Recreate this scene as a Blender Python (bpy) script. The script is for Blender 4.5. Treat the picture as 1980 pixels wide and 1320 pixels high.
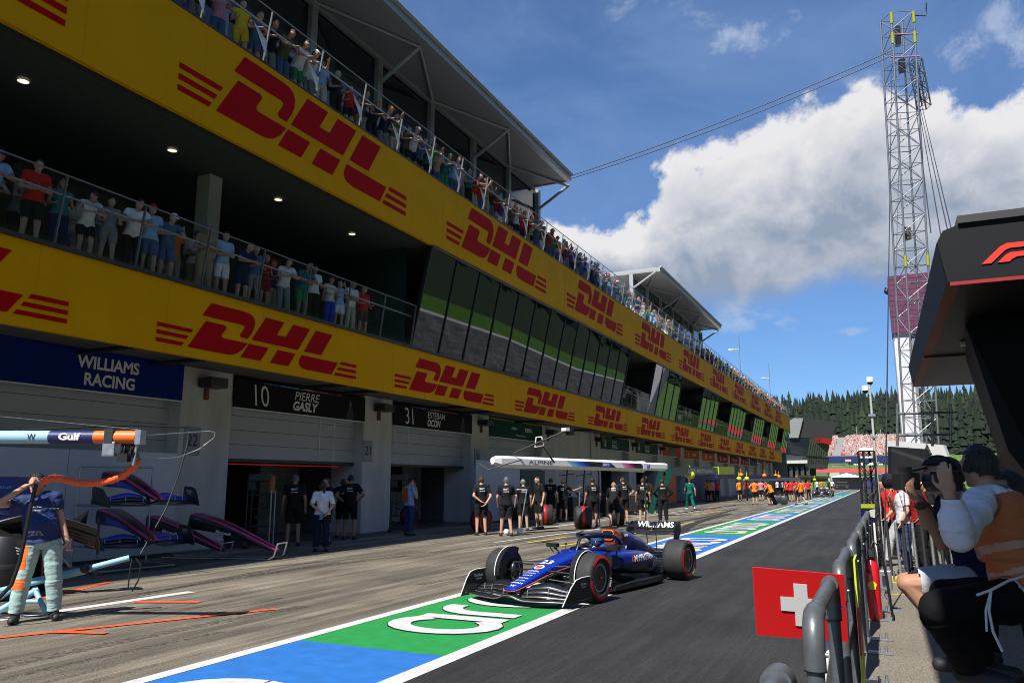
import bpy, bmesh, math, random
import numpy as np
from mathutils import Vector, Matrix, noise as mnoise
from mathutils.bvhtree import BVHTree
for _o in list(bpy.data.objects): bpy.data.objects.remove(_o)
SC = bpy.context.scene
COL = SC.collection
R = math.radians
# ------------------------------------------------------------------ camera
CAM_H = 1.72
cam_d = bpy.data.cameras.new("camera"); cam = bpy.data.objects.new("camera", cam_d); COL.objects.link(cam)
cam.location = (0, 0, CAM_H)
cam.rotation_euler = (R(90 + 10.167), 0, R(25.197))
cam_d.sensor_width = 36.0; cam_d.lens = 1500.0 / 1980.0 * 36.0
cam_d.clip_start = 0.05; cam_d.clip_end = 5000
cam_d.dof.use_dof = True; cam_d.dof.focus_distance = 17.0; cam_d.dof.aperture_fstop = 11.0
SC.camera = cam
SC.render.resolution_x = 1024; SC.render.resolution_y = 682
# ------------------------------------------------------------------ light
SUN_VEC = Vector((-0.085, -0.74, 1.0)).normalized()          # towards the sun
sun_d = bpy.data.lights.new("sun", 'SUN'); sun = bpy.data.objects.new("sun", sun_d); COL.objects.link(sun)
sun_d.energy = 5.0; sun_d.angle = R(0.53); sun_d.color = (1.0, 0.955, 0.88)
sun.rotation_euler = SUN_VEC.to_track_quat('Z', 'Y').to_euler(); sun.location = (0, -20, 60)
W = bpy.data.worlds.new("World"); SC.world = W; W.use_nodes = True
SC.view_settings.view_transform = 'Standard'; SC.view_settings.look = 'None'
SC.view_settings.exposure = 0.56; SC.view_settings.gamma = 1.0
SC.cycles.max_bounces = 6; SC.cycles.diffuse_bounces = 3; SC.cycles.glossy_bounces = 3
SC.cycles.transparent_max_bounces = 12; SC.cycles.caustics_reflective = False; SC.cycles.caustics_refractive = False
SC.cycles.use_denoising = True; SC.cycles.pixel_filter_type = 'BLACKMAN_HARRIS'; SC.cycles.filter_width = 1.0
SKY_STR = 0.05

def world_sky():
    nt = W.node_tree; nt.nodes.clear(); N = nt.nodes.new; L = nt.links.new
    def math_(op, a, b=None, c=None, clamp=False):
        n = N('ShaderNodeMath'); n.operation = op; n.use_clamp = clamp
        for i, x in enumerate((a, b, c)):
            if x is None: continue
            if isinstance(x, (int, float)): n.inputs[i].default_value = x
            else: L(x, n.inputs[i])
        return n.outputs[0]
    def mapr(x, a, b, c, d, smooth=True):
        n = N('ShaderNodeMapRange'); n.interpolation_type = 'SMOOTHSTEP' if smooth else 'LINEAR'
        L(x, n.inputs[0])
        for i, v in zip((1, 2, 3, 4), (a, b, c, d)): n.inputs[i].default_value = v
        return n.outputs[0]
    def mix(f, a, b):
        n = N('ShaderNodeMix'); n.data_type = 'RGBA'
        if isinstance(f, (int, float)): n.inputs[0].default_value = f
        else: L(f, n.inputs[0])
        for s, x in ((6, a), (7, b)):
            if isinstance(x, tuple): n.inputs[s].default_value = x
            else: L(x, n.inputs[s])
        return n.outputs[2]
    sky = N('ShaderNodeTexSky'); sky.sky_type = 'NISHITA'; sky.sun_disc = False
    sky.sun_elevation = math.asin(SUN_VEC.z); sky.sun_rotation = math.atan2(SUN_VEC.x, SUN_VEC.y)
    sky.altitude = 700; sky.air_density = 1.0; sky.dust_density = 0.6; sky.ozone_density = 2.2
    tc = N('ShaderNodeTexCoord'); sep = N('ShaderNodeSeparateXYZ'); L(tc.outputs['Generated'], sep.inputs[0])
    az = math_('ARCTAN2', sep.outputs[0], sep.outputs[1])      # radians, to the right of +Y
    el = math_('ARCSINE', sep.outputs[2])
    azd = math_('MULTIPLY', az, 57.2958); eld = math_('MULTIPLY', el, 57.2958)
    def noise_(scale, detail, rough, off=(0, 0, 0), dist=0.0, sq=1.0):
        mp = N('ShaderNodeMapping'); mp.inputs['Location'].default_value = off
        mp.inputs['Scale'].default_value = (scale, scale, scale * sq)
        L(tc.outputs['Generated'], mp.inputs[0])
        n = N('ShaderNodeTexNoise'); n.inputs['Scale'].default_value = 1.0; n.inputs['Detail'].default_value = detail
        n.inputs['Roughness'].default_value = rough; n.inputs['Distortion'].default_value = dist
        L(mp.outputs[0], n.inputs['Vector']); return n.outputs[0]
    def curve(x, pts, lo, hi):
        n = N('ShaderNodeFloatCurve'); c = n.mapping.curves[0]
        sx = math_('DIVIDE', math_('SUBTRACT', x, lo), hi - lo, clamp=True)
        c.points[0].location = ((pts[0][0] - lo) / (hi - lo), pts[0][1] / 40); c.points[1].location = ((pts[-1][0] - lo) / (hi - lo), pts[-1][1] / 40)
        for p in pts[1:-1]: c.points.new((p[0] - lo) / (hi - lo), p[1] / 40)
        n.mapping.update(); L(sx, n.inputs[1]); return math_('MULTIPLY', n.outputs[0], 40.0)
    big = noise_(9, 7, 0.58, (3.1, 0.4, 1.7), 0.3); fine = noise_(26, 6, 0.62, (0.3, 2.2, 5.0), 0.4)
    bill = math_('ADD', math_('MULTIPLY', math_('SUBTRACT', big, 0.5), 13.0), math_('MULTIPLY', math_('SUBTRACT', fine, 0.5), 4.0))
    top = curve(azd, CLOUD_TOP, -60, 60); base = curve(azd, CLOUD_BASE, -60, 60)
    d_top = math_('ADD', math_('SUBTRACT', top, eld), bill)
    d_base = math_('ADD', math_('SUBTRACT', eld, base), math_('MULTIPLY', bill, 0.28))
    m1 = math_('MULTIPLY', mapr(d_top, -0.35, 1.25, 0, 1), mapr(d_base, -1.2, 1.6, 0, 1))
    # loose small clouds elsewhere in the sky
    sm = noise_(6.5, 8, 0.6, (7.7, 1.2, 0.4), 0.25, 1.9)
    m2 = math_('MULTIPLY', mapr(sm, 0.60, 0.76, 0, 0.6), mapr(eld, 4, 14, 0.9, 1.0))
    veil = math_('MULTIPLY', mapr(noise_(2.6, 7, 0.6, (1.3, 4.0, 2.0), 0.6, 2.2), 0.36, 0.72, 0.13, 0.46), mapr(eld, 2, 40, 0.55, 0.8))
    def puff(a0, e0, wa, we, amp):
        ga = math_('MULTIPLY', math_('SUBTRACT', azd, a0), 1.0 / wa); ge = math_('MULTIPLY', math_('SUBTRACT', eld, e0), 1.0 / we)
        r2 = math_('ADD', math_('MULTIPLY', ga, ga), math_('MULTIPLY', ge, ge))
        return math_('MULTIPLY', mapr(math_('ADD', math_('SUBTRACT', 1.0, r2), math_('MULTIPLY', math_('ADD', math_('SUBTRACT', fine, 0.5), math_('SUBTRACT', big, 0.5)), 4.2)), 0.2, 1.5, 0, 1), amp)
    for pf in ((-5.9, 30.2, 4.2, 1.2, .62), (9.3, 26.8, 4.0, 2.2, .6), (-8.9, 10.9, 2.2, .9, .55), (-1.2, 10.0, 1.8, .35, .35), (0.6, 26.5, 2.2, .5, .25)):
        m2 = math_('MAXIMUM', m2, puff(*pf))
    # brightness inside the big cloud: sunlit tops, grey base, self shading by offset noise
    hgt = math_('DIVIDE', d_base, math_('MAXIMUM', math_('SUBTRACT', top, base), 3.0))
    bigo = noise_(9, 5, 0.55, (3.1 - 0.16, 0.4 - 0.1, 1.7 + 0.30), 0.3)
    lit = math_('MULTIPLY', math_('SUBTRACT', big, bigo), 1.5)
    shade = math_('ADD', math_('ADD', mapr(hgt, 0.08, 0.85, 0.0, 0.80), lit), math_('MULTIPLY', math_('SUBTRACT', fine, 0.5), 0.5))
    shade = math_('ADD', shade, mapr(d_top, 0.0, 3.4, 0.30, 0.0))
    shade = math_('MINIMUM', math_('MAXIMUM', shade, 0.0), 1.0)
    skyc = sky.outputs[0]
    g = N('ShaderNodeMix'); g.data_type = 'RGBA'; g.blend_type = 'MULTIPLY'; g.inputs[0].default_value = 1.0
    L(skyc, g.inputs[6]); g.inputs[7].default_value = (0.86, 1.27, 1.80, 1); skyc = g.outputs[2]
    K = 1.0 / SKY_STR
    ccol = mix(shade, (0.20 * K, 0.245 * K, 0.325 * K, 1), (0.56 * K, 0.555 * K, 0.57 * K, 1))
    soft = (0.36 * K, 0.42 * K, 0.52 * K, 1)
    c = mix(veil, skyc, (0.22 * K, 0.335 * K, 0.53 * K, 1))
    c = mix(m2, c, soft)
    c = mix(m1, c, ccol)
    bg = N('ShaderNodeBackground'); L(c, bg.inputs[0]); bg.inputs[1].default_value = SKY_STR
    out = N('ShaderNodeOutputWorld'); L(bg.outputs[0], out.inputs[0])
# top and base of the cloud bank: (azimuth to the right of +Y, elevation) in degrees
CLOUD_TOP = [(-60, 8), (-35, 10), (-26, 17), (-22.4, 19), (-16.5, 18.2), (-14.2, 20.6), (-12.5, 22.6), (-6, 24), (-1, 24.6), (0.4, 26.2), (2.5, 25.8), (5.9, 24.6), (10, 23.8), (60, 14)]
CLOUD_BASE = [(-60, 9), (-35, 9), (-22, 15), (-15, 13.8), (-10, 12.4), (-6, 12.8), (-2, 14.0), (2, 13), (8, 13), (60, 9)]
world_sky()
# ------------------------------------------------------------------ helpers
def rng(seed): return random.Random(seed)
def tag(o, label=None, cat=None, group=None, kind=None):
    if label: o['label'] = label
    if cat: o['category'] = cat
    if group: o['group'] = group
    if kind: o['kind'] = kind
    return o
def thing(name, label, cat, loc=(0, 0, 0), rotz=0.0, group=None, scale=None):
    o = bpy.data.objects.new(name, None); COL.objects.link(o); o.empty_display_size = 0.2
    o.location = loc; o.rotation_euler = (0, 0, rotz)
    if scale: o.scale = (scale,) * 3
    return tag(o, label, cat, group)
def root_loc(o):
    while o.parent: o = o.parent
    return Vector(o.location)
def copy_tree(o, parent=None, **kw):
    c = o.copy(); COL.objects.link(c)
    if parent is not None: c.parent = parent
    for ch in o.children: copy_tree(ch, c)
    for k, v in kw.items(): c[k] = v
    return c

class MB:
    def __init__(s): s.v = []; s.f = []; s.m = []; s.sm = []
    def add(s, V, F, mi=0, sm=False):
        b = len(s.v); s.v.extend([tuple(map(float, p)) for p in V])
        for f in F: s.f.append([i + b for i in f]); s.m.append(mi); s.sm.append(sm)
        return s
    def box(s, x0, x1, y0, y1, z0, z1, mi=0):
        V = [(x, y, z) for x in (x0, x1) for y in (y0, y1) for z in (z0, z1)]
        return s.add(V, [(0, 1, 3, 2), (4, 6, 7, 5), (0, 4, 5, 1), (2, 3, 7, 6), (0, 2, 6, 4), (1, 5, 7, 3)], mi)
    def obox(s, c, ex, ey, ez, h, mi=0):
        c = Vector(c); a = [Vector(e).normalized() * k for e, k in zip((ex, ey, ez), h)]
        V = [c + a[0] * i + a[1] * j + a[2] * k for i in (-1, 1) for j in (-1, 1) for k in (-1, 1)]
        return s.add(V, [(0, 1, 3, 2), (4, 6, 7, 5), (0, 4, 5, 1), (2, 3, 7, 6), (0, 2, 6, 4), (1, 5, 7, 3)], mi)
    def beam(s, p, q, w, h=None, up=(0, 0, 1), mi=0):
        p, q = Vector(p), Vector(q); d = q - p; h = h or w
        u = Vector(up); x = d.cross(u)
        if x.length < 1e-5: x = d.cross(Vector((1, 0, 0)))
        z = x.cross(d)
        return s.obox((p + q) / 2, d, x, z, (d.length / 2, w / 2, h / 2), mi)
    def tube(s, pts, r, n=8, cap=True, mi=0, closed=False, flat=1.0, upv=None):
        P = [Vector(p) for p in pts]; k = len(P)
        rr = r if isinstance(r, (list, tuple)) else [r] * k
        T = []
        for i in range(k):
            if closed: t = P[(i + 1) % k] - P[(i - 1) % k]
            else: t = P[min(i + 1, k - 1)] - P[max(i - 1, 0)]
            T.append(t.normalized() if t.length > 1e-9 else Vector((0, 0, 1)))
        u = Vector(upv) if upv else Vector((0, 0, 1))
        if abs(T[0].dot(u)) > 0.95: u = Vector((0, 1, 0)) if abs(T[0].y) < .9 else Vector((1, 0, 0))
        V = []; 
        for i in range(k):
            x = T[i].cross(u)
            if x.length < 1e-6: x = T[i].orthogonal()
            x.normalize(); y = x.cross(T[i]).normalized(); u = y
            for j in range(n):
                a = 2 * math.pi * j / n
                V.append(P[i] + x * math.cos(a) * rr[i] + y * math.sin(a) * rr[i] * flat)
        F = []
        for i in range(k if closed else k - 1):
            a = i * n; b = ((i + 1) % k) * n
            for j in range(n):
                F.append((a + j, b + j, b + (j + 1) % n, a + (j + 1) % n))
        s.add(V, F, mi, True)
        if cap and not closed:
            s.add(V[:n], [tuple(range(n))], mi); s.add(V[-n:], [tuple(reversed(range(n)))], mi)
        return s
    def lathe(s, prof, o=(0, 0, 0), ax=(0, 0, 1), n=24, mi=0, sm=True, closed=False):
        ax = Vector(ax).normalized(); x = ax.orthogonal().normalized(); y = ax.cross(x); o = Vector(o); V = []
        for r, h in prof:
            for j in range(n):
                a = 2 * math.pi * j / n
                V.append(o + ax * h + (x * math.cos(a) + y * math.sin(a)) * r)
        k = len(prof); F = []
        for i in range(k if closed else k - 1):
            for j in range(n):
                a, b = i * n, ((i + 1) % k) * n
                F.append((a + j, a + (j + 1) % n, b + (j + 1) % n, b + j))
        return s.add(V, F, mi, sm)
    def prism(s, poly, o, ex, ey, d, mi=0, mi_side=None):
        """flat outline in the plane (ex, ey) through o, given depth d (a vector)"""
        o, ex, ey, d = Vector(o), Vector(ex), Vector(ey), Vector(d); n = len(poly)
        A = [o + ex * p[0] + ey * p[1] for p in poly]; B = [a + d for a in A]
        ar = sum(poly[i][0] * poly[(i + 1) % n][1] - poly[(i + 1) % n][0] * poly[i][1] for i in range(n))
        flip = (ar > 0) == (ex.cross(ey).dot(d) > 0)
        i0 = list(range(n)); i1 = list(range(n, 2 * n))
        s.add(A + B, [i0[::-1] if flip else i0, i1 if flip else i1[::-1]], mi)
        S = [(i, (i + 1) % n, n + (i + 1) % n, n + i) for i in range(n)]
        s.add(A + B, S if flip else [q[::-1] for q in S], mi if mi_side is None else mi_side)
        return s
    def quad(s, a, b, c, d, mi=0): return s.add([a, b, c, d], [(0, 1, 2, 3)], mi)
    def loft(s, secs, cap=True, mi=0, closed_ring=True, sm=True):
        n = len(secs[0]); V = [p for q in secs for p in q]; F = []
        for i in range(len(secs) - 1):
            for j in range(n if closed_ring else n - 1):
                a, b = i * n, (i + 1) * n
                F.append((a + j, a + (j + 1) % n, b + (j + 1) % n, b + j))
        s.add(V, F, mi, sm)
        if cap and closed_ring:
            s.add(secs[0], [tuple(reversed(range(n)))], mi); s.add(secs[-1], [tuple(range(n))], mi)
        return s
    def ball(s, c, r, nu=12, nv=8, mi=0, M=None):
        c = Vector(c); r = r if isinstance(r, (tuple, list)) else (r, r, r); V = []; F = []
        for i in range(nv + 1):
            t = math.pi * i / nv
            for j in range(nu):
                a = 2 * math.pi * j / nu
                p = Vector((r[0] * math.sin(t) * math.cos(a), r[1] * math.sin(t) * math.sin(a), r[2] * math.cos(t)))
                V.append(c + (M @ p if M else p))
        for i in range(nv):
            for j in range(nu):
                F.append((i * nu + j, (i + 1) * nu + j, (i + 1) * nu + (j + 1) % nu, i * nu + (j + 1) % nu))
        return s.add(V, F, mi, True)
    def build(s, name, mats, parent=None, smooth=None, world=True, bevel=0.0, fixn=False, merge=False):
        me = bpy.data.meshes.new(name)
        off = root_loc(parent) if (parent is not None and world) else Vector((0, 0, 0))
        V = [(a - off.x, b - off.y, c - off.z) for a, b, c in s.v]
        me.from_pydata(V, [], s.f)
        me.polygons.foreach_set('material_index', s.m)
        me.polygons.foreach_set('use_smooth', [bool(x) if smooth is None else smooth for x in s.sm])
        for m in (mats if isinstance(mats, (list, tuple)) else [mats]): me.materials.append(m)
        if fixn or bevel or merge:
            bm = bmesh.new(); bm.from_mesh(me)
            if merge: bmesh.ops.remove_doubles(bm, verts=bm.verts, dist=1e-4)
            if fixn: bmesh.ops.recalc_face_normals(bm, faces=bm.faces)
            if bevel: bmesh.ops.bevel(bm, geom=[e for e in bm.edges if e.is_manifold and e.calc_face_angle(0) > .5], offset=bevel, segments=2, affect='EDGES', profile=.6)
            bm.to_mesh(me); bm.free()
        me.update()
        o = bpy.data.objects.new(name, me); COL.objects.link(o)
        if parent is not None: o.parent = parent
        return o
def struct(name, mb, mats, **kw): return tag(mb.build(name, mats, **kw), kind='structure')
def solo(name, mb, mats, label, cat, group=None, **kw): return tag(mb.build(name, mats, **kw), label, cat, group)

# ------------------------------------------------------------------ writing
_tc = {}
def text_geo(t, bold=0.0, shear=0.0, space=1.0):
    """outline of a line of writing as flat faces, scaled to a 1 x 1 box (also returns its width / height)"""
    k = (t, bold, shear, space)
    if k in _tc: return _tc[k]
    cu = bpy.data.curves.new('txt', 'FONT'); cu.body = t; cu.size = 1; cu.offset = bold; cu.shear = shear; cu.space_character = space
    cu.resolution_u = 3
    o = bpy.data.objects.new('txt', cu); COL.objects.link(o); bpy.context.view_layer.update()
    me = bpy.data.meshes.new_from_object(o.evaluated_get(bpy.context.evaluated_depsgraph_get()))
    V = np.array([v.co[:2] for v in me.vertices]); F = [tuple(p.vertices) for p in me.polygons]
    bpy.data.objects.remove(o); bpy.data.meshes.remove(me); bpy.data.curves.remove(cu)
    lo, hi = V.min(0), V.max(0); asp = (hi[0] - lo[0]) / (hi[1] - lo[1])
    _tc[k] = ((V - lo) / (hi - lo), F, asp); return _tc[k]
def fine_geo(t, bold, shear, space, w, h):
    V, F, asp = text_geo(t, bold, shear, space); bm = bmesh.new(); vs = [bm.verts.new((a * w, b * h, 0)) for a, b in V]
    for f in F:
        try: bm.faces.new([vs[i] for i in f])
        except ValueError: pass
    bmesh.ops.triangulate(bm, faces=bm.faces)
    for _ in range(4):
        es = [e for e in bm.edges if e.calc_length() > .028]
        if not es: break
        bmesh.ops.subdivide_edges(bm, edges=es, cuts=1, use_grid_fill=False); bmesh.ops.triangulate(bm, faces=bm.faces)
    bm.verts.index_update(); out = ([(v.co.x / w, v.co.y / h) for v in bm.verts], [[v.index for v in f.verts] for f in bm.faces]); bm.free(); return out
def write(mb, t, o, ex, ey, h, w=None, mi=0, bold=0.0, shear=0.0, space=1.0, bvh=None, pd=None, lift=0.004, centre=True, flip=False):
    """lay writing on a plane (or drop it onto a surface along pd)"""
    V, F, asp = text_geo(t, bold, shear, space)
    if bvh is not None: V, F = fine_geo(t, bold, shear, space, (w or asp * h), h)
    o, ex, ey = Vector(o), Vector(ex).normalized(), Vector(ey).normalized()
    w = w or asp * h; P = []
    for a, b in V:
        p = o + ex * ((a - (0.5 if centre else 0)) * w) + ey * ((b - (0.5 if centre else 0)) * h)
        if bvh is not None:
            hit, nr, _, _ = bvh.ray_cast(p - Vector(pd) * 0.6, Vector(pd))
            if hit is not None: p = hit + (nr if nr.dot(Vector(pd)) < 0 else -nr) * lift
        P.append(p)
    n = ex.cross(ey)
    if F:
        a, b, c = (P[i] for i in F[0][:3])
    mb.add(P, F, mi); return mb
def poly_on(mb, poly, o, ex, ey, mi=0, bvh=None, pd=None, lift=0.004):
    o, ex, ey = Vector(o), Vector(ex), Vector(ey); P = []
    for a, b in poly:
        p = o + ex * a + ey * b
        if bvh is not None:
            hit, nr, _, _ = bvh.ray_cast(p - Vector(pd) * 0.6, Vector(pd))
            if hit is not None: p = hit + (nr if nr.dot(Vector(pd)) < 0 else -nr) * lift
        P.append(p)
    mb.add(P, [tuple(range(len(P)))], mi); return mb
def stroke(pts, w, closed=False):
    """a broad pen stroke as quads in 2-D"""
    P = [np.array(p, float) for p in pts]; n = len(P); L = []; Rr = []
    for i in range(n):
        a = P[i - 1] if (i or closed) else P[i]; b = P[(i + 1) % n] if (i < n - 1 or closed) else P[i]
        t = b - a; t /= np.linalg.norm(t) + 1e-9; nn = np.array((-t[1], t[0])); ww = w[i] if isinstance(w, (list, tuple)) else w
        L.append(P[i] + nn * ww / 2); Rr.append(P[i] - nn * ww / 2)
    return [[L[i], L[(i + 1) % n], Rr[(i + 1) % n], Rr[i]] for i in range(n if closed else n - 1)]
def arc(cx, cy, rx, ry, a0, a1, n=12):
    return [(cx + rx * math.cos(R(a0 + (a1 - a0) * i / n)), cy + ry * math.sin(R(a0 + (a1 - a0) * i / n))) for i in range(n + 1)]

# ------------------------------------------------------------------ materials
_mats = {}
def mat(name, col, rough=0.6, metal=0.0, var=0.0, vs=3.0, bump=0.0, bs=40.0, spec=0.5, coat=0.0, emit=None, alpha=None, sheen=0.0, rvar=0.0, trans=0.0, stretch=None, dirt=0.0):
    if name in _mats: return _mats[name]
    m = bpy.data.materials.new(name); m.use_nodes = True; nt = m.node_tree; b = nt.nodes['Principled BSDF']; N = nt.nodes.new; L = nt.links.new
    c = (*col, 1.0); b.inputs['Base Color'].default_value = c; b.inputs['Roughness'].default_value = rough
    b.inputs['Metallic'].default_value = metal; b.inputs['Specular IOR Level'].default_value = spec
    b.inputs['Coat Weight'].default_value = coat; b.inputs['Coat Roughness'].default_value = 0.06
    if emit: b.inputs['Emission Color'].default_value = (*emit[0], 1); b.inputs['Emission Strength'].default_value = emit[1]
    if alpha is not None: b.inputs['Alpha'].default_value = alpha
    if trans: b.inputs['Transmission Weight'].default_value = trans
    tc = N('ShaderNodeTexCoord'); src = tc.outputs['Object']
    if stretch:
        mp = N('ShaderNodeMapping'); mp.inputs['Scale'].default_value = stretch; L(src, mp.inputs[0]); src = mp.outputs[0]
    if var or rvar or dirt:
        n = N('ShaderNodeTexNoise'); n.inputs['Scale'].default_value = vs; n.inputs['Detail'].default_value = 6; n.inputs['Roughness'].default_value = .6
        L(src, n.inputs['Vector'])
        if var:
            mr = N('ShaderNodeMapRange'); mr.inputs[1].default_value = .3; mr.inputs[2].default_value = .7
            mr.inputs[3].default_value = 1 - var; mr.inputs[4].default_value = 1 + var; L(n.outputs[0], mr.inputs[0])
            mx = N('ShaderNodeMix'); mx.data_type = 'RGBA'; mx.blend_type = 'MULTIPLY'; mx.inputs[0].default_value = 1; mx.inputs[6].default_value = c
            L(mr.outputs[0], mx.inputs[7]); L(mx.outputs[2], b.inputs['Base Color'])
        if rvar:
            mr = N('ShaderNodeMapRange'); mr.inputs[3].default_value = max(0.02, rough - rvar); mr.inputs[4].default_value = min(1, rough + rvar)
            L(n.outputs[0], mr.inputs[0]); L(mr.outputs[0], b.inputs['Roughness'])
    if bump:
        n = N('ShaderNodeTexNoise'); n.inputs['Scale'].default_value = bs; n.inputs['Detail'].default_value = 4; L(src, n.inputs['Vector'])
        bp = N('ShaderNodeBump'); bp.inputs['Strength'].default_value = bump; bp.inputs['Distance'].default_value = 0.02
        L(n.outputs[0], bp.inputs['Height']); L(bp.outputs[0], b.inputs['Normal'])
    _mats[name] = m; return m
def paved(name, base, dark, grain=90.0, streak=0.0, patch=0.25, rough=0.85, skid=0.0, joints=False):
    """asphalt / concrete: fine aggregate, broad patches, tyre streaks running along the lane"""
    m = bpy.data.materials.new(name); m.use_nodes = True; nt = m.node_tree; b = nt.nodes['Principled BSDF']; N = nt.nodes.new; L = nt.links.new
    tc = N('ShaderNodeTexCoord')
    def noise_(sc, det, rg, scale=(1, 1, 1), rot=0.0, dist=0.0):
        mp = N('ShaderNodeMapping'); mp.inputs['Scale'].default_value = scale; mp.inputs['Rotation'].default_value = (0, 0, rot)
        L(tc.outputs['Object'], mp.inputs[0]); n = N('ShaderNodeTexNoise'); n.inputs['Scale'].default_value = sc
        n.inputs['Detail'].default_value = det; n.inputs['Roughness'].default_value = rg; n.inputs['Distortion'].default_value = dist
        L(mp.outputs[0], n.inputs['Vector']); return n.outputs[0]
    def mr(x, a, c_, lo, hi):
        n = N('ShaderNodeMapRange'); n.inputs[1].default_value = a; n.inputs[2].default_value = c_; n.inputs[3].default_value = lo; n.inputs[4].default_value = hi
        L(x, n.inputs[0]); return n.outputs[0]
    def mul(a, c_):
        n = N('ShaderNodeMath'); n.operation = 'MULTIPLY'; L(a, n.inputs[0])
        if isinstance(c_, float): n.inputs[1].default_value = c_
        else: L(c_, n.inputs[1])
        return n.outputs[0]
    f = mr(noise_(grain, 3, .75), .32, .68, .35, 1.75)
    f = mul(f, mr(noise_(grain * 3.1, 2, .6), .3, .7, .75, 1.25))
    f = mul(f, mr(noise_(.45, 5, .6), .3, .7, 1 - patch, 1 + patch))
    if streak:
        f = mul(f, mr(noise_(1.0, 8, .75, (5.0, .20, 1), .06, .6), .34, .66, 1 - .42 * streak, 1 + .20 * streak))
        f = mul(f, mr(noise_(1.0, 6, .65, (1.5, .10, 1), .22, 1.0), .36, .62, 1 - .45 * streak, 1 + .10 * streak))
        f = mul(f, mr(noise_(1.0, 6, .75, (17.0, .7, 1), -.05, .5), .34, .66, 1 - .30 * streak, 1 + .18 * streak))
    dk = None
    if streak:
        s1 = mr(noise_(1.0, 9, .74, (2.6, .10, 1), .10, .8), .43, .62, 0, 1)
        s2 = mr(noise_(1.0, 8, .74, (8.0, .30, 1), -.14, 1.2), .50, .66, 0, 1)
        s3 = mr(noise_(.4, 4, .6), .36, .56, .18, 1)
        n = N('ShaderNodeMath'); n.operation = 'MAXIMUM'; L(s1, n.inputs[0]); L(s2, n.inputs[1])
        dk = mul(mul(n.outputs[0], s3), streak)
        dk = mul(dk, mr(noise_(38, 4, .8), .40, .58, .15, 1.0))
    cb = N('ShaderNodeMix'); cb.data_type = 'RGBA'; cb.blend_type = 'MULTIPLY'; cb.inputs[0].default_value = 1; cb.inputs[6].default_value = (*base, 1); L(f, cb.inputs[7])
    c = cb.outputs[2]
    if dk is not None:
        mx = N('ShaderNodeMix'); mx.data_type = 'RGBA'; L(dk, mx.inputs[0]); L(c, mx.inputs[6]); mx.inputs[7].default_value = (*dark, 1); c = mx.outputs[2]
    L(c, b.inputs['Base Color']); b.inputs['Roughness'].default_value = rough; b.inputs['Specular IOR Level'].default_value = .35
    n = N('ShaderNodeTexNoise'); n.inputs['Scale'].default_value = grain * 1.5; n.inputs['Detail'].default_value = 3; L(tc.outputs['Object'], n.inputs['Vector'])
    bp = N('ShaderNodeBump'); bp.inputs['Strength'].default_value = .35; bp.inputs['Distance'].default_value = .01; L(n.outputs[0], bp.inputs['Height']); L(bp.outputs[0], b.inputs['Normal'])
    return m
def glass_mat(name, tint, ior_refl=0.25, rmax=1.0, rough=0.02):
    """thin pane: clear with a tint, mirror-like reflection growing at a grazing view"""
    m = bpy.data.materials.new(name); m.use_nodes = True; nt = m.node_tree; nt.nodes.remove(nt.nodes['Principled BSDF']); N = nt.nodes.new; L = nt.links.new
    tr = N('ShaderNodeBsdfTransparent'); tr.inputs[0].default_value = (*tint, 1)
    gl = N('ShaderNodeBsdfGlossy'); gl.inputs[1].default_value = rough; gl.inputs[0].default_value = (.95, .97, 1, 1)
    lw = N('ShaderNodeFresnel'); lw.inputs[0].default_value = 1.5
    mr = N('ShaderNodeMapRange'); mr.inputs[3].default_value = ior_refl; mr.inputs[4].default_value = rmax; L(lw.outputs[0], mr.inputs[0])
    mx = N('ShaderNodeMixShader'); L(mr.outputs[0], mx.inputs[0]); L(tr.outputs[0], mx.inputs[1]); L(gl.outputs[0], mx.inputs[2])
    L(mx.outputs[0], nt.nodes['Material Output'].inputs[0]); return m

M_white = mat('white_paint', (.78, .78, .76), .55, var=.06, vs=1.5, dirt=.2)
M_line = mat('line_paint', (.53, .52, .52), .7, var=.16, vs=6, bump=.15, bs=120)
M_blue_l = mat('lane_blue', (.014, .135, .44), .7, var=.14, vs=5, bump=.15, bs=120)
M_green_l = mat('lane_green', (.011, .235, .048), .7, var=.14, vs=5, bump=.15, bs=120)
M_outline = mat('lane_dark_outline', (.02, .02, .025), .8)
M_orange_l = mat('orange_floor_paint', (.80, .085, .02), .7, var=.12, vs=8)
M_yellow_l = mat('yellow_floor_paint', (.75, .46, .02), .7, var=.1, vs=6)
M_yellow = mat('banner_yellow', (.80, .37, .0010), .6, spec=.06, var=.06, vs=.6, bump=.25, bs=1.2)
M_red = mat('banner_red', (.50, .002, .003), .6, spec=.08, var=.04, vs=.8)
M_conc = mat('facade_plaster', (.63, .61, .585), .8, var=.15, stretch=(1, 1, .22), vs=1.6, bump=.08, bs=25)
M_shut = mat('shutter_metal', (.52, .54, .60), .5, metal=.1, var=.04, vs=1)
M_dark = mat('dark_metal', (.03, .032, .036), .45, var=.1)
M_black = mat('black_plastic', (.012, .012, .013), .45)
M_grey = mat('galvanised_steel', (.38, .40, .42), .42, metal=.75, var=.15, vs=14, rvar=.12)
M_rail = mat('rail_tube', (.125, .135, .145), .42, metal=.4, var=.25, vs=10, bump=.05, bs=60)
M_alu = mat('aluminium', (.70, .71, .72), .33, metal=.9, var=.05)
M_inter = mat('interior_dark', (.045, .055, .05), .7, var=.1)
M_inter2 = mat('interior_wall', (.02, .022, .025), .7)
M_carbon = mat('carbon_black', (.012, .013, .015), .32, coat=.3, var=.15, vs=30)
M_rubber = mat('tyre_rubber', (.022, .022, .023), .72, var=.22, vs=9, bump=.12, bs=70)
M_redpaint = mat('red_paint', (.62, .012, .012), .4)
M_wtext = mat('white_lettering', (.80, .80, .80), .5)
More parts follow.
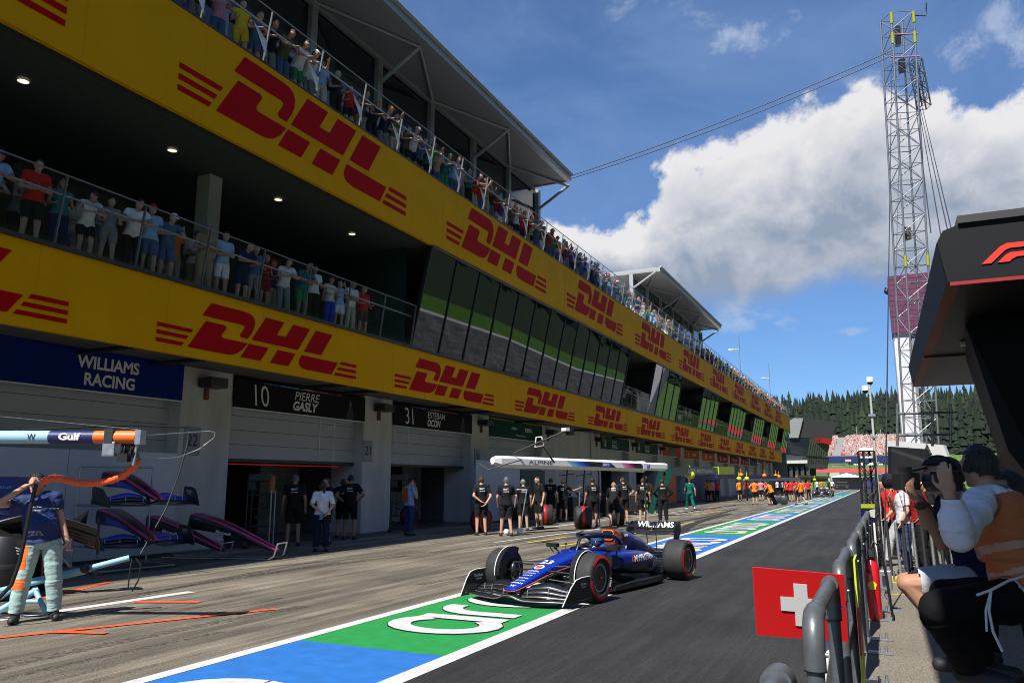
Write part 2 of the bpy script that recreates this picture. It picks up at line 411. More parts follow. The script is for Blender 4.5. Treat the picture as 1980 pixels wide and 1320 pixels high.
M_pane = glass_mat('tinted_glass', (.08, .10, .10), .095, .75)
M_clear = glass_mat('railing_glass', (.93, .96, .95), .010, .22)
# ------------------------------------------------------------------ ground, lanes, paint
def far_z(y):
    if y < 190: return 0.0
    if y < 380: return .063 * (y - 190)
    if y < 600: return 12 + .145 * (y - 380)
    return 43.9 + .02 * (y - 600)
def right_z(x): return 0.0
def land(x, y): return max(far_z(y), right_z(x)) - .05
def build_ground():
    mb = MB(); xs = [-1500, -700, -300, -150, -80, -40, -20, 0, 27, 30, 36, 45, 60, 75, 100, 160, 300, 700, 1500]
    ys = [-600, -200, -60, 0, 60, 120, 160, 189, 191, 205, 220, 240, 266, 270, 285, 300, 330, 379, 381, 420, 480, 540, 599, 640, 900, 1800]
    n = len(ys); V = [(x, y, land(x, y)) for x in xs for y in ys]
    F = [(i * n + j, (i + 1) * n + j, (i + 1) * n + j + 1, i * n + j + 1) for i in range(len(xs) - 1) for j in range(n - 1)]
    mb.add(V, F); struct('ground', mb, mat('meadow_grass', (.075, .16, .022), .9, var=.35, vs=.35, bump=.3, bs=8))
    M_ap = paved('apron_concrete', (.218, .188, .143), (.028, .026, .024), 60, 1.0, .25)
    M_as = paved('lane_asphalt', (.0305, .030, .0305), (.012, .012, .012), 70, .7, .26, .8)
    M_wk = paved('walkway_concrete', (.17, .15, .12), (.1, .1, .1), 60, 0, .15)
    struct('pit_apron', MB().box(-30, 1.0, -20, 190, -.2, 0.0), M_ap)
    struct('pit_lane', MB().quad((-3.98, -20, .004), (-.3, -20, .004), (-.3, 189, .004), (-3.98, 189, .004)), M_as)
    struct('garage_floor', MB().quad((-24, -20, .004), (-15.55, -20, .004), (-15.55, 135, .004), (-24, 135, .004)), mat('garage_floor_grey', (.10, .10, .105), .35, var=.1))
    struct('threshold_line', MB().quad((-15.5, -20, .006), (-15.42, -20, .006), (-15.42, 135, .006), (-15.5, 135, .006)), mat('threshold_red', (.32, .012, .02), .6))
    struct('walkway', MB().box(-.28, 8, -20, 190, -.2, .03), M_wk)
    # hillside across the main straight: grey terraces, a white kerb line, a green strip, then forest
    hz_ = lambda d: .80 * d
    V = []; ds = [0, 1, 2, 3, 4, 5, 6, 6.6, 7.0, 8.2, 9.6, 60, 110]; yl = [-120, -60, 0, 60, 120, 156, 220, 320]
    for y_ in yl:
        for d_ in ds: V.append((27 + max(0, .175 * (y_ - 156)) + d_, y_, hz_(d_) - .05 + (.7 * math.sin(y_ * .06 + 1) + .4 * math.sin(y_ * .13) if 0 < d_ < 100 else 0)))
    n_ = len(ds)
    for nm_, i0, i1, m_ in (('grey_terrace', 0, 7, paved('terrace_grey', (.15, .15, .15), (.04, .04, .04), 3, .9, .3)), ('terrace_kerb', 7, 8, M_line), ('green_strip', 8, 10, mat('strip_green', (.06, .15, .012), .9, var=.2, vs=.5)), ('wooded_slope', 10, 12, mat('slope_dark', (.02, .035, .012), .9, var=.3, vs=.3))):
        struct(nm_, MB().add(V, [(j * n_ + i, j * n_ + i + 1, (j + 1) * n_ + i + 1, (j + 1) * n_ + i) for j in range(len(yl) - 1) for i in range(i0, i1)]), m_)
    struct('main_straight', MB().quad((5.4, -60, .035), (24, -60, .035), (24, 260, .035), (5.4, 260, .035)), M_as)
    struct('track_edge_line', MB().quad((23.4, -60, .04), (23.8, -60, .04), (23.8, 260, .04), (23.4, 260, .04)), M_line)
    # painted strip between the lanes: blue and green fields, white edges
    y = -2.3; k = 0
    while y < 128:
        struct('painted_field', MB().quad((-5.95, y, .004), (-3.99, y, .004), (-3.99, y + 9.4, .004), (-5.95, y + 9.4, .004)), M_green_l if k % 2 else M_blue_l)
        y += 9.4; k += 1
    struct('edge_line', MB().quad((-6.07, -10, .008), (-5.90, -10, .008), (-5.90, 189, .008), (-6.07, 189, .008)), M_line)
    struct('edge_line', MB().quad((-4.08, -10, .008), (-3.88, -10, .008), (-3.88, 189, .008), (-4.08, 189, .008)), M_line)
    # floor writing: tall letters, tops towards the garages
    w = .24
    L = {'a': ([arc(.42, .5, .42, .5, 40, 320, 16)], [[(.86, 0), (.86, 1)]]),
         'r': ([[(.10, 0), (.10, .62)] + arc(.5, .55, .40, .42, 165, 75, 6)], []),
         'm': ([[(.1, 0), (.1, 1)], [(.1, .6)] + arc(.36, .6, .26, .38, 170, 0, 8) + [(.62, 0)], [(.62, .6)] + arc(.88, .6, .26, .38, 170, 0, 8) + [(1.14, 0)]], []),
         'c': ([arc(.45, .5, .42, .48, 45, 315, 16)], []), 'o': ([arc(.45, .5, .42, .48, 0, 360, 20)], [])}
    adv = {'a': 1.12, 'r': .82, 'm': 1.42, 'c': 1.0, 'o': 1.05}
    def floor_word(y0):
        dk, wh = MB(), MB(); u = 0
        for ch in 'aramco':
            st = L[ch][0] + L[ch][1]
            for mb_, ww, z in ((dk, w + .028, .012), (wh, w, .016)):
                for ii, pl in enumerate(st):
                    for q in stroke(pl, ww):
                        mb_.add([(-4.34 - p[1] * 1.18, y0 + (u + p[0]) * 1.06, z + .0006 * ii + .0001 * (q is not None)) for p in q], [(0, 1, 2, 3)])
            u += adv[ch]
        o = struct('floor_lettering', wh, M_line); dk2 = dk.build('lettering_outline', M_outline, parent=o)
    k = 0; y = -2.3
    while y < 100:
        floor_word(y + 1.02); y += 9.4
    # orange and white stop marks of the nearest garage
    def strip(name, a, b, w_, m, z=.006):
        a, b = Vector((*a, z)), Vector((*b, z)); d = (b - a).normalized(); s = Vector((-d.y, d.x, 0)) * w_ / 2
        struct(name, MB().quad(a + s, b + s, b - s, a - s), m)
    strip('white_mark', (-10.25, 5.2), (-9.97, 9.35), .20, M_line)
    strip('orange_mark', (-9.3, 5.2), (-7.60, 8.6), .11, M_orange_l, .010)
    strip('orange_mark', (-8.75, 6.25), (-8.15, 6.45), .11, M_orange_l, .013)
    strip('orange_mark', (-9.85, 8.2), (-9.0, 8.6), .11, M_orange_l, .013)
    strip('orange_mark', (-11.6, 8.3), (-12.2, 9.6), .13, M_orange_l)
    strip('orange_mark', (-11.3, 7.5), (-11.9, 8.7), .13, M_orange_l)
    # marks further along the apron
    for i, (a, b, w_, m) in enumerate([((-10.1, 20.3), (-9.4, 27.6), .12, M_line), ((-11.6, 25.5), (-11.2, 33.5), .14, M_line), ((-9.2, 20.6), (-9.0, 23.0), .10, M_yellow_l),
            ((-8.0, 19.6), (-7.8, 21.4), .12, M_yellow_l), ((-7.6, 24), (-7.4, 34), .08, mat('pale_yellow_paint', (.55, .52, .1), .7)), ((-10.7, 36), (-10.6, 46), .10, M_line),
            ((-9.9, 38), (-9.7, 49), .10, M_line), ((-8.9, 40.5), (-8.6, 47), .10, mat('pale_yellow_paint', (.55, .52, .1), .7)), ((-9.4, 46), (-9.3, 48.5), .12, M_orange_l),
            ((-9.7, 52), (-9.5, 58), .1, M_line), ((-8.1, 22.4), (-8.0, 24.4), .1, M_line)]):
        strip(m.name.split('_')[0] + '_mark', a, b, w_, m)
    # curved tyre marks
    M_sk = mat('tyre_mark', (.030, .029, .028), .85); nt = M_sk.node_tree; N = nt.nodes.new; L_ = nt.links.new; b_ = nt.nodes['Principled BSDF']
    tc = N('ShaderNodeTexCoord'); nz = N('ShaderNodeTexNoise'); nz.inputs['Scale'].default_value = 14; nz.inputs['Detail'].default_value = 6; nz.inputs['Roughness'].default_value = .75; L_(tc.outputs['Object'], nz.inputs['Vector'])
    mr_ = N('ShaderNodeMapRange'); mr_.inputs[1].default_value = .40; mr_.inputs[2].default_value = .66; mr_.inputs[3].default_value = 0; mr_.inputs[4].default_value = .75; L_(nz.outputs[0], mr_.inputs[0]); L_(mr_.outputs[0], b_.inputs['Alpha'])
    def skid(pts, w_, z):
        P = [Vector((x, y_, z)) for x, y_ in pts]; V = []; F = []
        for i in range(len(P)):
            d = (P[min(i + 1, len(P) - 1)] - P[max(i - 1, 0)]).normalized(); s = Vector((-d.y, d.x, 0)) * w_ / 2
            V += [P[i] + s, P[i] - s]
        struct('tyre_mark', MB().add(V, [(2 * i, 2 * i + 1, 2 * i + 3, 2 * i + 2) for i in range(len(P) - 1)]), M_sk)
    g = rng(5); zz = .0012
    for i in range(15):
        y0 = g.uniform(30, 72); x0 = g.uniform(-6.5, -6.15); x1 = g.uniform(-10.5, -8.0); ln = g.uniform(7, 14); pts = []; e = g.uniform(.8, 1.8)
        for k in range(25):
            t = (k / 24); s = t ** e; s = s * s * (3 - 2 * s); pts.append((x0 + (x1 - x0) * s + .05 * math.sin(t * 7), y0 - ln * t))
        zz += .0001; skid(pts, g.uniform(.16, .34), zz)
    for i in range(9):
        y0 = g.uniform(6, 26); x0 = g.uniform(-12, -6.6); ln = g.uniform(4, 12); sl = g.uniform(-.28, .10); cv = g.uniform(-.6, .6)
        zz += .0001; skid([(x0 + sl * ln * k / 20 + cv * (k / 20) ** 2, y0 - ln * k / 20) for k in range(21)], g.uniform(.10, .26), zz)
    M_sk = mat('tyre_mark_dark', (.022, .021, .021), .8, alpha=.72, var=.3, vs=6)
    skid([(-6.12, 25.6), (-6.35, 27.2), (-6.7, 29.2), (-7.0, 31.5), (-7.25, 34.5), (-7.4, 38), (-7.45, 43)], .40, .0049); skid([(-9.2, 24), (-8.3, 30), (-7.9, 36), (-7.9, 42), (-8.3, 50)], .26, .0046)
    # end of the lane: it bends up the rising ground
    V = []; 
    for y_, x0, x1 in [(188, -6, -.4), (200, -5.6, -.2), (215, -4.6, .6), (232, -2.8, 2.0), (255, 1.0, 6)]:
        V += [(x0, y_, land(x0, y_) + .09), (x1, y_, land(x1, y_) + .09)]
    struct('lane_end', MB().add(V, [(2 * i, 2 * i + 1, 2 * i + 3, 2 * i + 2) for i in range(4)]), M_as)
    for s_ in (0, 1):
        W_ = []
        for i in range(5):
            p = V[2 * i + s_]; W_ += [(p[0] - .12, p[1], p[2] + .02), (p[0] + .12, p[1], p[2] + .02)]
        struct('edge_line', MB().add(W_, [(2 * i, 2 * i + 1, 2 * i + 3, 2 * i + 2) for i in range(4)]), M_line)
build_ground()

# ------------------------------------------------------------------ pit building
PX = [15.0 + 7.75 * k for k in range(-2, 17)]            # pillar centres along the lane
YE = 140.0
D = rng(11)
pit = thing('pit_building', 'long three storey pit building with garages, dark glass gallery and crowded roof terrace', 'building', (-16, 60, 0))
def part(name, mb, m, parent=None, **kw): return mb.build(name, m, parent=parent or pit, **kw)
XL, XU = -13.9, -13.3; GB, GT = XL - .22, XU - .02
for y in PX:
    part('pillar', MB().box(-17.2, -15.9, y - .85, y + .85, 0, 4.6), M_conc)
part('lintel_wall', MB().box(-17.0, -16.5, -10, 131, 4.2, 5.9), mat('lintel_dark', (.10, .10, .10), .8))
SOLID = {3}
for k in range(len(PX) - 1):
    y0, y1 = PX[k] + .85, PX[k + 1] - .85; b = k - 2
    if b in SOLID:
        part('blank_wall', MB().box(-16.6, -16.0, y0, y1, 0, 4.6), M_conc); continue
    zb = 2.33 if b in (-1, 0, 1) else (2.5 if 4 <= b <= 8 else .02)
    mb = MB(); z = zb
    while z < 4.15:
        mb.box(-16.34, -16.30, y0, y1, z, z + .385); mb.box(-16.33, -16.298, y0 + .01, y1 - .01, z + .387, z + .40, 1); z += .40
    s = part('shutter', mb, [M_shut, mat('shutter_groove', (.13, .14, .16), .6)])
    for yy in ((y0 + (y1 - y0) * .70, y0 + (y1 - y0) * .82) if b == 0 else (y0 + .75, y0 + 1.7)): MB().box(-16.30, -16.285, yy - .012, yy + .012, zb, 4.2).build('shutter_rail', M_alu, parent=s)
    mb = MB().box(-16.36, -16.25, y0, y1, zb - .09, zb - .003); mb.build('bottom_bar', M_dark, parent=s)
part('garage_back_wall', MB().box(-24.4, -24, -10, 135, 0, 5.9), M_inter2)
for y in PX:
    part('garage_side_wall', MB().box(-24, -17.2, y - .15, y + .15, 0, 4.6), mat('garage_panel_grey', (.20, .21, .23), .5))
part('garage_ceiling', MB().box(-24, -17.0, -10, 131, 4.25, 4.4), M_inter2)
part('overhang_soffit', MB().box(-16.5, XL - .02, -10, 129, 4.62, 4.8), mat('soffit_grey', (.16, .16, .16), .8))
for yy in (11.2, 13.1, 18.5, 20.2, 26, 28.4, 34, 41, 49, 57):
    part('service_duct', MB().tube([(-16.4, yy, 4.5), (-14.1, yy, 4.5)], .06, 6), M_dark)
part('first_floor', MB().box(-24, XL - .02, -10, YE - 10, 5.86, 6.06), mat('floor_edge_grey', (.20, .21, .215), .6))
part('floor_edge', MB().box(XL - .06, XL + .05, -10, 129, 6.065, 6.15), M_dark)
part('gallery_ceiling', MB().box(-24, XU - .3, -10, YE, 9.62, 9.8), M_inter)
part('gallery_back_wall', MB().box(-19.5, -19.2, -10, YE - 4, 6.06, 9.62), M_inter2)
part('terrace_floor', MB().box(-24, XU - .02, -10, YE, 11.85, 12.0), M_conc)
part('gallery_column', MB().box(-15.75, -15.3, 14.0, 14.42, 6.06, 9.62), mat('column_grey', (.34, .36, .30), .7))
for yy in (36, 48.5, 63, 78, 94, 110, 126):
    part('gallery_column', MB().box(-15.75, -15.3, yy, yy + .42, 6.06, 9.62), mat('column_grey', (.34, .36, .30), .7))
part('gallery_end_wall', MB().box(-19.2, -14.3, 21.7, 21.85, 6.06, 9.62), mat('green_glass_wall', (.012, .045, .04), .1))
part('end_wall', MB().box(-24, -14.1, YE - 4, YE - 3.6, 0, 12), mat('end_wall_grey', (.2, .2, .2), .7))
# glazing: leaning outwards at the top, in bays of panes
M_mull = mat('mullion_dark', (.015, .016, .017), .4)
for y0, y1 in [(21.95, 45.4), (51.4, 59.4), (67.4, 74.8), (81.5, 90.9), (97.6, 106.4), (112.6, 121.5), (128.0, 136)]:
    b, t = (GB, 6.16), (GT - .03, 9.66)
    n = max(1, round((y1 - y0) / 1.84)); st = (y1 - y0) / n
    mb = MB()
    for i in range(n):
        a_, c_ = y0 + i * st + .02, y0 + (i + 1) * st - .02
        mb.quad((b[0], a_, b[1]), (b[0], c_, b[1]), (t[0], c_, t[1]), (t[0], a_, t[1]))
    w_ = part('window', mb, M_pane)
    for i in range(n + 1):
        MB().beam((b[0] - .03, y0 + i * st, b[1]), (t[0] - .03, y0 + i * st, t[1]), .055, .14).build('mullion', M_mull, parent=w_)
    mb = MB().beam((t[0], y0, t[1] - .05), (t[0], y1, t[1] - .05), .1, .1); mb.build('head_frame', M_mull, parent=w_)
part('gallery_curtain', MB().box(-18.3, -18.2, 22.2, 45, 6.06, 9.6), mat('curtain_dark', (.03, .035, .035), .8))
# roof terrace pavilions
M_sof = mat('soffit_panel', (.30, .30, .30), .7, var=.05, vs=.5)
M_steel = mat('painted_steel', (.36, .37, .38), .45, metal=.2)
M_dglass = mat('pavilion_glass', (.016, .022, .035), .06, spec=.8)
def pavilion(y0, y1, zt, near):
    xe, xw = -14.35, -16.3
    c = part('canopy', MB().box(-23, xe, y0, y1, zt, zt + .10), M_sof)
    mb = MB().box(xe + .004, xe + .26, y0, y1 + .1, zt - .03, zt + .30); mb.tube([(xe + .30, y0, zt + .34), (xe + .30, y1 + .1, zt + .34)], .09, 10)
    mb.build('gutter', M_steel, parent=c)
    MB().box(-23, xe, y0, y1, zt + .104, zt + .32).build('roof_sheet', M_steel, parent=c)
    MB().box(-23, xe, y1 + .002, y1 + .10, zt - .05, zt + .28).build('end_beam', M_steel, parent=c)
    n = round((y1 - y0) / 3.9); st = (y1 - y0 + .6) / n
    ys = [y1 + .6 - i * st for i in range(n + 1)]
    for i, y in enumerate(ys): part('terrace_post', MB().box(xw - .16, xw + .12, y - .15, y + .15, 12.0, zt - .01), M_steel)
    part('terrace_glass', MB().box(xw - .10, xw - .06, y0, y1 + .4, 12.0, zt), M_dglass)
    mb = MB()
    for z_ in (13.55, 15.2): mb.beam((xw + .06, y0, z_), (xw + .06, y1 + .5, z_), .10, .14)
    mb.beam((xw + .06, y0, zt - .12), (xw + .06, y1, zt - .12), .14, .2)
    mb.tube([(xw + .35, y0, 13.35), (xw + .35, y1 + .5, 13.35)], .08, 8)
    part('window_beam', mb, M_steel)
    for i, y in enumerate(ys):
        if i % 2 == 0:
            part('roof_strut', MB().tube([(xw + .1, y, zt - 1.1), (xe - .05, y, zt - .02)], .085, 8), M_steel)
        if i + 1 < len(ys):
            ym = ys[i + 1]
            p, q = ((xe - .1, y), (xw + .1, ym)) if i % 2 == 0 else ((xw + .1, y), (xe - .1, ym))
            part('roof_brace', MB().tube([(p[0], p[1], zt - .07), (q[0], q[1], zt - .07)], .07, 6), M_steel)
pavilion(-12, 37.4, 17.74, True)
pavilion(56.3, 81.2, 17.36, False)
part('terrace_back_wall', MB().box(-24, -23, -12, YE, 12, 17), M_steel)

# sponsor banners along both floors
DHL = [[(18.18, 30.86), (28.3, 17.1), (40.3, 17.1), (41.6, 17.5), (41.6, 18.4), (38.9, 22.0), (39.0, 23.0), (40.1, 23.39), (56.91, 23.39), (53.5, 27.0), (50.2, 29.2), (46.5, 30.5), (42.86, 30.86)],
       [(30.9, 7.95), (25.86, 14.8), (52.8, 14.8), (54.1, 15.2), (54.1, 16.1), (51.4, 19.75), (51.5, 20.7), (52.6, 21.1), (56.8, 21.1), (59.6, 17.4), (61.2, 14.3), (61.4, 11.6), (60.2, 9.6), (57.6, 8.3), (54.2, 7.95)],
       [(57.95, 23.39), (72.43, 23.39), (66.94, 30.86), (52.46, 30.86)], [(79.62, 23.39), (94.1, 23.39), (88.6, 30.86), (74.13, 30.86)],
       [(59.6, 21.1), (69.3, 7.95), (83.8, 7.95), (78.2, 15.6), (85.4, 15.6), (91, 7.95), (105.5, 7.95), (95.8, 21.1)],
       [(100.99, 21.1), (110.7, 7.95), (126.1, 7.95), (116.4, 21.1)],
       [(99.3, 23.39), (97.6, 25.8), (97.2, 27.6), (97.9, 29.3), (100, 30.4), (103.46, 30.86), (126.7, 30.86), (132.2, 23.39)]]
for i in range(3):
    y0, y1 = 22.34 + 3.4 * i, 24.09 + 3.4 * i; d0 = (y0 - 22.34) * .7356; d1 = (y1 - 22.34) * .7356
    DHL.append([(0, y0), (20.9 - d0, y0), (20.9 - d1, y1), (0, y1)])
    DHL.append([(135.4 - d0, y0), (151, y0), (151, y1), (135.4 - d1, y1)])
def banner(name, label, x, z0, z1, y0, y1, first, period, width, zc, hgt, n):
    b = thing(name, label, 'banner', (x, (y0 + y1) / 2, z0))
    MB().box(x - .12, x, y0, y1, z0, z1).build('board', M_yellow, parent=b)
    mb = MB().box(x - .1, x + .015, y0, y1, z1 + .002, z1 + .05); mb.build('top_edge', M_dark, parent=b)
    mb = MB()
    yy = y0 + 11.3 if False else 22.6
    for i in range(14):
        mb.box(x, x + .003, 22.55 + i * 11.7 - .008, 22.55 + i * 11.7 + .008, z0, z1)
    fs_ = MB()
    for i in range(50): fs_.box(x, x + .0025, y0 + 1.3 + i * 2.93 - .004, y0 + 1.3 + i * 2.93 + .004, z0, z1)
    fs_.build('panel_joint', mat('banner_joint', (.58, .26, .001), .6), parent=b)
    mb.build('seam', mat('banner_seam', (.45, .24, .004), .6), parent=b)
    sx, sz = width / 151.0, hgt / 22.91
    for i in range(n):
        ys = first + period * i; mb = MB()
        if ys + width > y1: break
        for pl in DHL:
            mb.prism([(p[0] * sx, (30.86 - p[1]) * sz) for p in pl], (x + .004, ys, zc - hgt / 2), (0, 1, 0), (0, 0, 1), (.006, 0, 0))
        mb.build('logo', M_red, parent=b)
banner('sponsor_banner', 'long yellow banner with slanted red letters below the glass gallery', XL, 4.46, 6.06, -10, 127.5, 11.57 - 9.14 * 2, 9.14, 7.1, 5.24, 1.13, 17)
banner('sponsor_banner', 'long yellow banner with slanted red letters below the roof terrace crowd', XU, 9.63, 12.05, -10, 137, 11.1 - 11.72 * 2, 11.72, 9.1, 11.0, 1.75, 15)

# glass railings
M_postg = mat('post_grey', (.20, .21, .22), .45, metal=.5)
def railing(name, label, x, z, y0, y1, step, h, lean, triangles=True, mid=True):
    g_ = thing(name, label, 'railing', (x, (y0 + y1) / 2, z)); n = max(1, round((y1 - y0) / step)); st = (y1 - y0) / n
    xt = x + lean
    MB().quad((x, y0, z), (x, y1, z), (xt, y1, z + h), (xt, y0, z + h)).build('glass_panel', M_clear, parent=g_)
    MB().tube([(xt, y0, z + h), (xt, y1, z + h)], .018, 6).build('top_rail', M_postg, parent=g_)
    if mid: MB().tube([(x + lean * .55 - .12, y0, z + h * .76), (x + lean * .55 - .12, y1, z + h * .76)], .024, 6).build('handrail', M_grey, parent=g_)
    for i in range(n + 1):
        y = y0 + i * st
        MB().beam((x - .03, y, z - .02), (xt - .03, y, z + h + .02), .028, .05).build('post', M_postg, parent=g_)
        if triangles and i:
            MB().prism([(-.50, h * .62), (-.03, h * .42), (-.03, h * .12)], (x + lean * .35 + .012, y, z), (0, 1, 0), (0, 0, 1), (.006, 0, 0)).build('white_fin', M_white, parent=g_)  # white triangle in front of the glass beside each post
railing('glass_railing', 'clear glass railing with white fins along the roof terrace edge', XU - .10, 12.10, -6.5, 136.9, 2.02, 1.38, .24)
railing('glass_railing', 'clear glass railing of the open first floor gallery over the nearest garages', XL - .14, 6.15, -7, 21.85, 1.82, 1.38, .20, triangles=False)
for i, (a_, b_) in enumerate([(45.5, 51.3), (59.5, 67.3), (74.9, 81.4), (91, 97.5), (106.5, 112.5), (121.6, 127.9)]):
    railing('glass_railing', 'short glass railing in the %s gap of the glass gallery' % ['nearest', 'second', 'third', 'fourth', 'fifth', 'farthest'][i], XL - .14, 6.15, a_, b_, 2.0, 1.3, .2, triangles=False)
# ceiling lamps of the open gallery
M_lamp = mat('lamp_disc', (.9, .8, .6), .4, emit=((1.0, .82, .55), 1.1))
for i, y in enumerate((1.5, 5.2, 8.84, 12.5, 16.2, 19.65)):
    t = thing('ceiling_lamp', 'round warm ceiling lamp of the dark gallery, %s along the row' % ['first', 'second', 'third', 'fourth', 'fifth', 'sixth'][i], 'lamp', (-14.98, y, 9.6), group='ceiling lamps of the gallery')
    MB().lathe([(.0, -.012), (.105, -.012)], (-14.98, y, 9.6), (0, 0, 1), 20).build('diffuser', M_lamp, parent=t)
    MB().lathe([(.107, 0), (.125, -.006), (.125, -.02), (.107, -.02)], (-14.98, y, 9.6), (0, 0, 1), 20).build('ring', M_alu, parent=t)
# ------------------------------------------------------------------ people
SKIN = [mat('skin_fair', (.52, .30, .21), .5, spec=.3), mat('skin_tanned', (.40, .21, .13), .5, spec=.3), mat('skin_brown', (.20, .10, .06), .5, spec=.3)]
_cl = {}
def cloth(c, name=None):
    k = tuple(round(x, 3) for x in c)
    if k not in _cl: _cl[k] = mat(name or 'cloth_%d' % len(_cl), c, .85, var=.14, vs=9, bump=.35, bs=22, spec=.15)
    return _cl[k]
M_shoe = mat('shoe_dark', (.02, .02, .024), .6); M_shoe_w = mat('shoe_white', (.6, .6, .6), .6)
V3 = lambda *a: Vector(a)
def pose(lean=0.0, yaw=0.0, nod=0.15, hy=0.0, L=None, Rr=None, lk=None, la=None, rk=None, ra=None, pel=(0, 0, .95), twist=0.0, roll=0.0):
    """joint table, person 1.78 m tall facing +Y, feet at the origin. L/Rr: (elbow, wrist[, fingertip]) absolute."""
    J = {}; P = Vector(pel); J['pel'] = P
    M = Matrix.Rotation(roll, 4, 'Y') @ Matrix.Rotation(-lean, 4, 'X') @ Matrix.Rotation(twist, 4, 'Z')
    u = lambda x, y, z: P + (M @ Vector((x, y, z)))
    J['abd'] = u(0, .0, .16); J['chest'] = u(0, -.005, .37); J['neck'] = u(0, -.015, .53)
    J['shL'] = u(-.175, -.01, .47); J['shR'] = u(.175, -.01, .47)
    H = Matrix.Rotation(hy, 4, 'Z') @ Matrix.Rotation(-nod, 4, 'X')
    J['H'] = H; J['head'] = J['neck'] + (Matrix.Rotation(roll * .6, 4, 'Y') @ Matrix.Rotation(-lean * .6, 4, 'X') @ Vector((0, .02, .0))) + H @ Vector((0, .015, .145))
    J['hipL'] = P + V3(-.095, 0, -.03); J['hipR'] = P + V3(.095, 0, -.03)
    J['knL'] = Vector(lk or (-.115, .015, .49)); J['knR'] = Vector(rk or (.115, .015, .49))
    J['anL'] = Vector(la or (-.13, -.03, .085)); J['anR'] = Vector(ra or (.13, -.03, .085))
    L = L or ((-.265, -.03, 1.14), (-.27, .06, .89)); Rr = Rr or ((.265, -.03, 1.14), (.27, .06, .89))
    J['elL'], J['wrL'] = Vector(L[0]), Vector(L[1]); J['elR'], J['wrR'] = Vector(Rr[0]), Vector(Rr[1])
    for s, A in (('L', L), ('R', Rr)):
        J['ha' + s] = Vector(A[2]) if len(A) > 2 else J['wr' + s] + (J['wr' + s] - J['el' + s]).normalized() * .09
    return J
def capsule(mb, a, b, ra, rb, n=10, sq=None):
    a, b = Vector(a), Vector(b); d = b - a; ln = d.length or 1e-4; d = d / ln
    pts = []; rs = []
    for k in range(4):
        t = math.pi / 2 * k / 4; pts.append(a - d * ra * math.cos(t)); rs.append(max(ra * math.sin(t), .002))
    for k in range(4): pts.append(a + d * ln * k / 3); rs.append(ra + (rb - ra) * k / 3)
    for k in range(1, 5):
        t = math.pi / 2 * k / 4; pts.append(b + d * rb * math.sin(t)); rs.append(max(rb * math.cos(t), .002))
    mb.tube(pts, rs, n)
def hand(mb, w, tip, s, fine, curl=.5, thumb=None):
    d = (tip - w).normalized(); x = d.orthogonal().normalized()
    z = Vector((0, 0, 1)); side = d.cross(z)
    if side.length < .2: side = d.cross(Vector((1, 0, 0)))
    side.normalize(); nrm = side.cross(d).normalized() * -1
    if side.y * (1 if s == 'R' else 1) < 0: pass
    c = w + d * .045
    M = Matrix((side, d, nrm)).transposed()
    mb.ball(c, (.040, .052, .018), 10, 8, M=M)
    for i, (o, l) in enumerate(((-.030, .070), (-.010, .080), (.010, .075), (.029, .058))):
        b = w + d * .085 + side * o; k = curl * (.9 + .15 * i)
        m = b + (d * math.cos(k * .5) - nrm * math.sin(k * .5)) * l * .5; e = m + (d * math.cos(k * 1.4) - nrm * math.sin(k * 1.4)) * l * .5
        capsule(mb, b, m, .0095, .009, 6); capsule(mb, m, e, .009, .0075, 6)
    tb = w + d * .03 + side * (-.035 if s == 'R' else .035)
    t1 = tb + (d * .6 + side * (-.6 if s == 'R' else .6) - nrm * .3).normalized() * .04
    capsule(mb, tb, t1, .012, .010, 6); capsule(mb, t1, t1 + (d * .9 - nrm * .3).normalized() * .032, .010, .008, 6)
def remesh(mb, vox, smooth=3):
    o = mb.build('tmp_body', [], smooth=True)
    m = o.modifiers.new('r', 'REMESH'); m.mode = 'VOXEL'; m.voxel_size = vox; m.use_smooth_shade = True
    if smooth:
        s = o.modifiers.new('s', 'SMOOTH'); s.factor = .5; s.iterations = smooth
    bpy.context.view_layer.update()
    me = bpy.data.meshes.new_from_object(o.evaluated_get(bpy.context.evaluated_depsgraph_get()))
    old = o.data; bpy.data.objects.remove(o); bpy.data.meshes.remove(old); return me
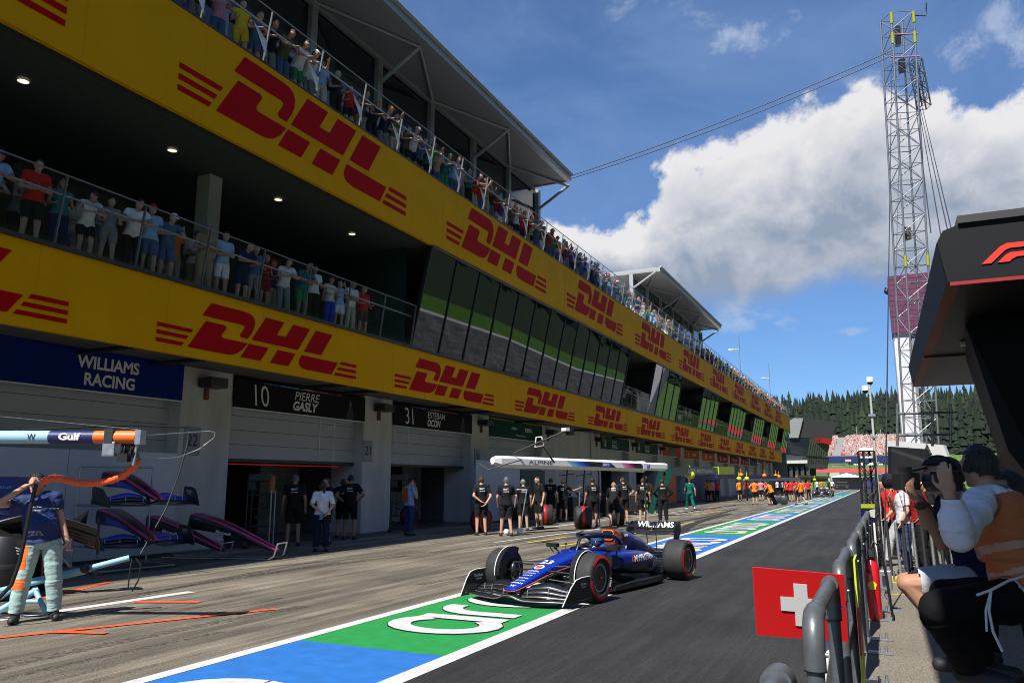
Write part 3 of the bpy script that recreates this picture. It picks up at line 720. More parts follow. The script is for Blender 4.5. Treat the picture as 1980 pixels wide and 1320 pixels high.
def figure(J, vox=.016, fold=1.0, female=False, sleeve=.62, leg='shorts', hair='short', long_sleeve=False, belly=0.0, loose=1.0, cap=False, fine=True, curl=.6, bend=0.0):
    """returns meshes: body, top, bottom, shoes, hair (+ cap) for one pose"""
    mb = MB(); seg = []
    def cap_(n, a, b, ra, rb):
        capsule(mb, J[a] if isinstance(a, str) else a, J[b] if isinstance(b, str) else b, ra, rb)
        seg.append((n, J[a] if isinstance(a, str) else a, J[b] if isinstance(b, str) else b, ra, rb))
    f = .90 if female else 1.0
    tw = (J['shR'] - J['shL']).normalized(); upv = (J['neck'] - J['pel']).normalized(); fw = upv.cross(tw) * 1.0
    Mt = Matrix((tw, upv.cross(tw).normalized(), upv)).transposed()
    hx = (J['hipR'] - J['hipL']).normalized(); Mp = Matrix((hx, Vector((0, 0, 1)).cross(hx).normalized(), Vector((0, 0, 1)))).transposed()
    g = 1.06 if female else 1.0; secs = []
    for t, rx, ry, oy in ((-.115, .06, .05, 0), (-.10, .115, .095, -.005), (-.05, .158 * g, .122, -.01), (.02, .162 * g, .120, -.005), (.10, .147 * f + belly * .5, .110 + belly * .6, belly * .5), (.18, .140 * f + belly * .6, .106 + belly, belly * .8),
                          (.27, .150 * f + belly * .3, .112 + belly * .4, .0), (.36, .166 * f, .122, .002), (.43, .164 * f, .112, -.004), (.49, .13 * f, .085, -.012), (.535, .06, .055, -.015), (.545, .02, .02, -.015)):
        c = J['pel'] + upv * t; k = min(1, max(0, (t + .1) / .2)); M_ = Mp.lerp(Mt, k) if hasattr(Mp, 'lerp') else Mt
        secs.append([c + M_ @ Vector((rx * math.copysign(abs(math.cos(a_)) ** .85, math.cos(a_)), oy + ry * math.copysign(abs(math.sin(a_)) ** .85, math.sin(a_)), 0)) for a_ in np.linspace(0, 2 * math.pi, 20, endpoint=False)])
    mb.loft(secs)
    seg.append(('pelvis', J['hipL'] + V3(0, 0, .03), J['hipR'] + V3(0, 0, .03), .115, .115))
    seg.append(('abd', J['abd'] - tw * .05, J['abd'] + tw * .05, .115, .115)); seg.append(('chest', J['chest'] - tw * .07, J['chest'] + tw * .07, .12, .12))
    cap_('shoulder', 'shL', J['neck'] - upv * .05, .062 * f, .062 * f); cap_('shoulder', 'shR', J['neck'] - upv * .05, .062 * f, .062 * f)
    cap_('neck', J['neck'] - upv * .03, J['head'] - (J['H'] @ V3(0, .01, .05)), .056 * f, .052 * f)
    H = J['H'].to_3x3(); hd = J['head']; h = lambda x, y, z: hd + H @ Vector((x, y, z))
    mb.ball(hd, (.078, .098, .112), 16, 12, M=H); mb.ball(h(0, .025, -.055), (.058, .068, .062), 12, 8, M=H)
    seg.append(('head', h(0, 0, -.05), h(0, 0, .03), .09, .09))
    if fine:
        capsule(mb, h(0, .092, .012), h(0, .110, -.022), .010, .014, 6)                       # nose
        for s in (-1, 1): mb.ball(h(.079 * s, -.005, -.012), (.012, .022, .032), 8, 6, M=H)   # ears
        capsule(mb, h(-.04, .082, .025), h(.04, .082, .025), .014, .014, 6)                   # brow
        capsule(mb, h(-.02, .088, -.062), h(.02, .088, -.062), .010, .010, 6)                 # lips
        mb.ball(h(0, .078, -.095), (.026, .022, .02), 8, 6, M=H)                              # chin
    for s in 'LR':
        cap_('uarm' + s, 'sh' + s, 'el' + s, .053 * f, .042 * f); cap_('farm' + s, 'el' + s, 'wr' + s, .042 * f, .029 * f)
        hand(mb, J['wr' + s], J['ha' + s], s, fine, curl); seg.append(('hand' + s, J['wr' + s] + (J['ha' + s] - J['wr' + s]) * .4, J['ha' + s], .035, .03))
        cap_('thigh' + s, 'hip' + s, 'kn' + s, .092, .062); cap_('calf' + s, 'kn' + s, 'an' + s, .060, .040)
        sh = (J['an' + s] - J['kn' + s]).normalized(); ft = V3(0, 1, 0) - sh * sh.y
        if abs(sh.z) < .8: ft = sh.cross(V3(1, 0, 0)); ft = ft if ft.z > 0 or sh.y > .5 else -ft
        ft = V3(ft.x, ft.y, 0) if abs(sh.z) > .6 else ft
        ft.normalize(); a = J['an' + s] + V3(0, 0, -.035) - ft * .04; b = J['an' + s] + ft * .155 + V3(.02 if s == 'R' else -.02, 0, -.045)
        cap_('foot' + s, a, b, .046, .036)
    me = remesh(mb, vox, 2 if vox < .012 else 3)
    n = len(me.vertices); co = np.empty(n * 3); me.vertices.foreach_get('co', co); co = co.reshape(-1, 3)
    no = np.empty(n * 3); me.vertices.foreach_get('normal', no); no = no.reshape(-1, 3)
    best = np.full(n, 1e9); bid = np.zeros(n, int); bt = np.zeros(n)
    for i, (nm, a, b, ra, rb) in enumerate(seg):
        a, b = np.array(a), np.array(b); d = b - a; t = np.clip(((co - a) @ d) / (d @ d + 1e-9), 0, 1)
        dist = np.linalg.norm(co - (a + t[:, None] * d), axis=1) - (ra + (rb - ra) * t)
        m = dist < best; best[m] = dist[m]; bid[m] = i; bt[m] = t[m]
    nm = np.array([s_[0] for s_ in seg])[bid]
    base = np.array([s_.rstrip('LR') if s_[-1] in 'LR' else s_ for s_ in nm])
    up = np.array(upv); hgt = (co - np.array(J['pel'])) @ up
    top = np.isin(base, ['abd', 'chest', 'shoulder']) | ((base == 'uarm') & (bt < (sleeve if not long_sleeve else 2))) | ((base == 'pelvis') & (hgt > -.045))
    if long_sleeve: top |= (base == 'farm') & (bt < .93)
    top |= (base == 'neck') & (bt < .10)
    if bend: top |= (base == 'thigh') & (bt < bend)
    lt = {'shorts': (.86, -1), 'short_shorts': (.6, -1), 'trousers': (2, .93), 'skirt': (.7, -1), 'three_quarter': (2, .45)}[leg]
    bot = ((base == 'pelvis') | ((base == 'thigh') & (bt < lt[0])) | ((base == 'calf') & (bt < lt[1])) | ((base == 'abd') & (hgt < .06)))
    foot = (base == 'foot') | ((base == 'calf') & (bt > .965))
    hl = (co - np.array(hd)) @ np.array(H)                # head-local
    head = np.isin(base, ['head']) 
    y, z = hl[:, 1], hl[:, 2]
    hr = head & ((z > .055 - .25 * np.clip(y, -.2, 0) * -1) & (y < .062) | (z > .078) | ((y < -.005) & (z > -.035)) | ((y < -.05) & (z > -.06)))
    if hair in ('long', 'tail'): hr |= (head & (y < .01) & (z > -.09)) | ((base == 'neck') & (((co - np.array(J['neck'])) @ np.array(H))[:, 1] < .0))
    if hair == 'bald': hr = head & (z > 9)
    polys = [tuple(p.vertices) for p in me.polygons]
    rr = np.random.RandomState(3)
    def wr(p, a):   # cloth folds
        return np.array([mnoise.noise(Vector(q) * 9.0) for q in p]) * a + np.array([abs(mnoise.noise(Vector((q[0] * 14, q[1] * 14, q[2] * 30 + 7 * q[0])))) - .2 for q in p]) * a * .7 + np.array([mnoise.noise(Vector((q[0] * 7, q[1] * 7, q[2] * 22))) for q in p]) * a * .6
    def shell(mask, thick, nm_, fold=0.0, tweak=None):
        fs = [p for p in polys if all(mask[i] for i in p)]
        if not fs: return None
        use = sorted({i for p in fs for i in p}); ix = {v: k for k, v in enumerate(use)}
        P = co[use]; T = thick[use] if isinstance(thick, np.ndarray) else np.full(len(use), thick)
        Q = P + no[use] * T[:, None]
        if fold: Q = Q + no[use] * wr(P, fold)[:, None]
        if tweak is not None: Q = tweak(Q, use)
        b = MB(); b.add(Q, [[ix[i] for i in p] for p in fs], 0, True)
        return b
    out = {'meshes': {}, 'J': J}
    def keep(key, b, m):
        if b is None: return
        o = b.build(key, m); out['meshes'][key] = o.data; bpy.data.objects.remove(o)
    keep('top', shell(top, .020 * loose, 'top', .008 * loose * fold), [cloth((.5, .5, .5))])
    keep('bottom', shell(bot, (.014 + .016 * (base == 'calf') + .008 * (base == 'thigh')) * loose, 'bottom', .006 * loose), [cloth((.5, .5, .5))])
    for s_ in 'LR': keep('shoe' + s_, shell(np.isin(nm, ['foot' + s_]) | ((nm == 'calf' + s_) & (bt > .965)), .010, 'shoe'), [M_shoe])
    hb = shell(hr, .014 if hair != 'bald' else 0, 'hair', .012)
    if hair in ('long', 'tail') and hb is not None:
        bk = h(0, -.085, -.03)
        if hair == 'long': hb.tube([h(0, -.06, .03), h(0, -.085, -.06), h(0, -.08, -.16), h(0, -.10, -.26)], [.075, .085, .075, .03], 10, flat=.55)
        else: hb.tube([h(0, -.095, .03), h(0, -.14, -.01), h(0, -.13, -.14), h(0, -.12, -.27)], [.025, .036, .036, .014], 8)
    keep('hair', hb, [M_black])
    if cap:
        cb = shell(head & ((z > .048) & (y > -.2) | ((y < .0) & (z > .02))), .016, 'cap')
        if cb is not None:
            pl = [(-.075, .07)] + [(.078 * math.cos(a), .085 + .085 * math.sin(a)) for a in np.linspace(math.pi, 0, 9)] + [(.075, .07)]
            cb.prism(pl, h(0, 0, .052), H @ Vector((1, 0, 0)), H @ Vector((0, 1, -.18)), H @ Vector((0, 0, .012)))
            keep('cap', cb, [M_white])
    # one-mesh version (for far figures): slots skin / top / bottom / hair / shoes
    out['body'] = me; me.materials.clear(); me.materials.append(SKIN[0])
    out['cls'] = (top, bot, foot, hr)
    out['polys'] = polys; out['co'] = co; out['no'] = no; out['eyes'] = [h(-.031, .088, .006), h(.031, .088, .006)]; out['H'] = H; out['h'] = h
    return out
def far_mesh(fig):
    top, bot, foot, hr = fig['cls']; th = np.zeros(len(top)); th[top] = .018; th[bot & ~top] = .016; th[foot] = .01; th[hr] = .014
    b = MB(); mi = []
    Q = fig['co'] + fig['no'] * th[:, None]
    b.add(Q, fig['polys'], 0, True)
    for k, p in enumerate(fig['polys']):
        s = lambda m: sum(m[i] for i in p) >= 2
        b.m[k] = 4 if s(foot) else 1 if s(top) else 2 if s(bot) else 3 if s(hr) else 0
    o = b.build('far', [SKIN[0], M_white, M_black, M_dark, M_shoe]); me = o.data; bpy.data.objects.remove(o); return me
def slot(o, i, m):
    o.material_slots[i].link = 'OBJECT'; o.material_slots[i].material = m
HAIR = {'black': (.010, .008, .007), 'brown': (.045, .022, .012), 'blond': (.30, .19, .08), 'grey': (.11, .11, .11), 'ginger': (.18, .06, .02)}
def place(fig, loc, rz, label, group=None, top=(.5, .5, .5), bottom=(.1, .1, .1), hair='brown', skin=0, cap=None, shoes=None, s=1.0, extra=None, top_name='shirt', bot_name='trousers'):
    o = bpy.data.objects.new('person', fig['body']); COL.objects.link(o); slot(o, 0, SKIN[skin])
    o.location = loc; o.rotation_euler = (0, 0, rz); o.scale = (s,) * 3; tag(o, label, 'person', group)
    def kid(key, nm, m):
        if key not in fig['meshes']: return None
        c = bpy.data.objects.new(nm, fig['meshes'][key]); COL.objects.link(c); c.parent = o; slot(c, 0, m); return c
    kid('top', top_name, top if isinstance(top, bpy.types.Material) else cloth(top)); kid('bottom', bot_name, bottom if isinstance(bottom, bpy.types.Material) else cloth(bottom))
    for s_ in 'LR': kid('shoe' + s_, 'shoe', shoes or M_shoe)
    if hair != 'bald': kid('hair', 'hair', mat('hair_' + hair, HAIR[hair], .55, var=.4, vs=30, bump=1.0, bs=70, stretch=(1, 1, .25)))
    if cap: kid('cap', 'cap', cloth(cap))
    if extra:
        for nm, mb, m in extra: mb.build(nm, m, parent=o, world=False)
    return o
def place_far(me, loc, rz, label, group, top, bottom, hair='brown', skin=0, s=1.0):
    o = bpy.data.objects.new('person', me); COL.objects.link(o); o.location = loc; o.rotation_euler = (0, 0, rz); o.scale = (s,) * 3
    for i, m in enumerate((SKIN[skin], cloth(top), cloth(bottom), mat('hair_' + hair, HAIR[hair], .6) if isinstance(hair, str) else cloth(hair), M_shoe)): slot(o, i, m)
    return tag(o, label, 'person', group)

COLS = {'white': (.72, .72, .72), 'black': (.012, .012, .013), 'navy': (.012, .02, .065), 'light blue': (.30, .48, .72), 'red': (.55, .015, .015), 'grey': (.22, .22, .23), 'olive': (.10, .11, .05),
        'pink': (.62, .25, .32), 'yellow': (.70, .50, .03), 'orange': (.80, .20, .015), 'teal': (.02, .16, .16), 'green': (.03, .25, .09), 'denim blue': (.07, .13, .26), 'khaki': (.30, .23, .13),
        'beige': (.48, .40, .28), 'brown': (.10, .05, .03), 'royal blue': (.015, .05, .45), 'dark red': (.22, .01, .02), 'purple': (.13, .04, .22), 'cream': (.62, .57, .46)}
# ------------------------------------------------------------------ spectators
LEANL = dict(L=((-.30, .26, 1.13), (-.08, .42, 1.10)), Rr=((.30, .26, 1.13), (.10, .44, 1.10)))
FIG = {}
def F_(key, *a, **k):
    if key not in FIG: FIG[key] = figure(*a, **k)
    return FIG[key]
VX = .018
POSES = {'lean': (pose(lean=.42, nod=.45, hy=.25, pel=(0, -.06, .94), **LEANL), 'leaning'),
         'stand': (pose(nod=.2, hy=.2, L=((-.25, .0, 1.14), (-.18, .22, 1.08)), Rr=((.25, .0, 1.14), (.2, .24, 1.1))), 'standing'),
         'photo': (pose(nod=.12, L=((-.24, .18, 1.24), (-.05, .30, 1.50)), Rr=((.24, .18, 1.24), (.05, .30, 1.50))), 'filming'),
         'cross': (pose(lean=.15, nod=.35, hy=-.2, L=((-.27, .05, 1.15), (.05, .20, 1.17)), Rr=((.27, .05, 1.15), (-.05, .22, 1.14))), 'arms crossed'),
         'reach': (pose(lean=.55, nod=.3, hy=.4, pel=(0, -.08, .93), L=((-.30, .40, 1.16), (-.16, .62, 1.22)), Rr=((.28, .34, 1.12), (.12, .50, 1.12))), 'reaching out')}
def spec_fig(p, leg, hair, cap, fem):
    return F_(('sp', p, leg, hair, cap, fem), POSES[p][0], VX, female=fem, leg=leg, hair=hair, cap=cap, fine=True, sleeve=.6 if not fem else .3)
LEGN = {'shorts': 'shorts', 'trousers': 'trousers', 'skirt': 'skirt', 'short_shorts': 'short shorts'}
used_labels = set()
def uniq(parts_fn, g):
    for _ in range(400):
        l = parts_fn(g)
        if l[0] not in used_labels: used_labels.add(l[0]); return l
    raise RuntimeError('labels')
def spectator(y, x, z, rz, tc, bc, leg, hair, cap, p, fem, where, group, skin=0, s=.99):
    who = 'woman' if fem else 'man'
    head = (cap + ' cap') if cap else ('bald head' if hair == 'bald' else hair + ' hair')
    lab = '%s in %s top, %s %s, %s, %s %s' % (who, tc, bc, LEGN[leg], head, POSES[p][1], where)
    k = 0
    while lab in used_labels: raise RuntimeError('same ' + lab)
    used_labels.add(lab)
    fig = spec_fig(p, leg, ('long' if fem else 'bald' if hair == 'bald' else 'short'), bool(cap), fem)
    place(fig, (x, y, z), rz, lab, group, COLS[tc], COLS[bc], hair, skin, COLS[cap] if cap else None, s=s * (.94 if fem else 1.0), top_name='top', bot_name=leg.split('_')[-1])
def rand_spec(g_):
    fem = g_.random() < .35; p = g_.choice(['lean', 'lean', 'lean', 'stand', 'stand', 'cross', 'photo', 'reach'])
    tc = g_.choice(['white', 'white', 'black', 'black', 'navy', 'grey', 'red', 'light blue', 'orange', 'olive', 'pink', 'green', 'denim blue', 'beige', 'dark red', 'teal', 'yellow', 'purple', 'brown', 'cream', 'royal blue'])
    bc = g_.choice(['denim blue', 'denim blue', 'black', 'navy', 'beige', 'grey', 'khaki', 'white'])
    hair = g_.choice(['brown', 'black', 'blond', 'grey', 'ginger', 'brown']); cap = None if fem else g_.choice([None, None, None, 'white', 'orange', 'red', 'black', 'navy'])
    leg = g_.choice(['skirt', 'trousers']) if fem else g_.choice(['shorts', 'trousers'])
    return tc, bc, leg, hair, cap, p, fem
GL = 'spectators on the first floor gallery'
g = rng(21)
M_hawaii = None
# first floor gallery, nearest to farthest along the rail
for (px, tc, bc, leg, hair, cap, p, fem) in [
    (8.15, 'light blue', 'black', 'shorts', 'brown', 'navy', 'lean', 0), (8.95, 'red', 'black', 'shorts', 'brown', None, 'cross', 0), (9.5, 'teal', 'navy', 'trousers', 'blond', None, 'stand', 1),
    (10.1, 'white', 'black', 'skirt', 'black', 'navy', 'lean', 1), (10.6, 'grey', 'grey', 'skirt', 'brown', None, 'stand', 1), (11.2, 'white', 'black', 'trousers', 'black', None, 'lean', 0),
    (11.62, 'light blue', 'denim blue', 'shorts', 'brown', 'red', 'stand', 0), (12.1, 'denim blue', 'denim blue', 'shorts', 'brown', 'white', 'lean', 0), (12.75, 'orange', 'beige', 'trousers', 'black', None, 'photo', 0),
    (13.2, 'khaki', 'khaki', 'trousers', 'grey', 'grey', 'cross', 0), (13.75, 'light blue', 'white', 'shorts', 'brown', None, 'cross', 0), (14.45, 'navy', 'navy', 'shorts', 'black', None, 'lean', 0),
    (14.85, 'denim blue', 'grey', 'shorts', 'brown', None, 'stand', 0), (15.25, 'dark red', 'dark red', 'skirt', 'blond', None, 'stand', 1), (16.0, 'white', 'grey', 'trousers', 'grey', None, 'lean', 0),
    (16.75, 'teal', 'green', 'shorts', 'brown', 'grey', 'lean', 0), (17.2, 'white', 'black', 'trousers', 'black', None, 'stand', 0), (17.95, 'cream', 'royal blue', 'trousers', 'black', None, 'stand', 1),
    (18.4, 'light blue', 'white', 'skirt', 'brown', None, 'photo', 1), (18.95, 'white', 'beige', 'trousers', 'black', None, 'cross', 0), (19.6, 'red', 'brown', 'shorts', 'brown', 'dark red', 'stand', 0)]:
    spectator(px, -14.42 - (.55 if p == 'photo' and not fem else 0), 6.07, R(-90 - g.uniform(5, 28)), tc, bc, leg, hair, cap, p, fem, 'in gallery', GL, g.choice([0, 0, 1]), s=g.uniform(.96, 1.02))
for k, px in enumerate((8.5, 9.25, 10.35, 10.9, 11.9, 12.45, 13.5, 14.1, 15.6, 16.3, 17.6, 18.7, 20.3)):
    for _ in range(50):
        try: spectator(px, -15.0 - g.uniform(0, .35), 6.07, R(-90 - g.uniform(-10, 40)), *rand_spec(g), 'behind gallery front row', GL, g.choice([0, 1]), s=g.uniform(.98, 1.05)); break
        except RuntimeError: pass
# roof terrace, front row: seen well up to about 45 m, then a dense far row
TG = 'spectators on the roof terrace'
first = [('white', 'navy', 'shorts', 'black', None, 'lean', 0), ('navy', 'denim blue', 'trousers', 'brown', None, 'stand', 0), ('white', 'denim blue', 'trousers', 'bald', None, 'lean', 0), ('black', 'denim blue', 'trousers', 'brown', None, 'cross', 0),
         ('black', 'grey', 'shorts', 'black', None, 'lean', 0), ('pink', 'denim blue', 'shorts', 'black', None, 'photo', 1), ('yellow', 'yellow', 'skirt', 'brown', None, 'stand', 1), ('denim blue', 'denim blue', 'skirt', 'blond', None, 'lean', 1),
         ('black', 'grey', 'trousers', 'brown', None, 'lean', 0), ('olive', 'denim blue', 'trousers', 'brown', None, 'lean', 0), ('white', 'green', 'shorts', 'black', None, 'lean', 0), ('white', 'grey', 'trousers', 'brown', 'white', 'reach', 0),
         ('light blue', 'cream', 'trousers', 'brown', 'black', 'stand', 0), ('black', 'black', 'trousers', 'bald', None, 'stand', 0), ('red', 'black', 'short_shorts', 'black', None, 'stand', 1), ('brown', 'khaki', 'trousers', 'brown', None, 'lean', 1),
         ('black', 'navy', 'trousers', 'brown', 'orange', 'lean', 0), ('navy', 'grey', 'trousers', 'brown', 'orange', 'reach', 0), ('olive', 'beige', 'trousers', 'black', None, 'cross', 0), ('brown', 'black', 'shorts', 'brown', None, 'lean', 1),
         ('white', 'navy', 'shorts', 'brown', 'white', 'lean', 0), ('denim blue', 'black', 'skirt', 'black', None, 'lean', 1), ('green', 'navy', 'trousers', 'brown', None, 'reach', 0), ('beige', 'denim blue', 'trousers', 'blond', None, 'lean', 1),
         ('teal', 'green', 'trousers', 'brown', 'green', 'reach', 0), ('light blue', 'denim blue', 'trousers', 'brown', None, 'lean', 0), ('pink', 'grey', 'shorts', 'brown', None, 'stand', 1), ('teal', 'black', 'trousers', 'brown', 'navy', 'stand', 0),
         ('red', 'beige', 'trousers', 'black', None, 'reach', 0), ('red', 'denim blue', 'trousers', 'black', None, 'lean', 0), ('khaki', 'beige', 'shorts', 'brown', None, 'photo', 0), ('black', 'denim blue', 'shorts', 'grey', None, 'photo', 0)]
y = 9.2; i = 0
gg = rng(33); skirtless = list(COLS)
while y < 46:
    sp = first[i] if i < len(first) else None
    for _ in range(50):
        if sp is None: sp = rand_spec(gg)
        try:
            spectator(y, -13.86 - gg.uniform(0, .12), 12.01, R(-90 - gg.uniform(0, 30)), *sp, 'on roof terrace', TG, gg.choice([0, 0, 1, 1, 2] if i > 30 else [0, 0, 1]), s=gg.uniform(1.0, 1.09)); break
        except RuntimeError: sp = None
    i += 1; y += gg.uniform(.46, .72) if y < 24 else gg.uniform(.42, .62)
# second row in places
for k in range(20):
    y2 = 11 + k * 1.75 + gg.uniform(-.5, .5)
    for _ in range(50):
        try: spectator(y2, -14.75 - gg.uniform(0, .5), 12.01, R(-90 - gg.uniform(0, 40)), *rand_spec(gg), 'behind terrace front row', TG, gg.choice([0, 1])); break
        except RuntimeError: pass
FARM = {}
def far_spec(p, leg, fem, cap=False, hair=None):
    k = (p, leg, fem)
    if k not in FARM: FARM[k] = far_mesh(figure(POSES[p][0], .030, female=fem, leg=leg, hair='long' if fem else 'short', fine=False))
    return FARM[k]
y = 46.2
while y < 90:
    for _ in range(60):
        tc, bc, leg, hair, cap, p, fem = rand_spec(gg)
        lab = 'distant %s in %s top, %s %s, %s, %s at terrace rail' % ('woman' if fem else 'man', tc, bc, LEGN[leg], (cap + ' cap') if cap else hair + ' hair', POSES[p][1])
        if lab not in used_labels: break
    used_labels.add(lab)
    place_far(far_spec(p, leg, fem), (-13.95 - gg.uniform(0, .3), y, 12.01), R(-90 - gg.uniform(-10, 30)), lab, TG, COLS[tc], COLS[bc], COLS[cap] if cap else hair, gg.choice([0, 0, 1, 2]), gg.uniform(1.0, 1.09))
    y += gg.uniform(.48, .80)

# beyond that the crowd is one dense strip of tiny figures
mb = MB(); g = rng(88); pal = list(COLS.values()); pm = [cloth(c) for c in pal] + [SKIN[0], mat('hair_brown', HAIR['brown'], .6)]
while y < 136.5:
    x = -13.95 - g.uniform(0, .4); tcol = g.randrange(len(pal)); bcol = g.choice([1, 2, 5, 12, 14]); h = g.uniform(.93, 1.05); ln = g.uniform(.1, .45)
    mb.tube([(x, y - .09, 12.01), (x - .05, y - .09, 12.88 * 1)], [.06, .09], 6, mi=bcol).tube([(x, y + .09, 12.01), (x - .05, y + .09, 12.88)], [.06, .09], 6, mi=bcol)
    mb.tube([(x - .05, y, 12.85), (x + ln * .3, y, 12.85 + .35 * h), (x + ln * .6, y, 12.85 + .60 * h)], [.15, .19, .09], 8, mi=tcol)
    for sy in (-1, 1): mb.tube([(x + ln * .5, y + sy * .19, 12.85 + .55 * h), (x + ln * .6 + .1, y + sy * .25, 13.2), (x + ln * .6 + .3, y + sy * .08, 13.2)], [.055, .045, .035], 5, mi=g.choice([tcol, len(pal)]))
    mb.ball((x + ln * .7, y, 12.85 + .78 * h), (.10, .085, .125), 8, 6, mi=len(pal)); mb.ball((x + ln * .7 - .02, y, 12.85 + .83 * h), (.105, .092, .09), 8, 5, mi=g.choice([len(pal) + 1] * 3 + [0, 9, 1]))
    y += g.uniform(.42, .62)
tag(mb.build('crowd', pm), kind='stuff')
# a few people in the far gaps of the gallery
for k, yy in enumerate([46.3, 47.6, 49.2, 50.5, 60.3, 62.6, 64.8, 66.5, 76, 78.2, 80.1, 92.3, 95, 108, 111]):
    for _ in range(60):
        tc, bc, leg, hair, cap, p, fem = rand_spec(gg)
        lab = '%s in %s top, %s %s, %s, in glass gallery gap' % ('woman' if fem else 'man', tc, bc, LEGN[leg], (cap + ' cap') if cap else hair + ' hair')
        if lab not in used_labels: break
    used_labels.add(lab)
    place_far(far_spec(p, leg, fem), (-14.5, yy, 6.07), R(-90 - gg.uniform(-10, 30)), lab, 'guests in the gaps of the glass gallery', COLS[tc], COLS[bc], COLS[cap] if cap else hair, gg.choice([0, 1]), 1)
# ------------------------------------------------------------------ racing car (x forward, y left, z up, origin on the ground amid the wheels)
M_cb = mat('car_blue', (.002, .024, .29), .36, metal=0, coat=.22, var=.06, vs=4)
M_cb_shade = mat('car_side_blue', (.002, .014, .15), .34, coat=.25, var=.08, vs=3)  # car blue darkened: shade on cover and sidepods put into the colour
M_cn = mat('car_navy', (.006, .008, .030), .30, coat=.5)
M_copper = mat('car_copper', (.26, .05, .010), .28, metal=.2, coat=.6)
M_pin = mat('car_pinstripe', (.75, .10, .06), .4)
M_wl = mat('car_white_line', (.75, .75, .75), .4)
M_rim = mat('wheel_cover', (.016, .016, .018), .35, coat=.4)
M_tred = mat('tyre_red', (.62, .012, .03), .55)
CAR_S = .94; CAR_X = .885
hx, hy = -.176, -.984
car = thing('racing_car', 'dark blue racing car with white lettering and copper airbox driving across the painted lane', 'racing car', (-4.385, 12.71, 0.012), math.atan2(hy, hx))
car.scale = (CAR_X, CAR_S, CAR_S)
def cpart(nm, mb, m, parent=None, **k): return mb.build(nm, m, parent=parent or car, world=False, **k)
def ring(x, zc, hw, ht, hb, n=2.6, k=24, yc=0.0):
    P = []
    for i in range(k):
        a = 2 * math.pi * i / k; c, s = math.cos(a), math.sin(a); e = 2 / n
        P.append((x, yc + math.copysign(abs(c) ** e, c) * hw, zc + math.copysign(abs(s) ** e, s) * (ht if s > 0 else hb)))
    return P
def resamp(secs, m=4):
    """smooth the list of section parameters along the car"""
    A = np.array(secs, float); n = len(A); out = []
    for i in range(n - 1):
        p0, p1, p2, p3 = A[max(i - 1, 0)], A[i], A[i + 1], A[min(i + 2, n - 1)]
        for k in range(m):
            t = k / m; q = .5 * ((2 * p1) + (-p0 + p2) * t + (2 * p0 - 5 * p1 + 4 * p2 - p3) * t * t + (-p0 + 3 * p1 - 3 * p2 + p3) * t ** 3)
            q[0] = p1[0] + (p2[0] - p1[0]) * t; out.append(q)
    out.append(A[-1]); return [list(q) for q in out]
# nose and monocoque:            x    zc   hw   top  bottom  squareness
NS = resamp([(2.93, .215, .060, .018, .020, 2.4), (2.88, .225, .095, .030, .035, 2.6), (2.70, .262, .125, .045, .055, 2.8), (2.40, .322, .142, .062, .075, 3), (2.05, .392, .160, .082, .10, 3.2),
             (1.70, .452, .182, .102, .13, 3.4), (1.35, .492, .205, .120, .17, 3.6), (1.05, .512, .235, .135, .20, 3.8), (.80, .520, .270, .140, .22, 4)])
MC = resamp([(.80, .520, .270, .140, .22, 4), (.55, .520, .305, .135, .24, 4), (.25, .515, .335, .130, .26, 4), (-.10, .515, .350, .130, .28, 4), (-.45, .52, .34, .14, .30, 4)])
def body(mb, S, k=28):
    mb.loft([ring(s[0], s[1], s[2], s[3], s[4], s[5], k) for s in S], cap=True); return mb
nose_b = body(MB(), NS); 
def paint(mb, f):
    for i, fc in enumerate(mb.f):
        c = sum((Vector(mb.v[j]) for j in fc), Vector()) / len(fc); nrm = (Vector(mb.v[fc[1]]) - Vector(mb.v[fc[0]])).cross(Vector(mb.v[fc[2]]) - Vector(mb.v[fc[0]])).normalized()
        mb.m[i] = f(c, nrm)
def nose_z(x):
    for a, b in zip(NS, NS[1:]):
        if a[0] >= x >= b[0]:
            t = (a[0] - x) / (a[0] - b[0] + 1e-9); return [p + (q - p) * t for p, q in zip(a, b)]
    return NS[-1]
paint(nose_b, lambda c, n: 1 if c.z < nose_z(c.x)[1] - .25 * nose_z(c.x)[4] else 0)
nose = cpart('nose', nose_b, [M_cb, M_carbon])
ln = MB()
for s in (-1, 1):
    pts = [(q[0], s * (q[2] * .985 + .004), q[1] - q[4] * .30) for q in NS]
    ln.tube(pts, .007, 6)
ln.tube([(2.925, .06 * math.cos(a), .212) for a in (0, .8, 1.57, 2.3, 3.14)], .007, 6)
ln.build('pinstripe', M_pin, parent=nose, world=False)
mono = body(MB(), MC)
paint(mono, lambda c, n: 1 if c.z < .44 else 0)
chassis = cpart('cockpit_tub', mono, [M_cb, M_carbon])
MB().tube([(.62, .19, .655), (.66, 0, .668), (.62, -.19, .655), (.30, -.26, .655), (-.10, -.285, .675), (-.40, -.25, .71), (-.48, 0, .74), (-.40, .25, .71), (-.10, .285, .675), (.30, .26, .655)], .045, 10, closed=True).build('headrest_rim', M_cn, parent=chassis, world=False)
ck = MB(); ck.prism([(.58, -.15), (.60, 0), (.58, .15), (.28, .22), (-.10, .245), (-.36, .20), (-.42, 0), (-.36, -.20), (-.10, -.245), (.28, -.22)], (0, 0, .654), (1, 0, 0), (0, 1, 0), (0, 0, .004)); ck.build('cockpit_opening', M_black, parent=chassis, world=False)
sj = MB()
for x_ in (1.42, .82):
    q = nose_z(x_); sj.tube(ring(x_, q[1], q[2] + .001, q[3] + .001, q[4] + .001, q[5], 28), .0035, 4, closed=True)
sj.build('shut_line', M_black, parent=nose, world=False)
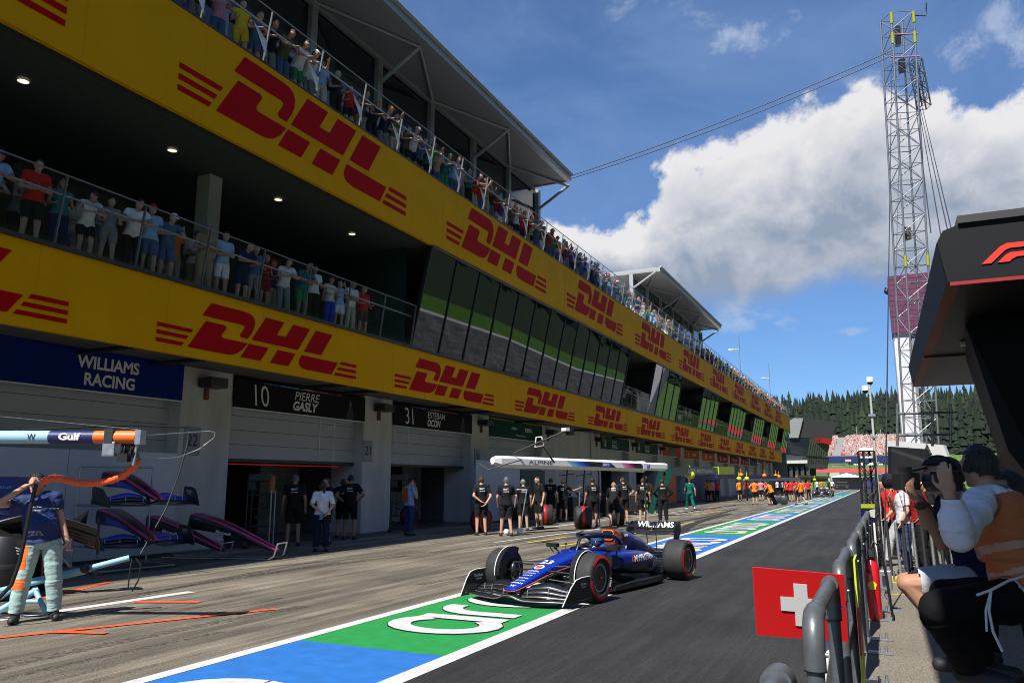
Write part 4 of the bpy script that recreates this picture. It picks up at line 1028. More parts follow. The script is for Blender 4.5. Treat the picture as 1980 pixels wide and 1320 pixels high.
# engine cover with airbox
EC = resamp([(-.40, .80, .135, .165, .20, 2.8), (-.62, .77, .170, .175, .26, 2.6), (-.95, .70, .200, .205, .30, 2.4), (-1.35, .62, .190, .195, .28, 2.2), (-1.75, .54, .150, .150, .24, 2.1), (-2.1, .47, .105, .10, .18, 2), (-2.40, .42, .06, .06, .12, 2)])
ec = body(MB(), EC)
paint(ec, lambda c, n: 1 if c.x > -.60 and c.z > .74 else 2 if (c.x > -.86 and c.z > .70) else 0)
cover = cpart('engine_cover', ec, [M_cb_shade, M_copper, M_cn])
fin = MB(); fin.prism([(-1.0, .86), (-1.3, .80), (-1.7, .69), (-2.15, .565), (-2.3, .52), (-2.3, .44), (-1.0, .6)], (0, -.008, 0), (1, 0, 0), (0, 0, 1), (0, .016, 0)); fin.build('shark_fin', M_cb_shade, parent=cover, world=False)
ai = MB(); pr_ = [(-.385, .118 * math.copysign(abs(math.cos(a)) ** .6, math.cos(a)), .845 + .085 * math.copysign(abs(math.sin(a)) ** .6, math.sin(a))) for a in np.linspace(0, 2 * math.pi, 24, endpoint=False)]
ai.tube(pr_, .013, 8, closed=True); ai.build('airbox_ring', mat('airbox_ring_orange', (.72, .16, .05), .3, coat=.5), parent=cover, world=False)
MB().add([(p[0] + .006, p[1] * .93, .845 + (p[2] - .845) * .93) for p in pr_], [tuple(range(24))]).build('airbox_opening', M_black, parent=cover, world=False)
wl = MB(); wl.tube([(-.80, -.165, .66), (-.84, -.125, .80), (-.92, -.06, .885), (-.94, 0, .902), (-.92, .06, .885), (-.84, .125, .80), (-.80, .165, .66), (-.70, .205, .60)], .008, 6); wl.build('white_trim', M_wl, parent=cover, world=False)
tcam = MB().box(-.62, -.50, -.10, .10, .955, .985); tcam.box(-.58, -.54, -.02, .02, .90, .955); tcam.build('camera_pod', M_carbon, parent=cover, world=False)
# sidepods: undercut, falling to the rear
def sidepod(s):
    SP = resamp([(.42, .47, .20, .115, .11, 3.4, .44), (.36, .47, .215, .135, .14, 3.4, .45), (.10, .455, .25, .165, .20, 3.0, .46), (-.30, .44, .27, .175, .23, 2.7, .455), (-.75, .42, .265, .155, .24, 2.5, .43),
                 (-1.15, .385, .23, .125, .22, 2.4, .38), (-1.5, .33, .17, .10, .17, 2.3, .31), (-1.8, .27, .11, .07, .12, 2.2, .24)])
    mb = MB(); mb.loft([ring(q[0], q[1], q[2], q[3], q[4], q[5], 28, s * q[6]) for q in SP])
    def f(c, n):
        q = min(SP, key=lambda q: abs(q[0] - c.x)); v = (c.z - q[1]); out_ = (c.y * s - q[6])
        return 1 if v < -.25 * q[4] + (.20 * (-.2 - c.x) if c.x < -.2 else 0) * -.5 else 0
    paint(mb, f)
    o = cpart('sidepod', mb, [M_cb_shade, M_carbon]); return o, mb
pods = {s: sidepod(s) for s in (1, -1)}
for s in (1, -1):
    mb = MB(); mb.add([(.425, s * .44 + y_ * .15, .475 + z_ * .075) for y_, z_ in [(-1, -1), (1, -1), (1, 1), (-1, 1)]], [(0, 1, 2, 3)]); mb.build('inlet', M_black, parent=pods[s][0], world=False)
# floor
fl = MB(); half = [(1.25, .18), (1.02, .34), (.98, .62), (.80, .74), (.2, .76), (-.6, .77), (-1.15, .72), (-1.32, .56), (-1.9, .50), (-2.0, .3), (-2.0, 0)]
fl.prism([(x, y) for x, y in half] + [(x, -y) for x, y in half[::-1]], (0, 0, .045), (1, 0, 0), (0, 1, 0), (0, 0, .028))
floor_ = cpart('floor', fl, M_carbon)
for s in (1, -1):
    fe = MB()
    for j, x in enumerate((.95, .90, .86, .82)): fe.prism([(x, .07), (x - .03, .30 - .03 * j), (x - .35, .22 - .02 * j), (x - .42, .07)], (0, s * (.40 + .085 * j), 0), (1, 0, 0), (0, 0, 1), (0, .008, 0))
    fe.tube([(.85, s * .745, .10), (.3, s * .78, .13), (-.5, s * .785, .13), (-1.1, s * .74, .10)], .012, 6, flat=3)
    for j in range(5): fe.prism([(-1.15 - .1 * j, .08), (-1.08 - .1 * j, .17), (-1.16 - .1 * j, .17), (-1.22 - .1 * j, .08)], (0, s * (.70 - .03 * j), 0), (1, 0, 0), (0, 0, 1), (0, s * .01, 0))
    fe.build('floor_edge_fence', M_carbon, parent=floor_, world=False)
di = MB()
for s in (-.42, -.2, 0, .2, .42): di.prism([(-1.75, .08), (-2.35, .30), (-2.42, .30), (-2.42, .20), (-2.0, .06)], (0, s, 0), (1, 0, 0), (0, 0, 1), (0, .012, 0))
di.prism([(-1.75, .075), (-2.4, .31), (-2.4, .325), (-1.75, .09)], (0, -.45, 0), (1, 0, 0), (0, 0, 1), (0, .9, 0)); di.box(-2.75, -2.35, -.05, .05, .28, .40)
di.build('diffuser', M_carbon, parent=floor_, world=False)
# halo
ha = MB(); hoop = [(-.36, .285, .70), (-.20, .30, .80), (.05, .30, .862), (.32, .235, .885), (.52, .13, .885), (.60, 0, .885)]
hoop = hoop + [(x, -y, z) for x, y, z in hoop[-2::-1]]
ha.tube(resamp(hoop, 4), .034, 10, flat=1.15); ha.tube([(.60, 0, .89), (.70, 0, .82), (.82, 0, .65)], [.036, .030, .040], 10, flat=.6)
ha.prism([(.66, -.02), (.66, .02), (.45, .16), (.05, .33), (-.1, .335), (.06, .29), (.40, .125)], (0, 0, .915), (1, 0, 0), (0, 1, 0), (0, 0, .012)); ha.prism([(.66, .02), (.66, -.02), (.45, -.16), (.05, -.33), (-.1, -.335), (.06, -.29), (.40, -.125)], (0, 0, .915), (1, 0, 0), (0, 1, 0), (0, 0, .012))
cpart('halo', ha, M_cn)
# mirrors
for s in (1, -1):
    mi = MB(); mi.obox((.60, s * .60, .705), (1, 0, 0), (0, 1, 0), (0, 0, 1), (.055, .105, .032)); mi.tube([(.62, s * .56, .67), (.60, s * .40, .56)], .012, 6, flat=2); mi.tube([(.60, s * .66, .67), (.52, s * .62, .55)], .010, 6)
    mi.prism([(.78, .72), (.60, .80), (.45, .76), (.50, .70)], (0, 0, .745), (1, 0, 0), (0, s, 0), (0, 0, .01))
    o = cpart('mirror', mi, M_carbon, bevel=.0); MB().quad(*[(.543, s * .60 + y_ * .085, .705 + z_ * .024) for y_, z_ in [(-1, -1), (1, -1), (1, 1), (-1, 1)]]).build('mirror_glass', mat('mirror_face', (.5, .55, .6), .05, metal=1), parent=o, world=False)
an = MB().tube([(1.18, .0, .62), (1.17, 0, .80)], .006, 5); an.box(1.15, 1.19, -.012, .012, .77, .80); cpart('aerial', an, M_black)
# front wing
fw = thing('front_wing', None, None); fw.parent = car
def fw_part(nm, mb, m, parent=None): return mb.build(nm, m, parent=parent or fw, world=False)
def wing_el(i, side=0):
    mb = MB(); ys = np.linspace(-.93, .93, 41) if i == 0 else side * np.linspace(.125, .93, 22); secs = []
    for y in ys:
        a = abs(y) / .93; sw = .30 * a ** 1.6
        hump = math.exp(-((a - .42) / .30) ** 2)
        x0 = 2.98 - sw - (.17 + .115 * (i - 1) * (1 - .25 * a) if i else 0)
        z0 = .085 + .07 * math.exp(-(a / .17) ** 2) if i == 0 else .105 + .033 * (i - 1) + .022 * i * hump + .02 * max(0, 1 - a / .3)
        ch = .185 if i == 0 else .135 - .02 * a
        r_ = .018 if i == 0 else .034 + .012 * i * hump
        secs.append([(x0, y, z0), (x0 - ch * .5, y, z0 + .4 * r_ + .006), (x0 - ch, y, z0 + r_), (x0 - ch, y, z0 + r_ - .006), (x0 - ch * .5, y, z0 + .4 * r_ - .010), (x0 - .01, y, z0 - .012)])
    mb.loft(secs); return mb
M_edge = mat('edge_line_grey', (.16, .16, .165), .4)
for i, sd in ((0, 0), (1, 1), (1, -1), (2, 1), (2, -1), (3, 1), (3, -1)):
    wm = wing_el(i, sd); w_ = fw_part('wing_element', wm, M_carbon, ); e = MB()
    e.tube([wm.v[6 * j] for j in range(len(wm.v) // 6 if i == 0 else 22)][:41], .0035, 5); e.build('edge_line', M_edge, parent=w_, world=False)
for s in (1, -1):
    o2 = [(2.90, .06), (2.86, .11), (2.70, .30), (2.58, .395), (2.42, .42), (2.14, .42), (2.10, .38), (2.11, .20), (2.06, .10), (2.10, .055)]
    ep = MB()
    def bow(x, z): return s * (.955 - .10 * max(0, (x - 2.5)) ** 1.2 + .0 + .05 * (z - .06))
    V = [(x, bow(x, z), z) for x, z in o2] + [(x, bow(x, z) + s * .012, z) for x, z in o2]; n = len(o2)
    ep.add(V, [tuple(range(n)), tuple(range(2 * n - 1, n - 1, -1))] + [(i, (i + 1) % n, n + (i + 1) % n, n + i) for i in range(n)])
    epo = fw_part('endplate', ep, M_carbon)
    MB().tube([(x, bow(x, z) + s * .006, z) for x, z in o2[:6]], .008, 6).build('white_edge', M_wl, parent=epo, world=False)
    MB().tube([(2.55, s * .93, .11), (2.4, s * .965, .10), (2.15, s * .99, .12)], [.02, .03, .012], 8, flat=.35).build('winglet', M_carbon, parent=epo, world=False)
    t_ = MB(); write(t_, 'Dorilton', (2.36, bow(2.36, .32) + s * .016 if s > 0 else bow(2.36, .32) - .004, .33), (-1, 0, 0) if s > 0 else (1, 0, 0), (0, 0, 1), .035, bold=.012)
    t2 = 'VENTURES'; write(t_, t2, (2.36, bow(2.36, .28) + s * .016 if s > 0 else bow(2.36, .28) - .004, .285), (-1, 0, 0) if s > 0 else (1, 0, 0), (0, 0, 1), .02, bold=.012)
    # the same writing on the face turned to the wheel side
    write(t_, 'Dorilton', (2.36, bow(2.36, .32) - s * .004, .33), (1, 0, 0) if s > 0 else (-1, 0, 0), (0, 0, 1), .05, bold=.012); write(t_, 'VENTURES', (2.36, bow(2.36, .27) - s * .004, .275), (1, 0, 0) if s > 0 else (-1, 0, 0), (0, 0, 1), .024, bold=.012)
    t_.build('lettering', M_wtext, parent=epo, world=False)
for s in (-1, 1):
    for x, y, z in ((2.74, .22, .19), (2.62, .52, .21), (2.48, .76, .20)): fw_part('flap_bracket', MB().tube([(x, s * y, z - .05), (x - .02, s * y, z + .03)], .007, 6), M_alu)
    fw_part('nose_pylon', MB().prism([(2.80, .13), (2.72, .22), (2.60, .24), (2.60, .14)], (0, s * .10, 0), (1, 0, 0), (0, 0, 1), (0, .012, 0)), M_carbon)

# rear wing
rw = thing('rear_wing', None, None); rw.parent = car
def rw_part(nm, mb, m, parent=None): return mb.build(nm, m, parent=parent or rw, world=False)
def rear_el(x0, z0, ch, up, sag):
    mb = MB(); secs = []
    for y in np.linspace(-.50, .50, 25):
        a = abs(y) / .50; zz = z0 - sag * (1 - a ** 2) - .02 * max(0, (a - .8) / .2) ** 2; xx = x0 - .03 * a
        secs.append([(xx, y, zz), (xx - ch * .5, y, zz + up * .30 + .012), (xx - ch, y, zz + up + .004), (xx - ch, y, zz + up - .004), (xx - ch * .5, y, zz + up * .28 - .012), (xx - .01, y, zz - .012)])
    mb.loft(secs); return mb
rw_part('main_plane', rear_el(-2.28, .80, .25, .055, .035), M_carbon)
flap_mb = rear_el(-2.47, .875, .085, .145, .03); flap = rw_part('flap', flap_mb, M_carbon)
rw_part('beam_wing', rear_el(-2.25, .42, .16, .05, -.02), M_carbon)
for s in (1, -1):
    ep = MB(); o2 = [(-2.21, .84), (-2.28, .93), (-2.52, 1.01), (-2.58, 1.0), (-2.60, .82), (-2.52, .66), (-2.50, .40), (-2.22, .32), (-2.16, .46), (-2.30, .62), (-2.26, .80)]
    bw = lambda z: s * (.50 - .055 * max(0, (.80 - z)) / .4 + .012 * min(1, max(0, z - .8) * 6))
    V = [(x, bw(z), z) for x, z in o2] + [(x, bw(z) + s * .014, z) for x, z in o2]; n = len(o2)
    ep.add(V, [tuple(range(n)), tuple(range(2 * n - 1, n - 1, -1))] + [(i, (i + 1) % n, n + (i + 1) % n, n + i) for i in range(n)])
    rw_part('endplate', ep, M_cn)
    MB().tube([(-2.30, s * .10, .42), (-2.33, s * .10, .66), (-2.30, s * .10, .80)], .016, 6, flat=.5).build('pylon', M_carbon, parent=rw, world=False)
MB().tube([(-2.52, 0, .93), (-2.42, 0, 1.0), (-2.34, 0, .86)], .012, 6).build('drs_actuator', M_carbon, parent=rw, world=False)
rl = MB().box(-2.78, -2.75, -.04, .04, .30, .40); rw_part('rain_light', rl, mat('rain_light_red', (.3, .01, .01), .3))
# writing
def bvh_of(mb): return BVHTree.FromPolygons([Vector(v) for v in mb.v], mb.f)
nb = bvh_of(nose_b); nt_ = MB()
sl = Vector((-1, 0, .17)).normalized()
for x, t, h_, w_ in ((2.80, 'W', .055, .10), (2.69, 'PIRELLI', .040, .20), (2.59, 'FINANCIAL', .024, .17), (2.49, 'kraken', .034, .17), (2.385, 'VAST', .03, .18), (2.29, 'SPINNEYS', .026, .18), (2.20, 'DURACELL', .036, .20), (1.78, '23', .15, .20)):
    write(nt_, t, (x, 0, .9), (0, 1, 0), sl, h_ * 1.2, w_, bold=.02, bvh=nb, pd=(0, 0, -1), lift=.003)
nt_.build('lettering', M_wtext, parent=nose, world=False)
ro = MB(); cir = [(math.cos(a) * .085, math.sin(a) * .095) for a in np.linspace(0, 2 * math.pi, 24, endpoint=False)]
poly_on(ro, cir, (2.03, 0, .9), (0, 1, 0), (1, 0, 0), bvh=nb, pd=(0, 0, -1), lift=.004); poly_on(ro, [(a * .72, b * .72) for a, b in cir], (2.03, 0, .9), (0, 1, 0), (1, 0, 0), 1, bvh=nb, pd=(0, 0, -1), lift=.006)
write(ro, 'Gulf', (2.03, 0, .9), (0, 1, 0), (-1, 0, .17), .045, .10, 2, bold=.03, bvh=nb, pd=(0, 0, -1), lift=.008)
ro.build('roundel', [mat('roundel_white', (.75, .72, .68), .4), mat('roundel_orange', (.78, .16, .03), .4), mat('roundel_navy', (.01, .02, .1), .4)], parent=nose, world=False)
for s in (1, -1):
    b = bvh_of(pods[s][1]); t_ = MB(); exx = (-1, 0, 0) if s > 0 else (1, 0, 0)
    # text reads left to right for someone facing that side
    write(t_, 'MYPROTEIN', (-.42, s * .95, .50), exx, (0, 0, 1), .105, .86, bold=.02, bvh=b, pd=(0, -s, 0), lift=.005)
    write(t_, 'KOMATSU', (-1.15, s * .95, .36), exx, (0, 0, 1), .14, .66, bold=.035, bvh=b, pd=(0, -s, 0), lift=.005)
    t_.build('lettering', M_wtext, parent=pods[s][0], world=False)
    t_ = MB(); xo = .08 if s > 0 else -.92
    for dx in (0, .055): poly_on(t_, [(dx, 0), (dx + .03, .0), (dx + .045, .085), (dx + .012, .085)], (xo + .02 * s, s * .95, .455), exx, (0, 0, 1), bvh=b, pd=(0, -s, 0), lift=.005)
    t_.build('emblem', mat('emblem_orange', (.8, .14, .03), .4), parent=pods[s][0], world=False)
    be = bvh_of(ec); t_ = MB(); write(t_, '23', (-1.78, s * .9, .56), exx, (0, 0, 1), .11, .16, bold=.01, bvh=be, pd=(0, -s, 0), lift=.004); write(t_, 'KEEPER', (-.78, s * .9, .83), exx, (0, 0, 1), .035, .16, bold=.02, bvh=be, pd=(0, -s, 0), lift=.004); t_.build('lettering', M_wtext, parent=cover, world=False)
    t_ = MB(); cx = [(math.cos(a) * .055, math.sin(a) * .055) for a in np.linspace(0, 2 * math.pi, 20, endpoint=False)]; poly_on(t_, cx, (-1.22, s * .9, .51), exx, (0, 0, 1), bvh=be, pd=(0, -s, 0), lift=.006); t_.build('roundel', mat('roundel_orange', (.78, .16, .03), .4), parent=cover, world=False)
t_ = MB(); fb = bvh_of(flap_mb); write(t_, 'WILLIAMS', (-2.4, 0, .94), (0, 1, 0), (0, 0, 1), .115, .80, bold=.02, bvh=fb, pd=(-1, 0, 0), lift=.016); t_.build('lettering', M_wtext, parent=flap, world=False)
# wheels
def wheel(x, s, w, r, front):
    yo = 1.0; yi = yo - w
    t = thing('wheel', None, None); t.parent = car; t.location = (x, 0, 0); t.scale = (CAR_S / CAR_X, 1, 1)
    prof = [(.23, yi + .01), (r - .055, yi), (r - .02, yi + .018), (r - .004, yi + .05), (r, yi + .10), (r + .001, (yi + yo) / 2), (r, yo - .10), (r - .004, yo - .05), (r - .02, yo - .018), (r - .055, yo), (.245, yo - .012), (.235, yo - .03)]
    ty = MB().lathe([(a, h * s) for a, h in prof], (0, 0, r), (0, 1, 0), 56)
    tyo = ty.build('tyre', M_rubber, parent=t, world=False)
    st_ = MB()
    for a0, a1 in ((20, 160), (200, 340)):                        # red bands on the sidewall
        A = [R(a0 + (a1 - a0) * i / 20 + (18 if front else 60)) for i in range(21)]
        V = []
        for a in A:
            for rr_, off in ((r - .030, .0), (r - .058, .004), (r - .075, .003)): V.append((math.cos(a) * rr_, s * (yo + off - .006 * (rr_ > r - .04) * 1.0), r + math.sin(a) * rr_))
        st_.add(V, [(3 * i + j, 3 * i + j + 1, 3 * i + j + 4, 3 * i + j + 3) for i in range(20) for j in (0, 1)], 0, True)
    st_.build('red_band', M_tred, parent=tyo, world=False)
    tl = MB()
    for k, tx in ((0, 'PIRELLI'), (2, 'P ZERO')):
        V, F, asp = text_geo(tx, .02); hgt = .032; P = []
        for u, v in V:
            a = R(-90 * 0 + (0 if k == 0 else 180) + 18 * (1 if front else 3)) + (u - .5) * .5 * (1 if s > 0 else -1); rr_ = .265 + v * hgt; P.append((math.cos(a) * rr_, s * (yo + .003 - .012 * (.297 - rr_) / .032), r + math.sin(a) * rr_))
        tl.add(P, F)
    tl.build('lettering', mat('tyre_lettering', (.55, .5, .1), .5) if not front else M_wtext, parent=tyo, world=False)
    rm = MB().lathe([(.0, s * (yo - .03)), (.06, s * (yo - .026)), (.20, s * (yo - .045)), (.243, s * (yo - .02))], (0, 0, r), (0, 1, 0), 40)
    rmo = rm.build('rim', M_rim, parent=t, world=False)
    MB().lathe([(.186, s * (yo - .040)), (.194, s * (yo - .036)), (.204, s * (yo - .034)), (.208, s * (yo - .036))], (0, 0, r), (0, 1, 0), 40).build('white_ring', M_wl, parent=rmo, world=False)
    MB().lathe([(.0, s * (yo + .0)), (.014, s * (yo - .002)), (.020, s * (yo - .012)), (.026, s * (yo - .03))], (0, 0, r), (0, 1, 0), 14).build('wheel_nut', mat('nut_red', (.5, .03, .03), .35, metal=.5), parent=rmo, world=False)
    MB().lathe([(.0, s * (yi + .04)), (.23, s * (yi + .03))], (0, 0, r), (0, 1, 0), 28).build('brake_duct', M_carbon, parent=rmo, world=False)
    if front:   # winglet arching over the inside of the tyre, white edged
        A = [R(a) for a in range(-5, 118, 8)]; V = []
        for a in A:
            rr_ = r + .035; V += [(math.cos(a) * rr_, s * (yi - .02), r + math.sin(a) * rr_), (math.cos(a) * rr_, s * (yi + .07), r + math.sin(a) * (rr_ - .005)), (math.cos(a) * .20, s * (yi - .03), r + math.sin(a) * .2)]
        k = len(A); wg = MB().add(V, [(3 * i, 3 * i + 1, 3 * i + 4, 3 * i + 3) for i in range(k - 1)] + [(3 * i, 3 * i + 2, 3 * i + 5, 3 * i + 3) for i in range(k - 1)], 0, False)
        wo = wg.build('wheel_winglet', M_carbon, parent=t, world=False)
        MB().tube([V[3 * i + 1] for i in range(k)], .008, 6).build('white_edge', M_wl, parent=wo, world=False)
    return t
for s in (1, -1):
    wheel(1.80, s, .325, .36, True); wheel(-1.80, s, .42, .36, False)
# suspension
for s in (1, -1):
    a = lambda *p: (p[0], s * p[1], p[2])
    for p, q in (((1.95, .17, .50), (1.80, .68, .50)), ((1.45, .21, .52), (1.80, .68, .50)), ((1.98, .16, .30), (1.82, .68, .24)), ((1.42, .20, .28), (1.82, .68, .24)), ((1.62, .21, .30), (1.80, .68, .44)), ((2.06, .16, .44), (1.95, .68, .40)),
                 ((-1.45, .16, .42), (-1.80, .60, .46)), ((-2.05, .12, .42), (-1.80, .60, .46)), ((-1.40, .25, .20), (-1.80, .60, .22)), ((-2.1, .12, .24), (-1.80, .60, .22)), ((-1.75, .12, .34), (-1.8, .6, .36))):
        cpart('suspension_arm', MB().tube([a(*p), a(*q)], .022, 8, flat=.45, upv=(0, 0, 1)), M_carbon)
    cpart('brake_drum', MB().ball(a(1.80, .62, .36), (.13, .07, .17), 10, 8), M_carbon); cpart('brake_drum', MB().ball(a(-1.8, .55, .36), (.14, .07, .17), 10, 8), M_carbon)
# driver
drv = tag(bpy.data.objects.new('person', None), 'racing driver with patterned helmet and white gloves sitting in the blue open wheel car', 'person'); COL.objects.link(drv)
drv.location = car.location; drv.rotation_euler = car.rotation_euler; drv.scale = (CAR_X, CAR_S, CAR_S)
dm = MB(); dm.ball((-.02, 0, .60), (.15, .24, .16), 16, 10); dm.tube([(.0, .2, .62), (.22, .25, .60), (.40, .13, .655)], [.07, .055, .04], 10); dm.tube([(.0, -.2, .62), (.22, -.25, .60), (.40, -.13, .655)], [.07, .055, .04], 10); dm.tube([(-.03, 0, .66), (-.02, 0, .78)], [.08, .07], 10)
rb = remesh(dm, .02, 3); dbo = bpy.data.objects.new('race_suit', rb); COL.objects.link(dbo); dbo.parent = drv; rb.materials.append(mat('race_suit_navy', (.008, .02, .12), .7))
hm = MB(); hm.ball((.02, 0, .785), (.145, .122, .135), 24, 16); hm.ball((.06, 0, .735), (.115, .10, .075), 18, 10)
ho = hm.build('helmet', mat('helmet_navy', (.02, .03, .16), .2, coat=.8), parent=drv, world=False)
hp = MB(); hb_ = bvh_of(hm)
for (y_, z_, w_, h_, mi_) in ((-.05, .86, .05, .03, 0), (.04, .865, .045, .03, 1), (.0, .72, .10, .03, 1), (.075, .80, .03, .05, 1), (-.08, .74, .03, .04, 2), (.02, .82, .05, .04, 2), (-.02, .895, .03, .02, 1)):
    poly_on(hp, [(-w_ / 2, -h_ / 2), (w_ / 2, -h_ / 2), (w_ / 2, h_ / 2), (-w_ / 2, h_ / 2)], (.5, y_, z_), (0, 1, 0), (0, 0, 1), mi_, bvh=hb_, pd=(-1, 0, 0), lift=.004)
hp.build('helmet_pattern', [mat('helmet_white', (.7, .7, .72), .3), mat('helmet_red', (.6, .03, .06), .3), mat('helmet_blue', (.05, .25, .6), .3)], parent=ho, world=False)
vz = MB()
for i in range(9):
    a = R(-62 + 15.5 * i); vz.v += [(.02 + .152 * math.cos(a), .128 * math.sin(a), .775), (.02 + .146 * math.cos(a), .124 * math.sin(a), .838)]
vz.f = [[2 * i, 2 * i + 2, 2 * i + 3, 2 * i + 1] for i in range(8)]; vz.m = [0] * 8; vz.sm = [True] * 8
vz.build('visor', mat('visor_tint', (.03, .08, .14), .08, coat=1), parent=ho, world=False)
for s in (1, -1):
    gl_ = MB(); gl_.ball((.42, s * .125, .665), (.045, .045, .05), 10, 8)
    for k in range(4): gl_.ball((.455, s * (.10 + .018 * k), .64 + .02 * k), (.03, .014, .018), 8, 6)
    gl_.build('glove', M_wl, parent=drv, world=False)
MB().obox((.46, 0, .64), (1, 0, .3), (0, 1, 0), (-.3, 0, 1), (.02, .13, .07)).build('steering_wheel', M_carbon, parent=chassis, world=False)
# ------------------------------------------------------------------ in front of the garages
_cm = cam.rotation_euler.to_matrix()
def at(px, py, d):
    """point in the place seen at a picture position, d metres ahead of the lens"""
    return Vector((0, 0, CAM_H)) + _cm @ Vector(((px - 990) / 1500 * d, -(py - 660) / 1500 * d, -d))
def face_to(dx, dy): return math.atan2(-dx, dy)       # rotation that turns local +Y to that heading
EXF, EZ = (0, 1, 0), (0, 0, 1)                        # along the facade, as read from the lane
# name panels above the doors
def sign(b, col, label, rows, extra=None, mcol=(.8, .8, .8)):
    y0, y1 = PX[b + 2] + .88, PX[b + 3] - .88; x = -15.84; z0, z1 = 3.70, 4.50
    if b == -1: z1 = 4.62
    t = thing('garage_sign', label, 'sign', (x, (y0 + y1) / 2, z0))
    MB().box(x - .05, x, y0, y1, z0, z1).build('panel', mat('panel_' + col[0], col[1], .6, var=.04, spec=.12), parent=t)
    MB().box(x - .06, x + .012, y0, y1, z0 - .03, z0 - .002).build('lower_trim', M_alu, parent=t)
    mb = MB(); w = y1 - y0
    for (txt, u, v, h, ww, bold, sh) in rows:
        write(mb, txt, (x + .006, y0 + u * w, z0 + v * (z1 - z0)), EXF, EZ, h, ww, bold=bold, shear=sh)
    mb.build('lettering', mat('sign_lettering', (.80, .80, .80), .5), parent=t)
    if extra: extra(t, x + .006, y0, y1, z0, z1)
    return t
sign(-1, ('royal_blue', (.004, .022, .21)), 'royal blue garage sign with two lines of white capitals', [('WILLIAMS', .645, .68, .29, 1.6, .03, 0), ('RACING', .655, .27, .29, 1.3, .03, 0)])
def alp_extra(px_):
    def f(t, x, y0, y1, z0, z1):
        w = y1 - y0
        for i, c in enumerate([(.02, .10, .42), (.10, .30, .55), (.45, .45, .5), (.5, .12, .22), (.4, .02, .14)]):
            a = y0 + w * (.18 + .12 * i); MB().quad((x, a, z1 - .06), (x, a + w * .12, z1 - .06), (x, a + w * .12, z1 - .02), (x, a, z1 - .02)).build('stripe', mat('stripe_%d' % i, c, .5), parent=t)
        p = MB(); c_ = y0 + w * .86
        p.quad((x, c_ - .20, z0 + .02), (x, c_ + .20, z0 + .02), (x, c_ + .16, z0 + .36), (x, c_ - .14, z0 + .36)); p.build('portrait_body', mat('portrait_navy', (.012, .016, .05), .6), parent=t)
        q = MB(); q.add([(x + .002, c_ + .0 + math.cos(a) * .075, z0 + .52 + math.sin(a) * .11) for a in np.linspace(0, 6.28, 16, endpoint=False)], [tuple(range(16))]); q.quad((x + .0015, c_ - .035, z0 + .33), (x + .0015, c_ + .035, z0 + .33), (x + .0015, c_ + .03, z0 + .45), (x + .0015, c_ - .03, z0 + .45)); q.build('portrait_face', mat('portrait_skin', (.16, .09, .065), .6), parent=t)
        h = MB(); h.add([(x + .004, c_ + math.cos(a) * .082, z0 + .565 + math.sin(a) * .085) for a in np.linspace(0, 3.14, 10)], [tuple(range(10))]); h.build('portrait_hair', M_black, parent=t)
    return f
sign(0, ('black', (.010, .010, .012)), 'black garage sign with large thin number ten beside the blue sign', [('10', .17, .50, .60, .60, -.004, -.15), ('PIERRE', .50, .68, .25, 1.15, .004, .2), ('GASLY', .49, .30, .29, 1.15, .04, .2)], alp_extra(0))
sign(1, ('black', (.010, .010, .012)), 'black garage sign with large thin number 31 next to the green sign', [('31', .17, .50, .60, .60, -.004, -.15), ('ESTEBAN', .50, .68, .25, 1.35, .004, .2), ('OCON', .47, .30, .29, 1.0, .04, .2)], alp_extra(1))
def am_extra(t, x, y0, y1, z0, z1):
    MB().box(x - .01, x + .01, y0, y1, z1 + .002, z1 + .04).build('lime_trim', mat('lime_trim', (.42, .55, .02), .5), parent=t)
def wings_logo(t, x, y0, y1, z0, z1):
    am_extra(t, x, y0, y1, z0, z1); m = MB(); c = y0 + (y1 - y0) * .42
    for s in (-1, 1):
        for k in range(3): m.prism([(0, .0 + .03 * k), (.34 - .08 * k, .06 + .035 * k), (.30 - .08 * k, .085 + .03 * k), (0, .02 + .03 * k)], (x, c, z0 + .42), (0, s, 0), (0, 0, 1), (.003, 0, 0))
    m.build('wing_emblem', mat('sign_lettering', (.80, .80, .80), .5), parent=t)
sign(2, ('dark_green', (.004, .060, .045)), 'dark green garage sign with white winged emblem and lower case word', [('aramco', .70, .60, .20, .80, .02, 0), ('Formula One Team', .55, .22, .10, 1.1, .01, 0)], wings_logo)
sign(4, ('dark_green', (.004, .060, .045)), 'dark green garage sign with number 18 beyond the blank wall', [('18', .12, .45, .44, .42, 0, 0), ('LANCE', .45, .66, .20, .95, -.005, 0), ('STROLL', .45, .30, .24, 1.15, .02, 0)], am_extra)
sign(5, ('dark_green', (.004, .060, .045)), 'dark green garage sign with number 14 beside the orange signs', [('14', .12, .45, .44, .42, 0, 0), ('FERNANDO', .48, .66, .20, 1.3, -.005, 0), ('ALONSO', .48, .30, .24, 1.2, .02, 0)], am_extra)
def centre_black(t, x, y0, y1, z0, z1):
    w = y1 - y0; MB().prism([(w * .25, 0), (w * .72, 0), (w * .66, z1 - z0), (w * .31, z1 - z0)], (x - .004, y0, z0), EXF, EZ, (.006, 0, 0)).build('dark_field', M_black, parent=t)
OR = (.62, .10, .006)
sign(6, ('orange', OR), 'orange garage sign with a black centre field', [('McLaren', .48, .5, .26, 1.6, .01, .2)], centre_black)
sign(7, ('orange', OR), 'orange garage sign with single number four', [('4', .2, .5, .5, .35, .03, .2), ('NORRIS', .6, .5, .26, 1.6, .01, .2)])
sign(8, ('orange', OR), 'orange garage sign with number 81', [('81', .25, .5, .5, .7, .03, .2), ('PIASTRI', .62, .5, .26, 1.6, .01, .2)])
RD = (.36, .006, .012)
